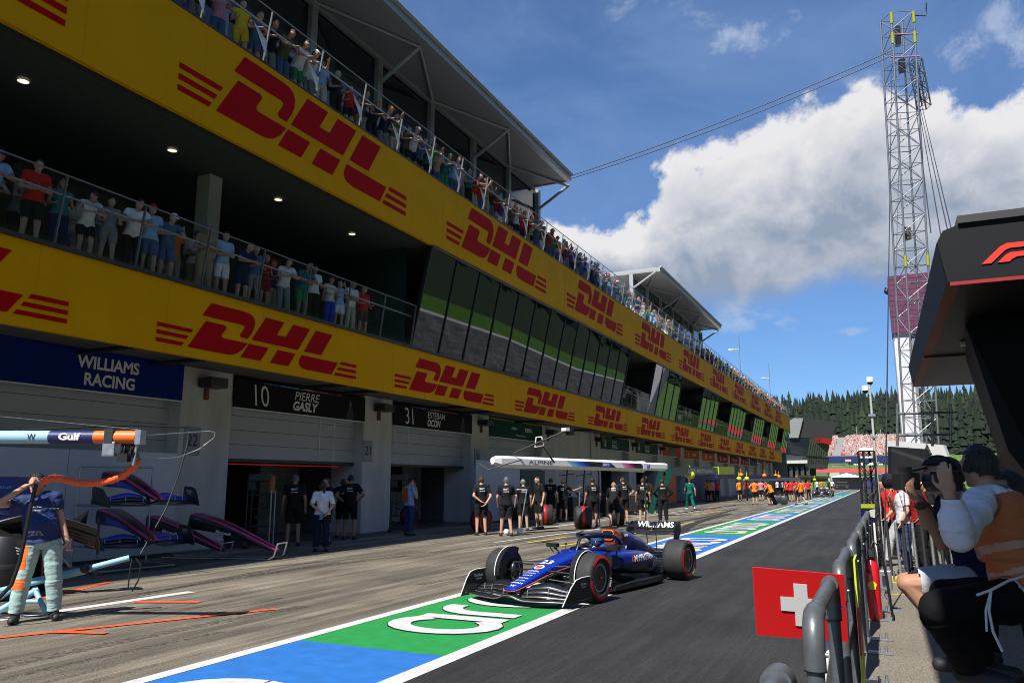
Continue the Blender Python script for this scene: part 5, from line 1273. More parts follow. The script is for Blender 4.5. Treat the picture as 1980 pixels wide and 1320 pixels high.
sign(9, ('dark_red', RD), 'red garage sign with number sixteen', [('16', .25, .5, .5, .7, .02, 0), ('LECLERC', .65, .5, .26, 1.7, .01, 0)])
sign(10, ('dark_red', RD), 'red garage sign with plain team name', [('FERRARI', .5, .5, .28, 2.4, .01, 0)])
sign(11, ('dark_red', RD), 'red garage sign with number fifty five', [('55', .25, .5, .5, .7, .02, 0), ('SAINZ', .65, .5, .26, 1.7, .01, 0)])
sign(12, ('deep_blue', (.01, .02, .22)), 'small deep blue garage sign beyond the red ones', [('11', .4, .5, .5, .6, .02, 0)])
# number plates
for k, (n, y) in enumerate(((22, 14.57), (21, 22.15), (20, 30.21))):
    t = thing('number_plate', 'grey number plate reading %s on a garage pillar' % {22: 'twenty two', 21: 'twenty one', 20: 'twenty'}[n], 'plate', (-15.88, y, 2.73))
    MB().box(-15.9, -15.875, y - .26, y + .26, 2.36, 3.08).build('plate', mat('plate_grey', (.30, .32, .35), .5), parent=t)
    mb = MB(); write(mb, str(n), (-15.871, y, 2.74), EXF, EZ, .30, .34, bold=.012); mb.build('lettering', mat('plate_navy', (.02, .03, .07), .5), parent=t)
for k, y in enumerate((14.9, 22.7, 30.5, 38.2, 46.0, 53.8, 61.5)):
    t = thing('flood_lamp', 'dark flood lamp under the banner at the top of %s pillar' % ['the 22', 'the 21', 'the 20', 'the fourth', 'the fifth', 'the sixth', 'the seventh'][k], 'lamp', (-15.7, y, 4.2), group='flood lamps on the garage pillars')
    MB().box(-15.86, -15.40, y - .30, y + .30, 4.10, 4.36).build('housing', M_dark, parent=t, bevel=.03)
    MB().box(-15.9, -15.8, y - .05, y + .05, 3.80, 4.095).build('bracket', mat('rust_bracket', (.20, .07, .03), .7), parent=t)
# garage interiors of the two open bays
t = thing('light_strip', 'thin red light strip at the top of the open garage under sign ten', 'lamp', (-16.6, 18.8, 2.2)); MB().box(-16.9, -16.85, 15.9, 21.8, 2.18, 2.21).build('tube', mat('red_strip', (.5, .01, .02), .5, emit=((1, .02, .03), .12)), parent=t)
t = thing('tool_cabinet', 'white garage wall cabinet with black drawer handles beneath a big black screen', 'cabinet', (-18.4, 26.6, 0))
MB().box(-18.9, -18.3, 24.4, 29.55, 0.05, 2.6).build('body', mat('cabinet_white', (.44, .46, .50), .45), parent=t)
for i in range(5):
    MB().box(-18.295, -18.27, 27.55, 27.72, .42 + i * .17, .45 + i * .17).build('handle', M_black, parent=t); MB().box(-18.298, -18.292, 26.9, 28.4, .53 + i * .17, .536 + i * .17).build('drawer_gap', M_dark, parent=t)
mb = MB(); write(mb, 'ENSTONE', (-18.29, 29.05, 1.5), (0, 0, 1), (0, -1, 0), .22, 1.5); mb.build('lettering', mat('cabinet_text', (.12, .13, .15), .5), parent=t)
t = thing('screen', 'large black screen on the white cabinet wall of the garage under sign 31', 'screen', (-18.25, 26, 1.25)); MB().box(-18.29, -18.24, 23.9, 27.95, 1.28, 2.4).build('panel', mat('screen_black', (.006, .006, .007), .12), parent=t); MB().box(-18.29, -18.235, 23.9, 27.95, 1.24, 1.277).build('bezel', M_alu, parent=t)
t = thing('partition', 'pale grey partition panel at the right inside the open garage under sign ten', 'partition', (-18.6, 20.8, 0)); MB().box(-18.65, -18.6, 20.0, 21.9, 0, 2.5).build('panel', mat('partition_grey', (.22, .25, .25), .5), parent=t); mb = MB(); write(mb, 'BWT', (-18.595, 20.9, 1.75), EXF, EZ, .16); write(mb, 'ALPINE', (-18.595, 20.9, 1.5), EXF, EZ, .11, .7); mb.build('lettering', mat('cabinet_text', (.12, .13, .15), .5), parent=t)
# white screens in front of the nearest garage and of the green one
def screen_wall(name, label, pts, z1, n, m, seams=True):
    t = thing(name, label, 'screen wall', (*pts[0], 0)); a, b = Vector((*pts[0], 0)), Vector((*pts[1], 0)); d = (b - a).normalized(); s = Vector((-d.y, d.x, 0)); L_ = (b - a).length
    for i in range(n):
        p, q = a + d * (L_ * i / n + .006), a + d * (L_ * (i + 1) / n - .006); mb = MB(); mb.obox((p + q) / 2 + Vector((0, 0, .08 + (z1 - .08) / 2)), d, s, EZ, ((q - p).length / 2, .02, (z1 - .08) / 2)); mb.build('panel', m, parent=t)
    MB().obox((a + b) / 2 + Vector((0, 0, .05)), d, s, EZ, (L_ / 2, .05, .03)).build('foot_rail', M_dark, parent=t); return t
M_wp = mat('screen_white', (.52, .54, .58), .5, var=.03)
screen_wall('screen_wall', 'long pale screen wall standing before the blue signed garage', ((-15.2, -6), (-15.2, 13.55)), 2.36, 7, M_wp)
screen_wall('screen_wall', 'pale screen wall beside the 20 pillar under the white boom', ((-14.9, 28.2), (-14.5, 31.6)), 2.55, 2, M_wp)
screen_wall('screen_wall', 'dark green screen beside the pale panels under the white boom', ((-14.5, 31.65), (-14.4, 34.2)), 2.2, 1, mat('screen_green', (.006, .05, .05), .5))
screen_wall('screen_wall', 'orange screen panel behind the teal crew member', ((-14.4, 55.2), (-14.4, 60.2)), 2.1, 1, mat('screen_orange', (.55, .11, .012), .6))
screen_wall('screen_wall', 'deep blue screen row beyond the orange panel', ((-13.8, 63), (-13.8, 75)), 2.2, 4, mat('screen_blue', (.008, .018, .10), .6))
# near boom with the orange hose
bd = (at(268, 850, 9.25) - at(100, 850, 9.25)).normalized(); be = at(266, 845, 9.25)
t = thing('pit_boom', 'light blue, navy and orange pit boom reaching in from the left', 'boom', (be.x, be.y, 0)); up_ = Vector((0, 0, 1)); bn = bd.cross(up_).normalized()
def seg(nm, a, b, m, r=.078):
    return MB().tube([be - bd * a, be - bd * b], r, 20).build(nm, m, parent=t)
seg('orange_section', 0.0, .50, mat('boom_orange', (.80, .16, .02), .45)); seg('navy_section', .502, 1.03, mat('boom_navy', (.012, .02, .11), .45)); seg('blue_section', 1.032, 5.5, mat('boom_light_blue', (.30, .55, .66), .45))
MB().obox(be + bd * .035, bd, bn, up_, (.032, .075, .085)).build('end_cap', M_grey, parent=t)
mb = MB(); fr = -bn if (-bn).dot(-be) > 0 else bn
write(mb, 'Gulf', be - bd * .77 + fr * .082 + up_ * .005, bd, up_, .085, .26, bold=.04); mb.build('lettering', M_wtext, parent=t)
mb = MB(); write(mb, 'W', be - bd * 1.22 + fr * .082, bd, up_, .08, .10, bold=.01); mb.build('emblem', mat('boom_navy', (.012, .02, .11), .45), parent=t)
MB().obox(be - bd * .30 + Vector((0, 0, -.14)), bd, bn, up_, (.075, .08, .09)).build('hose_clamp', M_grey, parent=t, bevel=.02); MB().obox(be - bd * .31 + Vector((0, 0, .01)), bd, bn, up_, (.05, .084, .085)).build('strap', M_dark, parent=t)
mb = MB(); g = rng(4)
for k in range(9):
    p = be - bd * (.02 + .02 * k) + Vector((0, 0, -.08)); mb.tube([p, p + Vector((g.uniform(-.05, .05), g.uniform(-.05, .05), -.10)), p + Vector((g.uniform(-.08, .08), g.uniform(-.06, .06), -.18)), p + Vector((.03, .02, -.06))], .011, 6)
mb.obox(be - bd * .14 + Vector((0, 0, -.24)), bd, bn, up_, (.06, .05, .05)); mb.build('cable_bundle', M_black, parent=t)
MB().tube([be + Vector((0, 0, -.08)), be + Vector((-.01, 0, -.22)), be + Vector((-.02, -.01, -.33))], .02, 8).build('hose_drop', M_grey, parent=t)
MB().tube([be + up_ * .09 - bd * 5, be + up_ * .45 - bd * 5, at(0, 805, 9.25), be + up_ * .09], .006, 6).build('stay', M_dark, parent=t)
def wire(name, label, pts, r=.008, m=None, n=6):
    return solo(name, MB().tube(pts, r, n), m or M_black, label, 'cable')
wire('cable', 'dark cable looping from the near boom to the 22 plate', [at(*p) for p in ((30, 832, 9.3), (150, 826, 9.6), (255, 822, 10), (340, 826, 10.4), (362, 826, 10.5), (366, 832, 10.5), (362, 860, 10.4), (345, 920, 10.2), (320, 985, 10), (272, 1070, 9.6))], .011)
wire('cable', 'thin grey cable arching from the boom end past the 22 plate', [at(*p) for p in ((270, 842, 9.25), (330, 838, 9.6), (405, 833, 10), (416, 836, 10), (414, 846, 10), (385, 868, 9.9), (345, 884, 9.7), (310, 886, 9.5), (268, 878, 9.3))], .006, M_grey)
hz = [at(*p) for p in ((266, 886, 9.28), (262, 898, 9.30), (252, 908, 9.33), (238, 919, 9.36), (218, 927, 9.40), (195, 932, 9.44), (170, 934, 9.48), (145, 932, 9.52), (120, 926, 9.55), (106, 924, 9.56), (96, 925, 9.56), (84, 931, 9.58))]
hz = [Vector(q) for q in resamp([list(p) for p in hz], 6)]
solo('air_hose', MB().tube(hz, [.042 + .006 * math.sin(i * 2.1) + .004 * math.sin(i * 5.3) for i in range(len(hz))], 12), mat('hose_orange', (.92, .13, .03), .5, bump=.9, bs=30), 'thick wrinkled orange hose hanging from the boom to the crewman', 'hose')
solo('air_line', MB().tube([at(*p) for p in ((70, 935, 9.6), (58, 985, 9.5), (48, 1040, 9.45), (38, 1085, 9.4), (22, 1130, 9.3), (-20, 1175, 9.2))], [.024] * 6, 8), M_black, 'black air line held beside the crewman in mint trousers', 'hose')
# crewman holding the hose
J = pose(nod=.12, hy=-.55, roll=.19, L=((-.18, -.02, 1.15), (-.27, .05, .90), (-.285, .09, .815)), Rr=((.50, .10, 1.36), (.22, .19, 1.575), (.15, .20, 1.61)), lk=(-.16, .01, .49), rk=(.16, .02, .49), la=(-.20, -.04, .085), ra=(.20, .02, .085))
fg = figure(J, .0095, fold=1.5, leg='trousers', hair='short', loose=1.25, belly=.035, curl=1.1, sleeve=.55)
bt_ = fg['meshes']['bottom']
for p in bt_.polygons:
    c = p.center
    p.material_index = 1 if (c.x > .135 and c.y > -.02 and (.60 < c.z < .98 or .38 < c.z < .50) and c.x > .10) else 0
bt_.materials.append(mat('trouser_orange', (.80, .16, .02), .7))
man = place(fg, (-9.70, 6.63, 0), face_to(.80, -.60), 'man in navy shirt and mint trousers with orange patches holding the orange hose', top=mat('shirt_navy_blue', (.008, .030, .13), .75, var=.3, vs=3, bump=.35, bs=20), bottom=mat('trouser_mint', (.36, .52, .50), .8, var=.10, vs=8, bump=.5, bs=14), hair='black', skin=0, s=1.05)
man.name = 'person'
tx = MB(); tb = BVHTree.FromPolygons([v.co for v in fg['meshes']['top'].vertices], [tuple(p.vertices) for p in fg['meshes']['top'].polygons])
write(tx, 'Dorilton', (.09, .5, 1.33), (-1, 0, 0), EZ, .018, .10, bold=.02, bvh=tb, pd=(0, -1, 0)); write(tx, 'KOMATSU', (.09, .5, 1.29), (-1, 0, 0), EZ, .018, .11, bold=.03, bvh=tb, pd=(0, -1, 0)); write(tx, 'Kraken', (-.09, .5, 1.31), (-1, 0, 0), EZ, .02, .09, bold=.02, bvh=tb, pd=(0, -1, 0))
for k in range(5): write(tx, '///', (.06, .5, 1.0 + .012 * k), (-1, 0, 0), EZ, .006, .16 - .02 * k, bvh=tb, pd=(0, -1, 0))
tx.build('lettering', M_wtext, parent=man, world=False)
# light blue front jack
t = thing('car_jack', 'light blue tubular car jack lying on the floor behind the crewman', 'jack', tuple(at(60, 1150, 9.9)[:2]) + (0,))
mj = mat('jack_blue', (.26, .52, .66), .4)
for nm, p, q, r in (('handle', (250, 1078, 10.4), (165, 1100, 10.2), .040), ('arm', (165, 1102, 10.2), (60, 1125, 10.0), .05), ('arm', (90, 1120, 10.0), (-40, 1150, 9.9), .035), ('frame_tube', (75, 1138, 10.0), (-30, 1195, 9.7), .04), ('frame_tube', (40, 1128, 10.0), (-30, 1175, 9.8), .03),
                    ('leg', (66, 1136, 10.0), (90, 1186, 9.8), .032), ('frame_tube', (20, 1162, 9.9), (75, 1162, 9.9), .025), ('frame_tube', (35, 1125, 10), (-10, 1150, 9.9), .025)):
    MB().tube([at(*p), at(*q)], r, 10).build(nm, mj, parent=t)
MB().ball(at(165, 1098, 10.15), .065, 10, 8).tube([at(168, 1102, 10.1), at(186, 1109, 10.1)], .014, 6).build('pivot', M_black, parent=t)
MB().tube([at(*p) for p in ((255, 1080, 10.4), (250, 1110, 10.3), (248, 1135, 10.3), (256, 1142, 10.3), (268, 1120, 10.3), (272, 1090, 10.4), (262, 1078, 10.4))], .010, 6).build('pull_cord', M_black, parent=t)
# spare front wings and nose cones
M_pinkm = mat('nose_pink', (.72, .03, .22), .4, coat=.3); M_bpan = mat('nose_blue_panel', (.04, .06, .55), .4, coat=.3)
def spare(name, label, c, ang, tilt, wing=True, stripe=M_pinkm, base=M_carbon, texts=(), scale=.95, group=None):
    t = thing(name, label, 'spare nose', c, 0, group); e = bpy.data.objects.new('nose_unit', None); COL.objects.link(e); e.parent = t
    e.matrix_local = Matrix.Rotation(ang, 4, 'Z') @ Matrix.Rotation(tilt, 4, 'Y') @ Matrix.Scale(scale, 4) @ Matrix.Translation((-2.1, 0, -.3))
    n = bpy.data.objects.new('nose', nose.data); COL.objects.link(n); n.parent = e
    for i in (0, 1): slot(n, i, base)
    mb = MB()
    for s in (-1, 1): mb.tube([(q[0], s * (q[2] * .80), q[1] + q[3] * .80) for q in NS], .038, 6, flat=.6)
    o = mb.build('pink_edge', stripe, parent=e, world=False)
    mb = MB()
    for s in (-1, 1):
        F = [(q[0], s * (q[2] + .008), q[1] + q[3] * .1) for q in NS if 1.2 < q[0] < 2.2]; G = [(q[0], s * (q[2] + .008), q[1] - q[4] * .6) for q in NS if 1.2 < q[0] < 2.2]
        k = len(F); mb.add(F + G, [(i, i + 1, k + i + 1, k + i) for i in range(k - 1)])
    mb.build('side_panel', M_bpan if wing else base, parent=e, world=False)
    bl = MB()
    for s in (-1, 1):
        bl.add([(.80, s * .10, .18), (.80, s * .27, .64), (1.5, s * .21, .57), (1.5, s * .12, .20)], [(0, 1, 2, 3)])
    if texts:
        tm = MB()
        for tx_, x_, z_, h_ in texts:
            for s in (-1, 1): write(tm, tx_, (x_, s * .295, z_), (-s, 0, 0), (0, 0, 1), h_, bold=.03, centre=True)
        tm.build('lettering', M_wtext, parent=e, world=False)
    if wing:
        for ch in list(fw.children):
            cpy = ch.copy(); COL.objects.link(cpy); cpy.parent = e
            if stripe is M_pinkm and ch.name.startswith('wing_element') and ch.name[-1] in '356': slot(cpy, 0, M_bpan)
            for gch in ch.children:
                if gch.name.startswith(('edge_line', 'lettering', 'winglet')):
                    q = gch.copy(); COL.objects.link(q); q.parent = e
    return t
spare('spare_front_wing', 'spare black front wing with pink nose edge, upper of two on the rack', (-13.6, 11.25, 1.50), R(-14), R(4), group=None)
spare('spare_front_wing', 'spare black front wing with pink nose edge, lower of two on the rack', (-13.6, 11.2, .72), R(-14), R(4))
t = thing('wing_rack', 'grey tube rack carrying two spare front wings before the pale screen wall', 'rack', (-13.8, 11.2, 0))
for k, (p, q) in enumerate([((-14.3, 10.4, .02), (-14.3, 10.4, 2.0)), ((-14.05, 11.9, .02), (-14.05, 11.9, 2.0)), ((-14.3, 10.4, 2.0), (-14.05, 11.9, 2.0)), ((-14.3, 10.4, 1.25), (-14.05, 11.9, 1.25)), ((-14.3, 10.4, 1.25), (-13.5, 10.3, 1.25)), ((-14.05, 11.9, 1.25), (-13.3, 11.8, 1.25)), ((-14.3, 10.4, .48), (-13.5, 10.3, .48)), ((-14.05, 11.9, .48), (-13.3, 11.8, .48)), ((-14.3, 10.4, .06), (-13.2, 10.2, .06)), ((-14.05, 11.9, .06), (-13.0, 11.7, .06)), ((-13.2, 10.2, .06), (-13.0, 11.7, .06))]):
    MB().tube([p, q], .022, 8).build('rack_tube', M_grey, parent=t)
for k, (nm, c, a) in enumerate((('left', (-14.25, 13.25, .42), R(14)), ('right', (-13.05, 13.65, .42), R(14)))):
    spare('spare_nose', 'black spare nose cone with pink edge on a low tube stand, %s' % ('nearer the screen wall' if k == 0 else 'at the shadow edge'), c, a, R(10), False, texts=(('Microsoft', 1.72, .40, .075), ('mapfre', 1.68, .25, .065)), scale=1.0)
    s_ = thing('nose_stand', 'low silver tube stand under the black nose cone %s' % ('nearer the screen wall' if k == 0 else 'at the shadow edge'), 'stand', (c[0], c[1], 0)); u = Vector((math.cos(a), math.sin(a), 0)); v = Vector((-u.y, u.x, 0)); c0 = Vector((c[0], c[1], 0))
    for w_ in (-.22, .22):
        MB().tube([c0 - u * .55 + v * w_ + EZ_ * .03 if False else c0 - u * .55 + v * w_ + Vector((0, 0, .03)), c0 + u * .75 + v * w_ + Vector((0, 0, .03)), c0 + u * .85 + v * w_ + Vector((0, 0, .10)), c0 + u * .92 + v * w_ + Vector((0, 0, .36))], .018, 8).build('side_tube', M_alu, parent=s_)
    MB().tube([c0 + u * .92 - v * .22 + Vector((0, 0, .36)), c0 + u * .92 + v * .22 + Vector((0, 0, .36))], .018, 8).build('cross_tube', M_alu, parent=s_)
# the blue car's own spare wing, propped up behind the crewman, and blue cabinet
spare('spare_front_wing', 'spare blue and white lined front wing propped behind the crewman', (-11.9, 8.0, .62), R(-36), R(-62), True, M_wl, M_cn, texts=(('PROTEIN', 2.0, .30, .06),), scale=.9)
t = thing('leaning_wing', 'dark V shaped wing panel with white letters and white edge leaning behind the crewman', 'wing panel', (-12.3, 9.2, 0))
for s, (a_, b_, c_, d_) in enumerate((((112, 1068, 11.9), (165, 1016, 12.2), (172, 985, 12.2), (96, 1030, 11.9)), ((-8, 1065, 11.3), (60, 1085, 11.5), (66, 1050, 11.5), (-8, 1020, 11.3)))):
    P4 = [at(*q) for q in (a_, b_, c_, d_)]; nn = (P4[1] - P4[0]).cross(P4[3] - P4[0]).normalized(); mb = MB().add(P4 + [p + Vector((-.03, .03, 0)) for p in P4], [(0, 1, 2, 3), (7, 6, 5, 4), (0, 4, 5, 1), (1, 5, 6, 2), (2, 6, 7, 3), (3, 7, 4, 0)]); pn = mb.build('blade', M_carbon, parent=t)
    MB().tube([P4[0], P4[1]], .014, 6).build('white_edge', M_wl, parent=pn)
    tm = MB(); fr_ = Vector((.82, -.57, 0)); write(tm, 'TEIN' if s == 0 else 'OTEIN', (P4[0] + P4[1]) / 2 + (P4[3] - P4[0]).normalized() * .10 + fr_ * .02, P4[1] - P4[0], P4[3] - P4[0], .10, .40 if s == 0 else .46, bold=.02); tm.build('lettering', M_wtext, parent=pn)
MB().tube([at(112, 1066, 11.9), at(135, 1095, 11.9)], .02, 6).tube([at(-8, 1064, 11.3), at(-8, 1112, 11.2)], .02, 6).build('prop', M_dark, parent=t)
t = thing('tool_cart', 'tall blue cabinet with orange edge at the far left behind the crewman', 'cabinet', (-12.9, 7.9, 0)); c0 = at(26, 1000, 12.6)
MB().obox((c0.x, c0.y, 1.0), (.9, .43, 0), (-.43, .9, 0), EZ, (.16, .3, .78)).build('body', mat('cart_blue', (.006, .02, .20), .4), parent=t); MB().obox((c0.x - .15, c0.y - .09, 1.0), (.9, .43, 0), (-.43, .9, 0), EZ, (.012, .305, .79)).build('edge', mat('boom_orange', (.80, .16, .02), .45), parent=t)
tm = MB()
for k, tx_ in enumerate(('Gulf', 'KOMATSU', 'PIRELLI', 'VAST')): write(tm, tx_, (c0.x + .15, c0.y - .27, 1.62 - .2 * k), (.9, .43, 0), EZ, .05, .2, bold=.01)
tm.build('lettering', mat('dim_white', (.3, .35, .5), .5), parent=t)
t = thing('tyre_cover', 'black covered tyre pile at the far left edge', 'tyres', (-12.2, 7.2, 0)); c0 = at(10, 1060, 11.6); MB().lathe([(0, .95), (.30, .95), (.36, .9), (.36, .05), (.33, 0), (0, 0)], (c0.x, c0.y, 0.0), EZ, 24).build('cover', M_black, parent=t); MB().lathe([(.362, .44), (.366, .46), (.366, .50), (.362, .52)], (c0.x, c0.y, 0), EZ, 24).build('band', M_dark, parent=t)
# scaffold light stands
def stand(label, base, w, h, topk):
    t = thing('light_stand', label, 'stand', (*base, 0)); b = Vector((*base, 0)); u = Vector((.905, .426, 0)); v = Vector((-.426, .905, 0))
    for i in (0, 1):
        for j in (0, 1): MB().tube([b + u * w * i + v * .35 * j + Vector((0, 0, .08)), b + u * w * i + v * .35 * j + Vector((0, 0, h * (1 if i == 0 else .86)))], .02, 6).build('pole', M_grey if i else M_dark, parent=t)
    for z in (.12, .55, 1.0, 1.35):
        MB().tube([b + Vector((0, 0, z)), b + u * w + Vector((0, 0, z))], .014, 6).tube([b + v * .35 + Vector((0, 0, z)), b + u * w + v * .35 + Vector((0, 0, z))], .014, 6).build('rung', M_dark, parent=t)
    MB().obox(b + u * w * .5 + Vector((0, 0, h + .08)), u, v, EZ, (.26, .2, .10)).obox(b + u * w * .2 + Vector((0, 0, h - .12)), u, v, EZ, (.10, .1, .14)).build('equipment_head', M_black, parent=t, bevel=.03)
    for k in range(5): MB().obox(b + u * (w * .2 + .08 * k) + Vector((0, 0, .35 + .22 * k)), u, v, EZ, (.06, .06, .04)).build('clamp', M_black, parent=t)
    for i in (0, 1): MB().lathe([(0, -.03), (.07, -.03), (.07, .03), (0, .03)], b + u * w * i + Vector((0, 0, .07)), v, 12).build('castor', M_dark, parent=t)
    return t
s_ = stand('dark equipment stand with draped harness before the 22 pillar', (-15.0, 15.7), .62, 1.72, 0)
MB().tube([Vector((-14.9, 15.8, 1.78)), Vector((-14.9, 15.85, 1.5)), Vector((-14.95, 15.8, 1.15))], [.09, .06, .02], 8, flat=.5).build('harness', M_black, parent=s_); MB().obox((-14.5, 16.05, 1.62), (.9, .43, 0), (-.43, .9, 0), EZ, (.05, .1, .22)).build('orange_pouch', mat('pouch_orange', (.35, .12, .04), .7), parent=s_, bevel=.02)
stand('dark equipment stand with lamp head before the 21 pillar', (-15.2, 22.6), .55, 1.75, 1)
# white boom of the second team
a, b = at(957, 889, 25.0), at(1235, 899, 30.0); d = (b - a).normalized(); L_ = (b - a).length; nn = d.cross(Vector((0, 0, 1))).normalized(); nn = nn if nn.dot(-a) > 0 else -nn
t = thing('pit_boom', 'long white pit boom with black lettering and blue and pink stepped stripes', 'boom', (a.x, a.y, 0))
sec = lambda p, k=1.0: [p + nn * x * k + Vector((0, 0, z * k)) for x, z in ((.20, .06), (.20, -.13), (.05, -.24), (-.12, -.24), (-.20, -.12), (-.20, .06), (-.10, .14), (.10, .14))]
M_bw = mat('boom_white', (.72, .72, .72), .45)
MB().loft([sec(a - d * .10, .55), sec(a + d * .12), sec(b)], sm=False).build('beam', M_bw, parent=t)
MB().loft([sec(b + d * .02, 1.12), sec(b + d * .22, 1.12)], sm=False).build('joint', M_bw, parent=t)
MB().loft([sec(b + d * .23, .8), sec(b + d * 1.6, .8), sec(b + d * 1.75, .6)], sm=False).build('tip_section', M_bw, parent=t)
tm = MB(); write(tm, 'ALPINE', a + d * L_ * .255 + nn * .206 + Vector((0, 0, -.035)), d, EZ, .13, 1.15, bold=.0); tm.build('lettering', M_black, parent=t)
def strp(u0, u1, c, sl, top_=True):
    p0 = a + nn * .204; z0, z1 = -.125, .055; MB().add([p0 + d * (u0 + sl) + Vector((0, 0, z0)), p0 + d * (u1 + sl) + Vector((0, 0, z0)), p0 + d * u1 + Vector((0, 0, z1)), p0 + d * u0 + Vector((0, 0, z1))], [(0, 1, 2, 3)]).build('stripe', mat('boom_stripe_%s' % c[0], c[1], .45), parent=t)
Lt = L_ + 1.7
for k, c in enumerate((('sky', (.15, .42, .70)), ('azure', (.05, .25, .62)), ('blue', (.02, .10, .50)), ('deep', (.015, .03, .30)))): strp(Lt * .345 + .24 * k, Lt * .345 + .24 * (k + 1), c, .35)
strp(Lt * .345 + .96, Lt * .60, ('black', (.012, .012, .014)), .35)
for k, c in enumerate((('rose', (.75, .22, .42)), ('pink', (.72, .10, .32)), ('magenta', (.55, .03, .2)), ('wine', (.25, .01, .08)))): strp(Lt * .67 + .16 * k, Lt * .67 + .16 * (k + 1), c, .25)
strp(Lt * .67 + .64, Lt * .80, ('black', (.012, .012, .014)), .25)
for u in (.575, .835):
    p0 = a + d * Lt * u + nn * .212 + Vector((0, 0, -.03)); MB().add([p0 + d * x + Vector((0, 0, z)) for x, z in ((-.26, -.08), (.22, -.08), (.28, .08), (-.20, .08))], [(0, 1, 2, 3)]).build('tag_field', mat('tag_blue', (.10, .10, .45), .5), parent=t)
    tm = MB(); write(tm, 'BWT', p0 + nn * .006, d, EZ, .10, .34, bold=.03, shear=.2); tm.build('lettering', M_wtext, parent=t)
MB().tube([at(993, 876, 25.4), at(1102, 829, 25.2)], .035, 6).build('mast_arm', M_black, parent=t); MB().tube([at(1046, 858, 26), at(1072, 894, 26.4)], .03, 6).build('stay', M_black, parent=t)
MB().tube([at(1034, 864, 25.5), at(1037, 845, 25.5), at(1047, 844, 25.5), at(1052, 861, 25.5)], .025, 6, closed=True).build('mirror_hoop', M_wl, parent=t)
MB().obox(at(1102, 833, 25.2), d, nn, EZ, (.10, .1, .14)).build('camera_head', M_black, parent=t); MB().obox(at(1094, 830, 25.1), d, nn, EZ, (.10, .1, .05)).build('camera_hood', M_wl, parent=t)
for k, px_ in enumerate((1157, 1246)):
    p = at(px_, 903, 28.6 if k == 0 else 30.2); MB().tube([p, (p.x, p.y, .05)], .03, 8).build('prop', M_dark, parent=t); MB().lathe([(.16, 0), (.14, .05), (.03, .07)], (p.x, p.y, 0), EZ, 12).build('prop_foot', M_dark, parent=t)
p = at(1246, 950, 30.15)
for k in range(6): MB().obox((p.x + .05, p.y - .03, .5 + .27 * k), d, nn, EZ, (.05, .05, .05)).build('signal_lamp', mat('signal_yellow', (.5, .5, .08), .4) if k % 2 else mat('signal_white', (.6, .6, .6), .4), parent=t)
wire('cable', 'dark cable drooping from the white boom tip to the 20 plate', [at(*q) for q in ((925, 895, 25), (945, 908, 24.8), (975, 898, 24.8), (1008, 889, 25))], .018)
# green boom and its pillar, farther booms
a, b = at(1292, 911, 41), at(1412, 909, 56)
t = thing('pit_boom', 'dark green pit boom with white words and lime end section', 'boom', (a.x, a.y, 0)); d = (b - a).normalized(); nn = d.cross(Vector((0, 0, 1))).normalized(); nn = nn if nn.dot(-a) > 0 else -nn
MB().beam(a, b, .3, .46).build('beam', mat('boom_green', (.004, .055, .045), .4), parent=t); MB().beam(a + (b - a) * .70 + nn * .05, b + d * .3 + nn * .05, .34, .5).build('lime_section', mat('boom_lime', (.50, .66, .03), .45), parent=t)
tm = MB(); write(tm, 'ASTON MARTIN aramco', a + (b - a) * .40 + nn * .19, d, EZ, .26, 6.6, bold=.01); tm.build('lettering', M_wtext, parent=t)
for px_ in (1262, 1278): MB().beam(at(px_ + 18, 904, 39), at(px_ - 4, 992, 38.5), .22).build('pillar', mat('boom_green', (.004, .055, .045), .4), parent=t)
for k, (px0, px1, py, dd, col, nm) in enumerate([(1385, 1500, 921, 62, (.008, .012, .10), 'deep blue'), (1440, 1545, 925, 76, (.30, .32, .36), 'pale grey'), (1490, 1580, 924, 90, (.012, .012, .014), 'black'), (1540, 1604, 921, 112, (.5, .16, .03), 'thin orange')]):
    t = thing('pit_boom', '%s pit boom above the far crews' % nm, 'boom', tuple(at(px0, py, dd))[:2] + (0,)); MB().beam(at(px0, py, dd), at(px1, py + 1, dd * 1.25), .3, .35).build('beam', mat('far_boom_%d' % k, col, .5), parent=t); p = at((px0 + px1) / 2, py, dd * 1.12); MB().tube([p, (p.x, p.y, 0)], .08, 6).build('prop', M_dark, parent=t)
for k, (px, py, dd, c, nm) in enumerate([(1334, 918, 45, 'lime', 'lime'), (1433, 918, 66, 'o', 'orange'), (1478, 919, 72, 'o', 'orange'), (1500, 919, 78, 'o', 'orange'), (1506, 921, 80, 'o', 'orange'), (1429, 925, 64, 'lime', 'lime'), (1444, 925, 65, 'lime', 'lime'), (1575, 927, 100, 'lime', 'lime')]):
    p = at(px, py, dd); m = mat('cover_lime', (.55, .62, .03), .5) if c == 'lime' else mat('cover_orange', (.75, .22, .02), .5); r_ = .21 * (1.4 if k == 0 else 1)
    t = thing('gun_cover', '%s hanging cover over a wheel gun, number %s from the near end' % (nm, ['one', 'two', 'three', 'four', 'five', 'six', 'seven', 'eight'][k]), 'cover', tuple(p), group='bright covers hanging from the far booms'); MB().ball(p, (r_, r_, r_ * .8), 10, 8).tube([p + Vector((0, 0, .1)), p + Vector((0, 0, .55))], .03, 6).build('cover', m, parent=t)
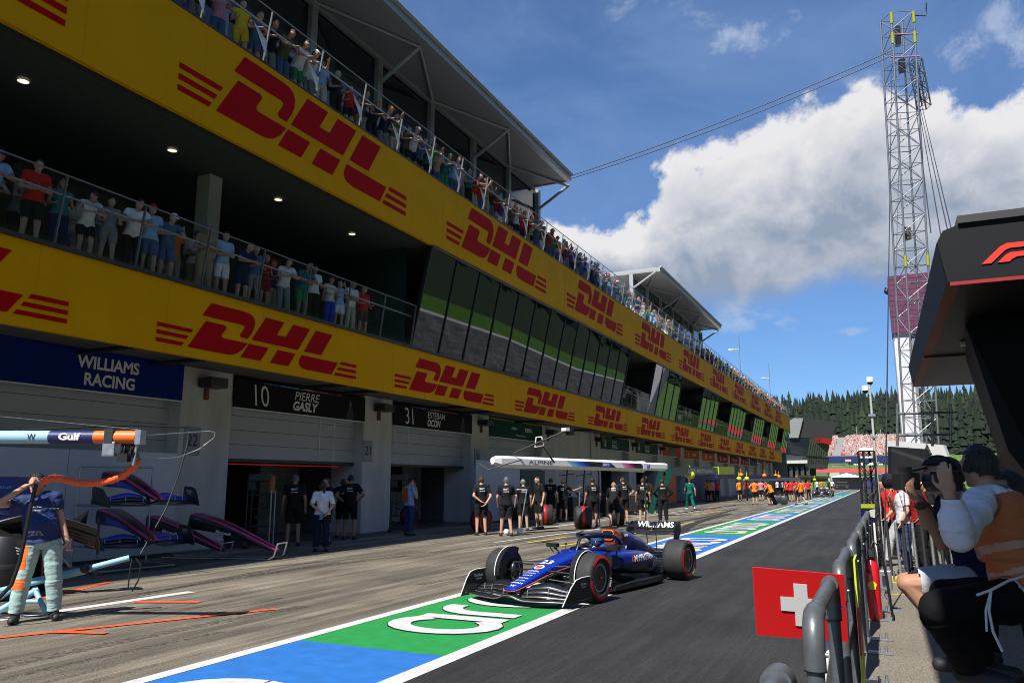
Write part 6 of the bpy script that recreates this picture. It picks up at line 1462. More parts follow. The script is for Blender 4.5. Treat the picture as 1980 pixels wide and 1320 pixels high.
# wrapped tyres
def wrapped(label, loc, ang, r=.36, w=.40, n=1, bare=False):
    t = thing('wrapped_tyre', label, 'tyre', (*loc, 0), group=None); c = Vector((*loc, r)); ax = Vector((math.cos(ang), math.sin(ang), 0))
    MB().lathe([(0, -w / 2), (.25, -w / 2), (r - .05, -w / 2), (r, -w / 2 + .06), (r, w / 2 - .06), (r - .05, w / 2), (.25, w / 2), (0, w / 2 - .02)], c, ax, 32).build('cover', M_rubber if bare else mat('tyre_blanket', (.018, .018, .02), .7, bump=.3, bs=15), parent=t)
    MB().lathe([(r + .003, -.05), (r + .005, -.045), (r + .005, .045), (r + .003, .05)], c, ax, 32).build('red_strap', M_redpaint, parent=t)
    MB().lathe([(r - .03, w / 2 - .01), (r - .06, w / 2 + .004), (r - .09, w / 2 + .004)], c, ax, 32).build('red_ring', M_tred, parent=t); return t
dv = math.atan2(.426, .905)
wrapped('black wrapped tyre with red strap beside the two men under the white boom', (-12.2, 29.0), dv, .40, .62)
wrapped('black wrapped tyre with red strap behind the driver airbox', (-10.1, 27.6), dv, .40, .60)
wrapped('black wrapped tyre with red strap by the blond crew member', (-9.55, 30.0), dv, .40, .5)
wrapped('bare tyre with red ring leaning behind the leftmost black shirted man', (-12.6, 24.2), dv - .5, .38, .40, bare=True); wrapped('second bare tyre with red ring at the foot of the pale screen wall', (-13.0, 25.2), dv - .5, .38, .40, bare=True)
wrapped('large bare tyre with red ring inside the garage under sign 31', (-16.6, 26.0), dv - .5, .38, .42, bare=True)
# trolley
c0 = at(1000, 1030, 25.2); c0.z = 0
t = thing('trolley', 'silver hand trolley with tall handle beside the black shirted men', 'trolley', tuple(c0)); u = Vector((.905, .426, 0)); v = Vector((-.426, .905, 0))
MB().tube([c0 + u * .1 + Vector((0, 0, .15)), c0 + u * .32 + Vector((0, 0, 1.45)), c0 - u * .25 + Vector((0, 0, 1.42)), c0 - u * .3 + Vector((0, 0, 1.25))], .022, 8).build('handle', M_alu, parent=t); MB().obox(c0 - u * .1 + Vector((0, 0, .14)), u, v, EZ, (.32, .14, .03)).build('deck', M_alu, parent=t)
for k, q in enumerate((-.35, .08)): MB().lathe([(0, -.03), (.085, -.03), (.095, 0), (.085, .03), (0, .03)], c0 + u * q - v * .16 + Vector((0, 0, .095)), v, 16).build('wheel', M_wl, parent=t)
# tall thin tools and light frame near the grey wall
for k, (x, y) in enumerate(((-13.4, 34.2), (-13.2, 36.0))):
    t = thing('wheel_gun_stand', 'thin black equipment mast %s against the blank grey wall' % ('nearer' if k == 0 else 'farther'), 'stand', (x, y, 0)); MB().tube([(x, y, .05), (x + .1, y + .05, 1.9), (x + .14, y + .1, 2.45)], .035, 6).build('mast', M_black, parent=t); MB().tube([(x - .3, y, 1.95), (x + .45, y + .2, 2.05)], .02, 6).build('cross_arm', M_black, parent=t); MB().lathe([(.28, 0), (.26, .06), (.04, .1)], (x, y, 0), EZ, 14).build('base', M_black, parent=t)
for k, (x, y) in enumerate(((-13.6, 29.8), (-12.8, 33.0), (-12.4, 34.6), (-11.6, 36.4), (-12.9, 37.8), (-11.9, 39.8))):
    t = thing('equipment_trolley', 'black equipment trolley with cables, %s of the row before the grey wall' % ['nearest', 'second', 'third', 'fourth', 'fifth', 'farthest'][k], 'trolley', (x, y, 0)); g = rng(k); mb = MB()
    mb.box(x - .4, x + .4, y - .35, y + .35, .15, .75 + .25 * (k % 2)); mb.build('body', M_black, parent=t, bevel=.03); cb = MB()
    for j in range(7): cb.tube([(x + g.uniform(-.4, .4), y + g.uniform(-.3, .3), .8), (x + g.uniform(-.5, .5), y + g.uniform(-.4, .4), 1.2), (x + g.uniform(-.5, .5), y + g.uniform(-.4, .4), .5)], .02, 5)
    cb.build('cables', M_dark, parent=t)
    for j in (-.3, .3): MB().lathe([(0, -.03), (.08, -.03), (.08, .03), (0, .03)], (x + j, y - .36, .085), (0, 1, 0), 12).build('castor', M_dark, parent=t)
# pit crew
CV = VX * .8
def crew(key, *a, **k): return F_(('cr', key), *a, **k)
P_back = pose(L=((-.26, -.16, 1.16), (-.04, -.19, .99), (.05, -.19, .95)), Rr=((.27, -.13, 1.15), (.09, -.19, .90), (.02, -.20, .86)), nod=.1, hy=.25)
P_side = pose(L=((-.26, -.04, 1.14), (-.28, .04, .89)), Rr=((.26, -.04, 1.14), (.27, .06, .89)), nod=.2)
P_hip = pose(L=((-.38, -.08, 1.20), (-.20, .04, 1.02)), Rr=((.38, -.08, 1.20), (.20, .04, 1.02)), nod=.15, hy=.3)
P_chin = pose(L=((-.26, -.02, 1.14), (-.24, .10, .92)), Rr=((.26, .10, 1.14), (.06, .20, 1.42), (.03, .17, 1.5)), nod=.15, hy=-.3, la=(-.15, .02, .085), ra=(.16, -.06, .085))
P_arm = pose(L=((-.26, -.02, 1.14), (-.26, .08, .90)), Rr=((.42, .15, 1.28), (.62, .35, 1.38)), nod=.1)
P_walk = pose(L=((-.26, .08, 1.14), (-.24, .24, .98)), Rr=((.26, -.14, 1.15), (.27, -.12, .90)), lk=(-.10, .20, .50), la=(-.11, .28, .085), rk=(.10, -.08, .50), ra=(.11, -.34, .13))
P_bow = pose(lean=.55, nod=.4, pel=(0, -.14, .90), L=((-.26, .28, .98), (-.16, .42, .78)), Rr=((.26, .28, .98), (.16, .42, .78)), lk=(-.14, .12, .48), rk=(.14, .12, .48))
def blk(pz, leg='shorts', **k): return crew((pz, leg, tuple(sorted(k.items()))), {'back': P_back, 'side': P_side, 'hip': P_hip, 'chin': P_chin, 'arm': P_arm, 'walk': P_walk, 'bow': P_bow}[pz], CV, leg=leg, sleeve=.7, loose=1.15, **k)
def back_text(o, fig, rows):
    bvh = BVHTree.FromPolygons([v_.co for v_ in fig['meshes']['top'].vertices], [tuple(p_.vertices) for p_ in fig['meshes']['top'].polygons]); m_ = MB()
    for tx_, z_, h_, w_ in rows: write(m_, tx_, (0, -.5, z_), (1, 0, 0), EZ, h_, w_, bold=.02, bvh=bvh, pd=(0, 1, 0))
    m_.build('lettering', M_wtext, parent=o, world=False)
BT = (('BWT', 1.37, .05, .15), ('ALPINE', 1.30, .026, .16))
BLK = (.013, .013, .015); AW = R(38)
for (x, y, rz, pz, hair, cap, s_, lab, kw) in [
    (-14.46, 16.89, AW, 'side', 'grey', None, 1.09, 'tall man in black shirt and shorts, back turned, at the garage under sign ten', {}),
    (-14.0, 17.7, AW + 2.0, 'side', 'brown', None, 1.04, 'bearded man in black behind the woman in the white shirt', {}),
    (-15.05, 19.78, AW - .3, 'hip', 'brown', None, 1.03, 'man in black at the 21 pillar, half hidden by his colleague', {}),
    (-14.45, 19.36, AW - .2, 'hip', 'black', None, 1.09, 'broad man in black with hands on hips by the 21 pillar', {}),
    (-11.83, 22.80, AW, 'back', 'brown', None, 1.07, 'leftmost black shirted man with hands clasped behind his back', {}),
    (-10.90, 22.72, AW - .2, 'chin', 'grey', None, 1.06, 'grey haired man in black with hand at chin by the trolley', {}),
    (-11.46, 25.29, AW - .1, 'side', 'grey', 'grey', 1.02, 'man in black with pale cap behind the trolley', {}),
    (-11.35, 26.4, AW + 1.9, 'side', 'black', None, 1.08, 'tall man in black facing left behind the trolley', {}),
    (-12.66, 30.72, AW - .5, 'side', 'brown', None, 1.05, 'man in black seen from the side next to the wrapped tyre', {}),
    (-12.40, 31.5, AW - .6, 'arm', 'brown', None, 1.02, 'man in black holding out an upright pole', {}),
    (-9.86, 28.04, AW, 'side', 'black', None, 1.06, 'man in black with bald patch behind the driver airbox', {}),
    (-9.38, 29.1, AW - .4, 'bow', 'blond', None, 1.04, 'blond crew member in black bending forward under the white boom', {}),
    (-9.66, 31.26, AW, 'hip', 'brown', None, 1.07, 'man in black with white side stripe above the rear wing', {}),
    (-9.05, 32.0, AW - .5, 'side', 'brown', None, 1.05, 'man in black looking down beside the signal post', {})]:
    fig = blk(pz, cap=bool(cap)); o = place(fig, (x, y, 0), rz, lab, 'crew in black under the white boom', BLK, BLK, hair, rng(int(y * 7)).choice([0, 0, 1]), COLS[cap] if cap else None, s=s_, bot_name='shorts', shoes=M_shoe)
    back_text(o, fig, BT)
fig = blk('hip', 'trousers', long_sleeve=True); o = place(fig, (-8.41, 32.72, 0), AW - .2, 'person in black jacket with pink shoulders and trousers by the green pillar', None, BLK, BLK, 'black', 0, s=1.03); back_text(o, fig, (('BWT', 1.37, .05, .2),))
fig = crew('woman', P_back, CV, female=True, leg='trousers', hair='tail', long_sleeve=False, sleeve=.98, loose=1.2); place(fig, (-12.68, 15.86, 0), AW, 'woman in white shirt and navy trousers with long ponytail, hands behind her back', None, (.74, .74, .76), (.012, .018, .045), 'brown', 0, s=.98, shoes=M_shoe,
      extra=[('phone', MB().box(-.06, .02, -.225, -.215, .80, .93), mat('phone_blue', (.1, .2, .45), .3))])
fig = blk('chin', 'trousers', cap=True); o = place(fig, (-13.81, 21.61, 0), AW - 1.1, 'man in pale blue shirt with orange bib and cap beside the 21 pillar', None, (.28, .36, .55), (.02, .05, .14), 'brown', 0, COLS['navy'], s=1.04)
bib = MB(); M_bib = mat('bib_orange', (.62, .14, .04), .7); bib.add([(-.15, -.175, 1.44), (.15, -.175, 1.44), (.17, -.18, 1.02), (-.17, -.18, 1.02)], [(0, 1, 2, 3)]); bib.build('bib', M_bib, parent=o, world=False)
solo('pole', MB().tube([(-11.85, 31.85, .05), (-11.8, 31.95, 1.55)], .02, 6), M_grey, 'thin grey pole held upright by the man in black', 'pole')
fig = blk('walk', 'trousers'); place(fig, (-10.63, 47.9, 0), AW - .1, 'crew member in teal team kit walking away by the green boom', None, (.005, .12, .09), (.005, .11, .085), 'brown', 0, s=1.05, shoes=M_shoe_w)
# far crews: one mesh each
fm = {k: far_mesh(figure({'side': P_side, 'hip': P_hip, 'walk': P_walk, 'bow': P_bow, 'arm': P_arm}[k], .026, leg=l, fine=False)) for k, l in (('side', 'trousers'), ('hip', 'shorts'), ('walk', 'shorts'), ('bow', 'shorts'), ('arm', 'shorts'))}
OC, RC, WC = (.75, .20, .015), (.60, .025, .02), (.70, .70, .72)
for (x, y, p, top, bot, lab) in [(-11.4, 71.0, 'arm', OC, BLK, 'crewman in orange stretching out an arm'), (-12.0, 78.8, 'side', RC, BLK, 'crewman in red behind the outstretched arm'), (-8.5, 59.5, 'hip', OC, BLK, 'broad crewman in orange, back turned, nearest of the orange group'),
      (-9.7, 71.8, 'hip', (.55, .2, .25), BLK, 'crewman in pink and white between two orange shirts'), (-10.3, 79.6, 'side', RC, BLK, 'tall crewman in red behind the trolley pusher'), (-7.4, 59.5, 'bow', OC, BLK, 'crewman in orange bending over a wheeled frame'), (-11.6, 100, 'side', WC, BLK, 'person in white and black near the far boom'),
      (-11.1, 100.2, 'side', (.5, .5, .52), BLK, 'person in pale grey and black near the far boom'), (-7.7, 72.8, 'side', RC, BLK, 'crewman in red, left of the red trio'), (-7.1, 70.6, 'hip', RC, BLK, 'crewman in red, middle of the red trio'), (-6.9, 73.4, 'side', RC, BLK, 'crewman in red, right of the red trio'),
      (-5.4, 60.4, 'walk', OC, BLK, 'crewman in orange walking towards the painted lane'), (-6.8, 78.9, 'hip', (.6, .08, .08), BLK, 'crewman in red and white behind the walking orange one'), (-6.4, 79.1, 'side', RC, BLK, 'crewman in red nearest the far car'),
      (-13.3, 66.5, 'side', OC, BLK, 'crewman in orange in the dark garage mouth'), (-13.1, 67.3, 'side', (.35, .4, .55), BLK, 'person in pale blue in the dark garage mouth'), (-12.9, 68.5, 'side', RC, BLK, 'person in red in the dark garage mouth'), (-13.0, 65.7, 'hip', (.6, .2, .05), BLK, 'second crewman in orange in the dark garage mouth'),
      (-7.8, 109.9, 'side', WC, BLK, 'person in white near the far tent'), (-7.3, 124.8, 'side', (.03, .03, .03), BLK, 'person all in black near the far tent'), (-7.1, 130.8, 'walk', WC, BLK, 'person in white walking by the far tent'), (-8.2, 124, 'side', (.5, .2, .03), BLK, 'person in orange top near the far tent'), (-13.4, 48.6, 'side', OC, BLK, 'person in orange behind the teal crew member')]:
    place_far(fm[p], (x, y, 0), AW + rng(int(x * 10)).uniform(-.5, .5), lab, 'far pit crews', top, bot, rng(int(y)).choice(['black', 'brown']), 0, 1.03)
# parked car beyond the red crew
t = thing('racing_car', 'dark racing car standing beyond the red shirted crew', 'racing car', (-6.0, 92.4, 0), R(-90))
for ch in list(car.children):
    c = copy_tree(ch, t)
    if ch.type == 'MESH':
        for i in range(len(c.material_slots)): slot(c, i, M_carbon)
t = thing('wheeled_trolley', 'wheeled black frame pushed by the bending orange crewman', 'trolley', (-7.0, 60.2, 0)); MB().tube([(-7.3, 60, .4), (-6.8, 60.3, 1.0), (-6.5, 60.4, .35)], .05, 6).tube([(-7.3, 60, .4), (-6.5, 60.4, .35)], .05, 6).build('frame', M_black, parent=t)
for q in (-7.2, -6.6): MB().lathe([(0, -.04), (.30, -.04), (.34, 0), (.30, .04), (0, .04)], (q, 60.1, .34), (0, 1, 0), 16).build('wheel', M_dark, parent=t)
# ------------------------------------------------------------------ right hand side: rails, boards, photographers, stands, masts
RXY = lambda y: -.31 + .002 * y
ORD = ['nearest', 'second', 'third', 'fourth', 'fifth', 'sixth', 'seventh', 'eighth', 'ninth', 'tenth', 'eleventh', 'twelfth']
def rail(y0, ln, k):
    x = RXY(y0); z1 = 1.17; r_ = .035; t = thing('hand_rail', '%s grey tube rail section along the fast lane' % ORD[k], 'railing', (x, y0, .03), 0, 'tube rails along the fast lane')
    zb = z1 - .10
    MB().tube([(x, y0, .03), (x, y0, zb - .03)], r_, 16).build('post', M_rail, parent=t); MB().tube([(x, y0 + ln, .03), (x, y0 + ln, zb - .03)], r_, 16).build('post', M_rail, parent=t)
    MB().tube([(x, y0 + .10, z1), (x, y0 + ln - .10, z1)], r_, 16).build('top_tube', M_rail, parent=t)
    for s, yy in ((1, y0), (-1, y0 + ln)):
        mb = MB(); pts = [(x, yy, zb - .10), (x, yy, zb - .03)] + [(x, yy + s * (.095 - .095 * math.cos(a)), zb - .02 + .115 * math.sin(a) * 1.03) for a in np.linspace(.1, math.pi / 2, 8)] + [(x, yy + s * .17, z1)]
        mb.tube(pts, r_ * 1.24, 16); eo = mb.build('elbow', M_rail, parent=t); MB().lathe([(r_ * 1.02, -.006), (r_ * 1.27, -.004), (r_ * 1.27, .002)], (x, yy, zb - .102), EZ, 16).build('joint_ring', M_black, parent=eo); MB().tube([(x + r_ * 1.1, yy, zb - .04), (x + r_ * 1.5, yy, zb - .04)], .010, 8).build('grub_screw', M_grey, parent=eo)
    for yy in (y0, y0 + ln):
        mb = MB(); mb.obox((x + .10, yy, .042), (1, 0, 0), (0, 1, 0), EZ, (.16, .05, .008)); mb.tube([(x + .20, yy, .05), (x + .20, yy, .11)], .012, 6).tube([(x + .14, yy + .02, .05), (x + .14, yy + .02, .09)], .010, 6)
        mb.build('foot_plate', M_grey, parent=t)
    mb = MB().tube([(x, y0, .62), (x, y0 + ln, .62)], .028, 10); mb.build('mid_tube', M_rail, parent=t)
yy = 1.22
for k in range(12):
    rail(yy, 1.30, k); yy += 2.30 if k == 0 else 2.05
def board(name, label, P4, fields, thick=.012, pole=None):
    """flat board from four corners (top left, top right, bottom right, bottom left) with coloured fields given as (polygon in 0..1 coordinates, material)"""
    t = thing(name, label, 'sign', (P4[3].x, P4[3].y, 0)); a = P4[3]; ex = P4[2] - a; ey = P4[0] - a; n = ex.cross(ey).normalized(); n = n if n.dot(Vector((0, 0, CAM_H)) - a) > 0 else -n
    for k, (nm, pl, m) in enumerate(fields):
        mb = MB(); mb.prism([(p[0], p[1]) for p in pl], a + n * (.0035 * k), ex, ey, -n * thick if k == 0 else n * .003); mb.build(nm, m, parent=t)
    if pole: MB().tube(pole, .018, 8).build('pole', M_white, parent=t)
    return t
c_ = (.5, .5)
P4 = [at(1456, 1096, 4.55), at(1628, 1101, 4.62), at(1640, 1240, 4.62), at(1464, 1227, 4.55)]
ww, hh = (P4[1] - P4[0]).length, (P4[0] - P4[3]).length; u_ = .10; k_ = ww / hh
cross = [(-.32, -.105), (-.105, -.105), (-.105, -.32), (.105, -.32), (.105, -.105), (.32, -.105), (.32, .105), (.105, .105), (.105, .32), (-.105, .32), (-.105, .105), (-.32, .105)]
board('flag_board', 'red board with a white cross behind the nearest rail', P4, [('field', [(0, 0), (1, 0), (1, 1), (0, 1)], mat('flag_red', (.62, .010, .012), .5)), ('cross', [(.5 + p[0] / k_ * .98, .5 + p[1] * .98) for p in cross], mat('flag_white', (.68, .68, .68), .5))],
      pole=[at(1604, 1235, 4.66), at(1590, 1330, 4.6), (at(1590, 1330, 4.6).x, at(1590, 1330, 4.6).y, .05)])
P4 = [at(1664, 974, 13.5), at(1692, 975, 13.5), at(1693, 1012, 13.5), at(1666, 1012, 13.5)]
board('team_board', 'small board with lime top, navy field and white animal shape on the rail', P4, [('field', [(0, 0), (1, 0), (1, 1), (0, 1)], mat('board_navy', (.008, .012, .08), .5)), ('lime_strip', [(0, .80), (1, .80), (1, 1), (0, 1)], mat('cover_lime', (.55, .62, .03), .5)), ('red_strip', [(0, 0), (.6, 0), (.6, .12), (0, .12)], M_redpaint),
      ('white_shape', [(.2, .15), (.45, .2), (.6, .38), (.95, .3), (1, .75), (.7, .72), (.45, .6), (.3, .38)], M_wl)], pole=[at(1690, 1010, 13.5), (at(1690, 1010, 13.5).x, at(1690, 1010, 13.5).y, .05)])
t = thing('marker_board', 'lime and red marker board seen edge on between the rails', 'sign', (RXY(6.6) + .03, 6.6, .0))
for z0, z1, m in ((.16, .46, mat('cover_lime', (.55, .62, .03), .5)), (.46, .80, M_redpaint), (.80, 1.14, mat('cover_lime', (.55, .62, .03), .5))): MB().box(RXY(6.6) + .05, RXY(6.6) + .064, 6.5, 7.0, z0 + .001, z1 - .001).build('field', m, parent=t)
# extinguisher, winch, lattice mast, camera pole
ex_ = Vector((-.215, 11.0, .03))
t = thing('fire_extinguisher', 'tall red fire extinguisher with yellow badge standing behind the rails', 'extinguisher', tuple(ex_))
MB().lathe([(0, 0), (.085, 0), (.09, .02), (.09, .60), (.075, .68), (.035, .72), (.03, .76), (0, .76)], ex_, EZ, 24).build('cylinder', mat('extinguisher_red', (.60, .012, .02), .25, coat=.5), parent=t)
MB().obox(ex_ + Vector((0, 0, .80)), (1, 0, 0), (0, 1, 0), EZ, (.03, .07, .04)).build('valve', M_dark, parent=t)
MB().tube([ex_ + Vector(p) for p in ((0, 0, .80), (.05, -.05, .95), (.13, -.05, .85), (.17, -.04, .5), (.19, -.04, .2), (.2, 0, .05))], .016, 8).build('hose', M_black, parent=t)
tc_ = (Vector((0, 0, 0)) - ex_); tc_.z = 0; tc_.normalize(); sd = Vector((-tc_.y, tc_.x, 0))
MB().add([ex_ + tc_ * .095 + sd * (math.sin(a) * .055) + Vector((0, 0, .42 + math.cos(a) * .06)) for a in np.linspace(0, 2 * math.pi, 5, endpoint=False)], [tuple(range(5))]).build('badge', mat('cover_yellow', (.75, .55, .02), .5), parent=t)
w0 = Vector((-.06, 11.75, .03))
t = thing('cable_winch', 'silver winch block on a floor plate holding the vertical cables', 'winch', tuple(w0))
MB().obox(w0 + Vector((0, 0, .01)), (1, 0, 0), (0, 1, 0), EZ, (.17, .12, .01)).build('base_plate', M_grey, parent=t); MB().obox(w0 + Vector((0, 0, .40)), (1, 0, 0), (0, 1, 0), EZ, (.075, .06, .13)).build('block', M_alu, parent=t, bevel=.02); MB().obox(w0 + Vector((-.01, -.065, .40)), (1, 0, 0), (0, 1, 0), EZ, (.035, .012, .06)).build('drum', M_dark, parent=t)
MB().tube([w0 + Vector((0, 0, .02)), w0 + Vector((.03, 0, .14)), w0 + Vector((-.02, 0, .2)), w0 + Vector((0, 0, .28))], .02, 6).tube([w0 + Vector((.10, 0, .38)), w0 + Vector((.10, 0, .52))], .012, 6).tube([w0 + Vector((0, 0, .53)), w0 + Vector((0, 0, .66))], .025, 8).build('shackle', M_grey, parent=t)
def lattice(mb, P0, P1, w, n, r, rb, flat=False, tw=None):
    P0, P1 = Vector(P0), Vector(P1); d = (P1 - P0).normalized(); x = tw and Vector(tw) or Vector((.905, .426, 0)); x = (x - d * x.dot(d)).normalized(); y = d.cross(x)
    C = [x * sx * w / 2 + y * sy * w / 2 for sx, sy in ((-1, -1), (1, -1), (1, 1), (-1, 1))]
    for c in C: mb.tube([P0 + c, P1 + c], r, 8)
    L_ = (P1 - P0).length
    for i in range(n + 1):
        p = P0 + d * (L_ * i / n)
        for k in range(4):
            mb.tube([p + C[k], p + C[(k + 1) % 4]], rb, 5)
            if i < n:
                q = P0 + d * (L_ * (i + 1) / n); a, b_ = (C[k], C[(k + 1) % 4]) if (i + k) % 2 else (C[(k + 1) % 4], C[k]); mb.tube([p + a, q + b_], rb, 5)
    return d, x, y, C
mb = MB(); lattice(mb, (-.28, 18.6, .03), (-.28, 18.6, 2.35), .24, 9, .022, .011)
t = thing('lattice_mast', 'short black lattice mast with silver head at the lane edge', 'mast', (-.28, 18.6, .03)); mb.build('lattice', M_black, parent=t); MB().box(-.42, -.14, 18.46, 18.74, 2.36, 2.42).box(-.40, -.16, 18.48, 18.72, 2.05, 2.10).box(-.40, -.16, 18.48, 18.72, 2.2, 2.24).build('head', M_wl, parent=t)
p0, p1 = at(1698, 985, 21), at(1681, 742, 21.6); p0.z = .03; p0.x = p1.x - .0; p0.y = p1.y
t = thing('camera_pole', 'slim grey pole topped by two white dome cameras', 'pole', tuple(p0))
MB().tube([p0, p1], [.04, .03], 10).build('pole', mat('pole_grey', (.42, .44, .40), .5), parent=t)
for z in (2.2, 2.9, 3.5): MB().obox((p0.x, p0.y, z), (1, 0, 0), (0, 1, 0), EZ, (.09, .07, .03)).build('clamp', M_grey, parent=t)
for dx, dz in ((-.13, -.16), (.02, .08)):
    c = p1 + Vector((dx * .905, dx * .426, dz)); MB().lathe([(0, .12), (.075, .11), (.09, .02), (.09, -.03)], c, EZ, 14).build('camera_housing', M_white, parent=t); MB().ball(c + Vector((0, 0, -.04)), .075, 12, 8).build('dome', M_black, parent=t)
    MB().tube([c, p1 + Vector((0, 0, -.1))], .02, 6).build('bracket', M_grey, parent=t)
# tall lattice tower with cables
T0, T1 = Vector((1.65, 41.0, 0)), Vector((2.20, 37.25, 22.9))
t = thing('lattice_tower', 'tall silver lattice tower with yellow clamps rising into the clouds', 'tower', tuple(T0)); mb = MB(); td, tx_, ty_, TC = lattice(mb, T0, T1, 1.02, 30, .046, .020); mb.build('lattice', mat('truss_silver', (.36, .37, .39), .35, metal=.6), parent=t)
M_clamp = mat('clamp_yellow', (.42, .42, .03), .6)
for f in (.995, .955, .515):
    for c in (TC[0], TC[1]): p = T0 + (T1 - T0) * f + c; MB().tube([p - td * .40, p + td * .10], .07, 8).build('clamp', M_clamp, parent=t)
MB().obox(T0 + (T1 - T0) * .96, tx_, ty_, td, (.08, .12, .45)).obox(T0 + (T1 - T0) * .90 + tx_ * .1, tx_, ty_, td, (.10, .12, .3)).build('equipment_box', M_dark, parent=t); MB().obox(T0 + (T1 - T0) * .565 - tx_ * .1, tx_, ty_, td, (.15, .12, .30)).build('canvas_bag', mat('bag_olive', (.12, .12, .08), .8), parent=t, bevel=.05)
for f in (.91, .955): MB().tube([T0 + (T1 - T0) * f + TC[0] - tx_ * .15, T0 + (T1 - T0) * f + TC[1] + tx_ * .15], .035, 6).build('cross_bar', mat('bar_pink', (.45, .2, .28), .5), parent=t)
MB().tube([T1 + TC[1] + td * -.2, T1 + TC[1] + tx_ * .55 - td * .25, T1 + TC[1] + tx_ * .62 + td * .35], .03, 6).build('aerial', M_dark, parent=t)
q0, q1 = at(1770, 118, 37.5), at(1787, 208, 37.0)
mb = MB(); lattice(mb, q1, q0, .42, 6, .035, .016); t2 = solo('hanging_lattice', mb, M_dark, 'short dark lattice arm hanging right of the tall silver tower', 'lattice arm'); 
solo('arm_bracket', MB().tube([T0 + (T1 - T0) * .875 + TC[1], q0], .04, 6), M_dark, 'dark strut joining the lattice arm to the tall tower', 'strut')
def cab(label, a, b, r=.02, sag=0.0, grp='cables of the lattice tower', m=None):
    a, b = Vector(a), Vector(b); pts = [a.lerp(b, i / 12) - Vector((0, 0, sag * 4 * (i / 12) * (1 - i / 12))) for i in range(13)]
    solo('cable', MB().tube(pts, r, 5), m or M_dark, label, 'cable', grp)
cab('upper of two thin cables from the lattice tower to the canopy corner', T0 + (T1 - T0) * .925 + TC[0], (-13.9, 36.9, 17.75), .022, .25); cab('lower of two thin cables from the lattice tower to the canopy corner', T0 + (T1 - T0) * .915 + TC[0], (-13.9, 36.8, 17.55), .022, .3)
cab('vertical cable from the tower down to the silver winch', w0 + Vector((0, 0, .66)), T0 + (T1 - T0) * .90 + TC[0] - tx_ * .1, .012); cab('second vertical cable beside the tower ending in a shackle', at(1729, 660, 30), T0 + (T1 - T0) * .80 + TC[0] * .4, .012)
for k, (a, b) in enumerate((((1778, 205), (1838, 470)), ((1783, 207), (1846, 470)), ((1775, 200), (1822, 470)), ((1762, 130), (1800, 450)))): cab('slanting cable fanning down right of the tower, %s of four' % ORD[k], at(*a, 37), at(*b, 18), .014)
solo('cable_knot', MB().ball(at(1714, 563, 30), (.09, .09, .12), 8, 6).tube([at(1712, 556, 30), at(1718, 570, 30)], .04, 6), M_dark, 'dark shackle knot on the vertical cable before the purple tower', 'shackle')
# tower behind
t = thing('tower', 'tower with white shaft and purple clad head behind the lattice', 'tower', (4, 110, 0))
M_pur = mat('cladding_purple', (.115, .018, .062), .5, var=.06, vs=.4); M_shaft = mat('shaft_white', (.58, .58, .60), .6, var=.05, vs=.3)
MB().box(2.55, 7.6, 109.5, 114, 20.3, 27.9).build('head', M_pur, parent=t); mb = MB()
for i in range(11): mb.box(2.53, 7.62, 109.49 - .02, 109.49, 20.4 + i * .70, 20.42 + i * .7)
for i in range(1, 4): mb.box(2.55 + i * 1.25, 2.57 + i * 1.25, 109.47, 109.49, 20.3, 27.9)
mb.build('cladding_seam', mat('seam_purple', (.06, .008, .03), .6), parent=t)
MB().box(2.6, 4.6, 109.9, 113, 0, 20.28).build('shaft', M_shaft, parent=t); MB().box(4.62, 4.95, 110.1, 113, 0, 20.28).box(2.58, 2.66, 109.85, 109.9, 0, 20.2).build('shaft_joint', mat('joint_grey', (.2, .2, .22), .6), parent=t)
MB().box(2.6, 4.6, 109.86, 109.89, 5.6, 5.75).build('band', mat('joint_grey', (.2, .2, .22), .6), parent=t)
# dark pit wall stand roof with red emblem
M_gl = mat('gantry_black', (.007, .008, .010), .5, spec=.25); M_gside = mat('gantry_side', (.032, .040, .050), .55, spec=.25)
t = thing('timing_stand', 'big black angular stand roof with red emblem overhanging at the right', 'stand', (2.5, 14, 0))
sec_ = [(.735, 4.30), (.80, 3.84), (6, 3.84), (6, 4.52), (.95, 4.47), (.80, 4.42)]
mb = MB(); mb.loft([[(x, y, z) for x, z in sec_] for y in (9.42, 20.0)], sm=False); mb.build('roof_body', M_gl, parent=t)
MB().quad((.732, 9.44, 4.30), (.796, 9.44, 3.845), (.796, 19.98, 3.845), (.732, 19.98, 4.30)).build('side_cladding', M_gside, parent=t)  # grey-blue sheet, sky light on the roof side put into its colour
MB().quad((.792, 9.45, 3.837), (.93, 9.45, 3.837), (.93, 19.95, 3.837), (.792, 19.95, 3.837)).build('copper_trim', mat('trim_copper', (.22, .055, .02), .6), parent=t)
MB().box(.82, 6, 9.415, 9.45, 3.80, 3.838).build('red_trim', mat('trim_red', (.30, .012, .015), .5), parent=t)
MB().box(.80, 6, 15.0, 15.04, 3.80, 3.836).build('joint_line', M_dark, parent=t); MB().box(1.25, 1.62, 13.6, 13.8, 3.78, 3.832).build('lamp', mat('lamp_white', (.6, .6, .6), .5), parent=t)
MB().box(.95, 6, 9.38, 20.05, 4.475, 4.56).build('roof_cap', mat('roof_cap', (.05, .05, .055), .4), parent=t)
fl_ = [(0, 0), (.20, .20), (.27, .235), (.76, .235), (.71, .17), (.30, .17), (.25, .15), (.10, 0)]; f2_ = [(.16, 0), (.25, .09), (.30, .115), (.66, .115), (.60, .055), (.36, .055), (.31, .03), (.28, 0)]; f3_ = [(.62, 0), (.86, .235), (1.0, .235), (.76, 0)]
mb = MB(); pl_o = (1.13, 9.412, 4.00)
for pl in (fl_, f2_, f3_): mb.prism([(p[0] * .92, p[1] * .86) for p in pl], pl_o, (1, 0, 0), EZ, (0, -.006, 0))
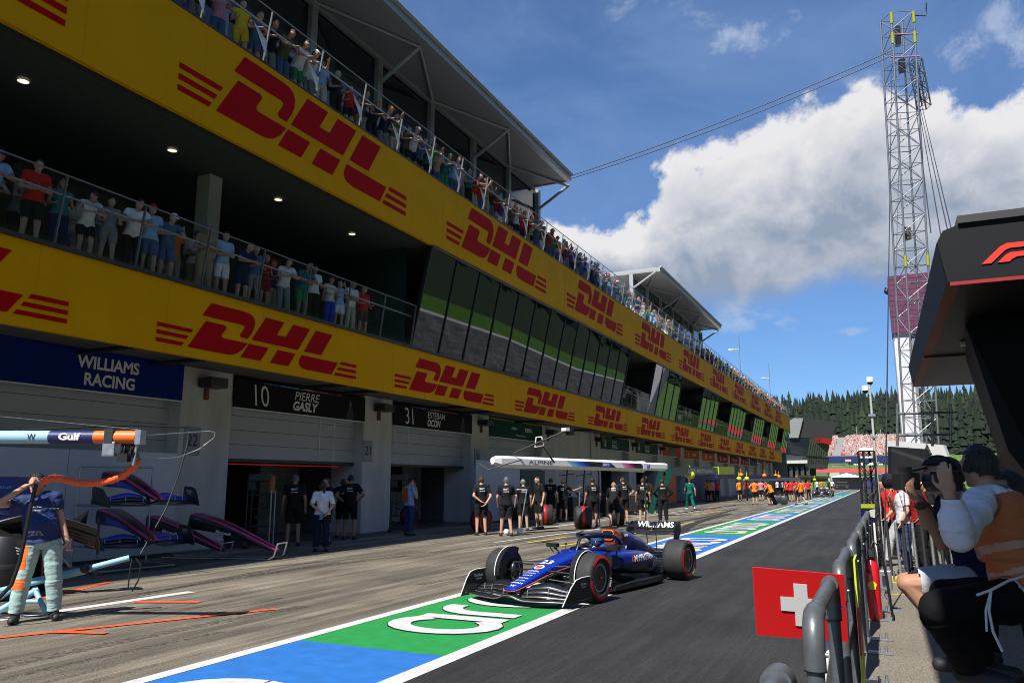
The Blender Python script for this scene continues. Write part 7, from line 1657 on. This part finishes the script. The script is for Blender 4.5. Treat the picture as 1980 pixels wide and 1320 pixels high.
mb.build('emblem', mat('emblem_red', (.68, .03, .02), .45), parent=t)
P = [at(1866, 626, 10.2), at(2060, 560, 10.2), at(2060, 1010, 9.4), at(1950, 872, 9.8)]; mb = MB(); mb.add(P + [p + Vector((.3, 3.5, 0)) for p in P], [(0, 3, 2, 1), (4, 5, 6, 7), (0, 1, 5, 4), (0, 4, 7, 3), (3, 7, 6, 2)]); mb.build('screen_housing', mat('housing_dark', (.005, .006, .008), .6, spec=.2), parent=t)
for y in (11, 19): MB().box(2.2, 2.35, y, y + .15, .03, 3.83).build('post', M_dark, parent=t)
MB().box(2.0, 6, 10.5, 19.5, .03, 2.2).build('cabin', M_inter2, parent=t)
# white edged stand beyond it
t = thing('pit_wall_stand', 'dark glass pit wall stand with sloping white frame and pink globe', 'stand', (1.2, 23.5, 0)); dd = 24.5
fr_ = lambda p, q, r, s_, m, nm, th=.35: MB().add([at(*p, dd), at(*q, dd), at(*r, dd), at(*s_, dd)] + [at(*x, dd) + Vector((.1, th, 0)) for x in (p, q, r, s_)], [(0, 1, 2, 3), (7, 6, 5, 4), (0, 4, 5, 1), (1, 5, 6, 2), (2, 6, 7, 3), (3, 7, 4, 0)]).build(nm, m, parent=t)
fr_((1716, 851), (1792, 857), (1788, 868), (1716, 863), M_white, 'top_frame'); fr_((1792, 857), (1824, 860), (1862, 965), (1848, 965), M_white, 'slope_frame')
fr_((1717, 863), (1786, 868), (1849, 966), (1717, 985), mat('stand_glass', (.02, .021, .026), .08, coat=.6), 'glass', .02); fr_((1705, 984), (1850, 966), (1850, 1052), (1705, 1052), M_inter2, 'body', 1.5)
MB().add([at(1793 + 9 * math.cos(a), 910 + 9 * math.sin(a), dd - .03) for a in np.linspace(0, 6.28, 20, endpoint=False)], [tuple(range(20))]).build('globe', mat('globe_pink', (.70, .12, .32), .5), parent=t)
tm = MB()
for tx0, px_, py_, h_ in (('SE', 1800, 924, .12), ('LD', 1801, 932, .12), ('O', 1771, 922, .12), ('C', 1771, 930, .11)): write(tm, tx0, at(px_, py_, dd - .04), (.905, .426, 0), EZ, h_, bold=.02)
tm.build('lettering', M_wtext, parent=t)
mb = MB()
for py in (800, 842): mb.tube([at(1735, py, 17), at(1842, py - 3, 17)], .03, 6)
for px_ in (1735, 1803, 1838): mb.tube([at(px_, 780, 17), at(px_, 862, 17)], .03, 6)
solo('scaffold_frame', mb, M_grey, 'grey scaffold frame above the white edged stand', 'scaffold')
# upright tube barriers behind the winch
for k, (x, y) in enumerate(((.02, 15.6), (.16, 15.1), (.28, 15.9), (.42, 15.2), (.55, 15.0), (.66, 14.6), (.78, 14.4), (.9, 14.2))):
    t = thing('barrier_post', 'dark upright barrier post behind the winch, %s from the lane' % ORD[k], 'barrier', (x, y, .03), 0, 'upright barrier posts'); MB().tube([(x, y, .03), (x - .02, y + .05, 1.02)], .026, 8).build('tube', M_grey if k % 2 else M_dark, parent=t); MB().lathe([(.11, 0), (.10, .03), (.03, .05)], (x, y, .03), EZ, 12).build('foot', M_grey, parent=t)
struct('yellow_line', MB().box(-.22, 5, 15.0, 15.42, .031, .10), M_yellow_l); struct('yellow_line', MB().quad((-.1, 13.5, .034), (5, 13.5, .034), (5, 13.55, .034), (-.1, 13.55, .034)), M_yellow_l)
# people along the wall
for (x, y, p, top, bot, cap, lab) in [(.05, 19.6, 'side', RC, BLK, None, 'person in bright red shirt by the black lattice mast'), (.22, 18.0, 'walk', RC, (.4, .4, .42), None, 'person in red leaning on the barrier behind the lattice mast'), (.30, 16.6, 'bow', (.62, .62, .64), (.05, .06, .12), None, 'person in white bending over the barrier posts'), (.55, 16.3, 'hip', (.30, .012, .012), BLK, None, 'person in dark red with green bag among the barrier posts'), (.75, 17.6, 'side', BLK, BLK, None, 'person in black before the dark glass stand'), (1.0, 15.9, 'side', (.03, .035, .03), BLK, None, 'person in dark green beside the barrier posts')]:
    o = place(blk({'side': 'side', 'walk': 'walk', 'bow': 'chin', 'hip': 'hip'}[p], 'trousers'), (x, y, .03), R(100), lab, None, top, bot, 'black', 0, s=1.0)
# photographers crouching on a low platform
solo('platform', MB().box(.62, 3.2, 1.2, 5.9, .03, .55), M_inter2, 'low dark platform under the crouching photographers', 'platform')
def shot(root, z0, J_, **k):
    return figure(J_, .0085, **k)
def loc_(root, Pw, rz=R(90)):
    d = Pw - Vector(root); return (d.x * math.cos(rz) + d.y * math.sin(rz), -d.x * math.sin(rz) + d.y * math.cos(rz), d.z)
r1 = at(1988, 1120, 4.05); root1 = (r1.x - .0, r1.y, .55)
q1 = R(66); l1 = lambda *p: loc_(root1, at(*p), q1)
J1 = pose(lean=.30, nod=.05, hy=-.55, pel=(0, 0, .60), L=(l1(1853, 1038, 3.72), l1(1836, 955, 3.72), l1(1824, 908, 3.70)), Rr=(l1(1880, 1010, 4.5), l1(1835, 950, 4.45), l1(1805, 945, 4.4)),
          lk=l1(1812, 1175, 3.85), la=l1(1880, 1290, 3.95), rk=l1(1830, 1150, 4.3), ra=l1(1900, 1280, 4.4))
f1 = figure(J1, .0085, fold=1.7, leg='trousers', long_sleeve=True, loose=1.3, curl=.35, hair='short')
p1_ = place(f1, root1, q1, 'crouching photographer in white long sleeved shirt, orange bib and black trousers', None, mat('shirt_white', (.80, .78, .84), .8, var=.08, vs=6, bump=.8, bs=9), (.006, .006, .007), 'black', 0, s=1.0)
def bib_on(fig, man, zlo, zhi, col, txt):
    me = fig['meshes']['top']; V = [v.co for v in me.vertices]; b = MB(); ch = Vector(fig['J']['chest']); up = (Vector(fig['J']['neck']) - Vector(fig['J']['pel'])).normalized(); pl = Vector(fig['J']['pel'])
    N_ = [v.normal for v in me.vertices]; sh = [(Vector(fig['J'][s_]) ) for s_ in ('shL', 'shR')]
    ok = [zlo < (v - pl).dot(up) < zhi and min((v - e).length for e in (Vector(fig['J']['elL']), Vector(fig['J']['elR']))) > .16 and abs((v - ch).dot((sh[1] - sh[0]).normalized())) < .20 for v in V]
    fs = [tuple(p.vertices) for p in me.polygons if all(ok[i] for i in p.vertices)]
    use = sorted({i for p in fs for i in p}); ix = {v: k for k, v in enumerate(use)}
    b.add([V[i] + N_[i] * .010 for i in use], [[ix[i] for i in p] for p in fs], 0, True)
    for k, p in enumerate(fs):
        h_ = (sum((V[i] for i in p), Vector()) / len(p) - pl).dot(up); b.m[k] = 1 if (.22 < h_ < .26 or .10 < h_ < .125) else 0
    o = b.build('bib', [mat(*col), mat('bib_band', (.60, .34, .24), .7)], parent=man, world=False); return o
BIB = ('bib_orange_cloth', (.58, .16, .05), .75)
bib_on(f1, p1_, -.12, .50, BIB, '')
mb = MB(); mb.tube([l1(1916, 1142, 3.80), l1(1912, 1180, 3.76), l1(1920, 1220, 3.74), l1(1938, 1258, 3.72)], .007, 6).tube([l1(1916, 1142, 3.80), l1(1906, 1180, 3.76), l1(1908, 1220, 3.74)], .006, 6).tube([l1(1888, 1150, 3.82), l1(1916, 1140, 3.80), l1(1950, 1122, 3.85), l1(1985, 1112, 3.9)], .007, 6)
mb.build('bib_tie', M_wl, parent=p1_, world=False)
def camera_obj(label, c, ax, ln=.22, r=.045):
    c = Vector(c); ax = Vector(ax).normalized(); y = ax.cross(Vector((0, 0, 1))).normalized(); t = thing('camera', label, 'camera', tuple(c)); MB().obox(c, ax, y, EZ, (.045, .075, .055)).build('body', M_black, parent=t, bevel=.012); MB().lathe([(r * .8, .03), (r, .06), (r, ln * .8), (r * 1.15, ln), (r * .9, ln), (r * .85, ln * .9), (0, ln * .88)], c, ax, 20).build('lens', M_black, parent=t); MB().obox(c + Vector((0, 0, .07)), ax, y, EZ, (.03, .025, .02)).build('viewfinder', M_black, parent=t); return t
camera_obj('black camera held to the eye of the photographer in white', at(1830, 930, 4.3), (-1, .9, 0), .12, .04)
r2 = at(1905, 1085, 4.95); root2 = (r2.x, r2.y, .55)
J2 = pose(lean=.35, nod=.05, pel=(0, 0, .57), L=(loc_(root2, at(1822, 1050, 4.75)), loc_(root2, at(1776, 968, 4.7)), loc_(root2, at(1762, 948, 4.7))), Rr=(loc_(root2, at(1820, 1010, 5.2)), loc_(root2, at(1765, 955, 5.1)), loc_(root2, at(1738, 935, 5.1))),
          lk=(-.16, .46, .52), la=(-.14, .16, .09), rk=(.16, .46, .50), ra=(.14, .14, .09))
f2 = figure(J2, .009, fold=1.4, leg='shorts', loose=1.3, curl=.9, hair='short', cap=True)
p2_ = place(f2, root2, R(90), 'crouching photographer in navy shirt and pale shorts with a wrist watch', None, (.012, .018, .05), (.42, .43, .47), 'black', 1, (.012, .012, .014), s=1.0)
wv = Vector(J2['wrL']); wd = (Vector(J2['wrL']) - Vector(J2['elL'])).normalized(); MB().lathe([(.034, -.014), (.037, 0), (.034, .014)], wv - wd * .03, wd, 16).obox(wv - wd * .03 + Vector((-.036, 0, .0)), wd, (0, 1, 0), wd.cross(Vector((0, 1, 0))), (.018, .02, .006)).build('watch', M_dark, parent=p2_, world=False)
camera_obj('black camera with long lens held out by the photographer in shorts', at(1752, 930, 4.95), (-.9, .9, .0), .15, .045)
J3 = pose(lean=.15, nod=.05, pel=(0, 0, .95), L=((-.30, .25, 1.22), (-.08, .34, 1.50)), Rr=((.28, .25, 1.25), (.06, .34, 1.52)))
f3 = figure(J3, .012, leg='trousers', hair='short'); r3 = at(1870, 930, 5.7)
p3_ = place(f3, (r3.x, r3.y, .10), R(95), 'photographer in dark shirt standing behind the two crouching ones', None, (.02, .021, .025), BLK, 'black', 0, s=1.03)
g3 = MB(); H3 = f3['h']; g3.obox(H3(0, .10, .012), (1, 0, 0), (0, 1, 0), EZ, (.07, .012, .018)); g3.build('sunglasses', M_black, parent=p3_, world=False)
r4 = at(1985, 930, 4.9); f4 = f3; p4_ = place(f3, (r4.x, r4.y, .05), R(80), 'dark dressed photographer at the right picture edge beyond the bib', None, (.03, .03, .032), BLK, 'black', 1, s=1.0)
# added unseen slab casting shade on the photographers, pit wall beyond the walkway
t = thing('shade_roof', 'dark roof slab on posts shading the photographers', 'roof', (3, 0, 0)); MB().box(-.24, 6, -8, 7.35, 6.3, 6.5).build('slab', M_dark, parent=t)
for y in (-6, 5.5): MB().box(5.2, 5.4, y, y + .2, .03, 6.09).build('post', M_dark, parent=t)
t = thing('pit_wall', 'grey concrete wall between walkway and main straight', 'wall', (4.6, 60, 0)); MB().box(4.5, 4.7, 21, 185, 0, 1.1).build('wall', M_conc, parent=t)
# ------------------------------------------------------------------ far end: wing building, stand, boards, hill, forest
M_bark = mat('bark', (.06, .045, .03), .9)
def forest(name, pts, seed, lo, hi, m):
    g = rng(seed); mb = MB()
    for x, y, z in pts:
        h = lo + (hi - lo) * g.random() ** 1.3; mt_ = g.choice([0, 0, 0, 1, 1, 2]); r0 = h * g.uniform(.13, .24); n = 7; tiers = 6; a0 = g.uniform(0, 6)
        mb.tube([(x, y, z - .5), (x, y, z + h * .25)], .18, 4)
        for t in range(tiers):
            f = t / tiers; zb = z + h * (.08 + .88 * f) + g.uniform(-.3, .3); zt = min(z + h, zb + h * .27); r = r0 * (1 - f) ** .85 * g.uniform(.8, 1.2) + .12; V = []
            for j in range(n):
                a = a0 + t * .7 + 2 * math.pi * j / n; rr = r * g.uniform(.62, 1.25); V.append((x + math.cos(a) * rr, y + math.sin(a) * rr, zb - rr * g.uniform(.15, .55)))
            V.append((x + g.uniform(-.1, .1), y, zt)); mb.add(V, [(j, (j + 1) % n, n) for j in range(n)], mt_)
    for i in range(len(mb.m)):
        pass
    return tag(mb.build(name, m), kind='stuff')
FM = [mat('spruce_dark', (.006, .014, .006), .9, var=.3, vs=.5), mat('spruce_mid', (.010, .022, .008), .9, var=.3, vs=.5), mat('spruce_light', (.018, .034, .010), .9, var=.3, vs=.5)]
g = rng(77); pts = []
for k in range(2600):
    y = 385 + 260 * g.random() ** 1.1; x = g.uniform(-120, 170); pts.append((x, y, far_z(y)))
forest('forest', pts, 1, 9, 24, FM)
pts = []
for k in range(1800):
    d = 20 + 75 * g.random() ** 1.3; y = g.uniform(-60, 300); pts.append((27 + max(0, .175 * (y - 156)) + d, y, .80 * d - 1))
forest('forest', pts, 2, 10, 22, FM)
# white ad wall along the main straight bank seen in the glazing
# wing building beyond the pit building
t = thing('wing_building', 'angular dark grey wing building beyond the yellow banners', 'building', (-14, 200, 0)); D_ = 196
def blk_(nm, pts, m, th=10, d=D_): return MB().add([at(*p, d) for p in pts] + [at(*p, d) + Vector((-2, th, 0)) for p in pts], [tuple(range(len(pts))), tuple(range(2 * len(pts) - 1, len(pts) - 1, -1))] + [(i, len(pts) + i, len(pts) + (i + 1) % len(pts), (i + 1) % len(pts)) for i in range(len(pts))]).build(nm, m, parent=t)
M_wg = mat('wing_grey', (.045, .045, .048), .5)
blk_('roof_block', [(1552, 808), (1620, 815), (1608, 848), (1545, 846)], M_wg); blk_('pale_end', [(1534, 808), (1553, 808), (1544, 846), (1526, 846)], mat('wing_pale', (.36, .37, .38), .5), 10, D_ - .5)
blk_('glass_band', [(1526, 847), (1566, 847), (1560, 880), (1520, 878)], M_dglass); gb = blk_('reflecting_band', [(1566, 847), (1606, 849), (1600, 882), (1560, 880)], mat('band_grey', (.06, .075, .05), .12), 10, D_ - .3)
mb = MB()
for k in range(9): a_, b_ = at(1566 + 4.6 * k, 848, D_ - .9), at(1560 + 4.6 * k, 881, D_ - .9); mb.tube([a_, b_], .06, 4)
mb.build('mullion', M_mull, parent=t); blk_('red_reflection_panel', [(1588, 846), (1610, 848), (1606, 860), (1592, 856)], mat('panel_red_far', (.36, .02, .02), .4), .3, D_ - 1.2)  # red reflection in the glass painted as a coloured sheet
blk_('lower_slab', [(1510, 878), (1604, 884), (1600, 906), (1505, 902)], M_wg); blk_('white_ledge', [(1514, 890), (1561, 889), (1561, 895), (1512, 896)], M_white, 3, D_ - 2); blk_('base', [(1500, 902), (1578, 906), (1578, 934), (1500, 936)], M_inter2, 10, D_ + 2)
mb = MB()
for k in range(6): p = at(1508 + 11 * k, 915, D_ - 1); mb.box(p.x - .4, p.x + .4, p.y - .4, p.y + .4, 0, 5.2)
mb.build('column', M_wg, parent=t)
# grandstand with its crowd
t = thing('grandstand', 'far grandstand with pale aisle and dark blue front wall', 'grandstand', (10, 330, 8)); y0 = 322; y1 = 346
xa, xb = at(1603, 890, 350).x, at(1742, 890, 350).x
zb, zt = at(1650, 888, 350).z, at(1650, 857, 370).z
MB().add([(xa, y0, zb), (xb, y0, zb), (xb, y1, zt), (xa, y1, zt), (xa, y0, 0), (xb, y0, 0), (xb, y1, 0), (xa, y1, 0)], [(0, 1, 2, 3), (4, 7, 6, 5), (0, 4, 5, 1), (1, 5, 6, 2), (2, 6, 7, 3), (3, 7, 4, 0)]).build('tier', mat('tier_grey', (.22, .21, .20), .8), parent=t)
MB().box(xa - 8, xb, y0 - 1.2, y0 - .2, 2, zb - .3).build('front_wall', mat('stand_navy', (.012, .022, .10), .5), parent=t)
g = rng(9); mb = MB(); CMS = [mat('crowd_%d' % i, c, .8) for i, c in enumerate([(.42, .09, .06), (.40, .03, .04), (.55, .53, .53), (.45, .24, .18), (.05, .06, .13), (.42, .31, .27), (.50, .18, .08)])]
u = 0
while u < 2600:
    x = g.uniform(xa, xb); s_ = g.random(); y = y0 + (y1 - y0) * s_; z = zb + (zt - zb) * s_
    if abs(x - (xa + (xb - xa) * (.20 + .06 * s_))) < 1.6: u += 1; continue
    c = g.randrange(7); mb.box(x - .28, x + .28, y - .2, y + .2, z, z + .75, c); mb.box(x - .13, x + .13, y - .13, y + .13, z + .78, z + 1.08, g.choice([5, 3, 2])); u += 1
tag(mb.build('crowd', CMS), kind='stuff')
def far_board(label, x0, x1, y, z0, z1, col, txts, cat='board'):
    t = thing('trackside_board', label, cat, (x0, y, z0)); MB().box(x0, x1, y, y + .3, z0, z1).build('panel', mat('tb_' + '_'.join('%d' % (c * 100) for c in col), col, .5), parent=t); mb = MB()
    for tx0, u_, w_ in txts: write(mb, tx0, (x0 + (x1 - x0) * u_, y - .05, (z0 + z1) / 2 + .1), (1, 0, 0), EZ, (z1 - z0) * .5, w_ * (x1 - x0), bold=.02)
    if mb.v: mb.build('lettering', M_wtext, parent=t)
    for x in (x0 + .3, x1 - .3): MB().box(x - .1, x + .1, y + .3, y + .5, land(x, y) - .2, z1).build('prop', M_dark, parent=t)
    return t
def fx(px, py, Y):   # point on the cross plane at that distance along the lane
    d0 = _cm @ Vector(((px - 990) / 1500, -(py - 660) / 1500, -1)); return Vector((0, 0, CAM_H)) + d0 * (Y / d0.y)
a, b = fx(1640, 893, 305), fx(1690, 907, 305); ab = far_board('dark far board with two white lower case words and curved lines', a.x, b.x + 6, 305, b.z, a.z, (.010, .016, .03), [('aws', .25, .26), ('aws', .66, .26)])
mb = MB()
for u_ in (.25, .66): c = a.x + (b.x + 6 - a.x) * u_; mb.tube([(c - 1.3, 304.9, b.z + .75), (c, 304.9, b.z + .5), (c + 1.4, 304.9, b.z + .8)], .08, 4)
mb.build('smile_line', mat('smile_blue', (.1, .35, .4), .5), parent=ab)
a, b = fx(1570, 899, 300), fx(1636, 904, 300); far_board('long maroon far board with white capital words', a.x - 4, b.x, 300, b.z - .3, a.z, (.12, .015, .04), [('AIRWAYS', .22, .22), ('QATAR AIRWAYS', .68, .44)])
# red run-off strip and further paint on the rising ground
V = []; W_ = []
for i, x in enumerate(np.linspace(-40, 26, 12)):
    ya = 262 - i * .9; V += [(x, ya, land(x, ya) + .06), (x, ya + 14 + i * 1.6, land(x, ya + 14 + i * 1.6) + .06)]; W_ += [(x, ya - 9, land(x, ya - 9) + .06), (x, ya - .2, land(x, ya - .2) + .06)]
struct('red_run_off', MB().add(V, [(2 * i, 2 * i + 2, 2 * i + 3, 2 * i + 1) for i in range(11)]), mat('run_off_red', (.55, .05, .035), .8)); struct('track', MB().add(W_, [(2 * i, 2 * i + 2, 2 * i + 3, 2 * i + 1) for i in range(11)]), mat('track_grey', (.10, .10, .105), .8))
# tent, low walls, fences, poles
c = fx(1638, 925, 175); t = thing('tent', 'small white peaked tent at the end of the lane', 'tent', (c.x, 175, 0)); w_ = 3.0; zt = fx(1638, 914, 175).z; zm = fx(1638, 922, 175).z
MB().add([(c.x - w_, 172, zm), (c.x + w_, 172, zm), (c.x + w_, 178, zm), (c.x - w_, 178, zm), (c.x, 175, zt)], [(0, 1, 4), (1, 2, 4), (2, 3, 4), (3, 0, 4), (3, 2, 1, 0)]).build('canopy', M_white, parent=t); mb = MB()
for sx in (-1, 1):
    for sy in (172, 178): mb.tube([(c.x + sx * w_, sy, 0), (c.x + sx * w_, sy, zm)], .06, 6)
mb.build('legs_frame', M_grey, parent=t); MB().box(c.x - w_, c.x + w_, 177.9, 178, .0, zm - .05).build('back_sheet', mat('sheet_grey', (.30, .31, .32), .6), parent=t)
t = thing('medical_car', 'dark vehicle under the small white tent', 'car', (c.x - 1, 170, 0)); mb = MB(); mb.box(c.x - 2.2, c.x + .6, 168.5, 171, .35, 1.0); mb.box(c.x - 1.8, c.x + .3, 169, 170.8, 1.002, 1.55); mb.build('body', M_black, parent=t, bevel=.1)
for q in (-1.7, .1): MB().lathe([(0, -.12), (.30, -.12), (.34, 0), (.30, .12), (0, .12)], (c.x + q, 168.45, .34), (0, 1, 0), 14).build('wheel', M_rubber, parent=t)
for k, (p0, p1, Y, col, nm) in enumerate([((1600, 913), (1624, 928), 215, (.40, .42, .36), 'pale slatted'), ((1655, 922), (1682, 934), 200, (.14, .04, .06), 'maroon'), ((1644, 917), (1655, 932), 205, (.45, .45, .45), 'pale grey'), ((1676, 926), (1690, 932), 190, (.02, .03, .16), 'navy')]):
    a, b = fx(*p0, Y), fx(*p1, Y); t = thing('trackside_wall', '%s low wall beyond the end of the lane' % nm, 'wall', (a.x, Y, 0)); MB().box(a.x, b.x, Y, Y + .4, min(b.z, land(a.x, Y)) - .2, a.z).build('panel', mat('low_wall_%d' % k, col, .6), parent=t)
t = thing('flag', 'red white and blue flag on a thin pole before the navy wall', 'flag', (0, 290, 0)); a = fx(1634, 887, 290); b = fx(1646, 893, 290); h3 = (a.z - b.z) / 3
for k, m in enumerate((mat('flag_red', (.62, .010, .012), .5), M_white, mat('flag_blue', (.02, .06, .3), .5))): MB().box(a.x, b.x, 290, 290.05, a.z - h3 * (k + 1), a.z - h3 * k - .001).build('stripe', m, parent=t)
MB().tube([(a.x, 290, a.z + .3), (a.x, 290, land(a.x, 290))], .08, 6).build('pole', M_grey, parent=t)
for k, (px, py0, py1, Y, lx) in enumerate([(1428, 648, 735, 120, 1414), (1486, 703, 765, 160, 1477)]):
    a, b = fx(px, py0, Y), fx(px, py1, Y); t = thing('street_lamp', '%s slim lamp mast rising behind the terrace crowd' % ('nearer' if k == 0 else 'farther'), 'lamp', (a.x, Y, 0)); MB().tube([(a.x, Y, 0), (a.x, Y, a.z)], .06, 6).build('pole', M_grey, parent=t); c = fx(lx, py0 + 28, Y); MB().tube([(a.x, Y, c.z), tuple(c)], .04, 5).build('arm', M_grey, parent=t); MB().ball(c, (.55, .3, .16), 10, 6).build('lamp_head', M_white, parent=t)
for k, px in enumerate((1539, 1572, 1604, 1659, 1706)):
    a = fx(px, 850 + 6 * k, 340); t = thing('light_mast', 'thin light mast before the forest, %s from the left' % ORD[k].replace('nearest', 'first'), 'mast', (a.x, 340, 0), 0, 'light masts before the forest'); MB().tube([(a.x, 340, land(a.x, 340)), (a.x, 340, a.z + 9)], .10, 5).build('pole', mat('mast_pale', (.35, .36, .34), .5), parent=t)
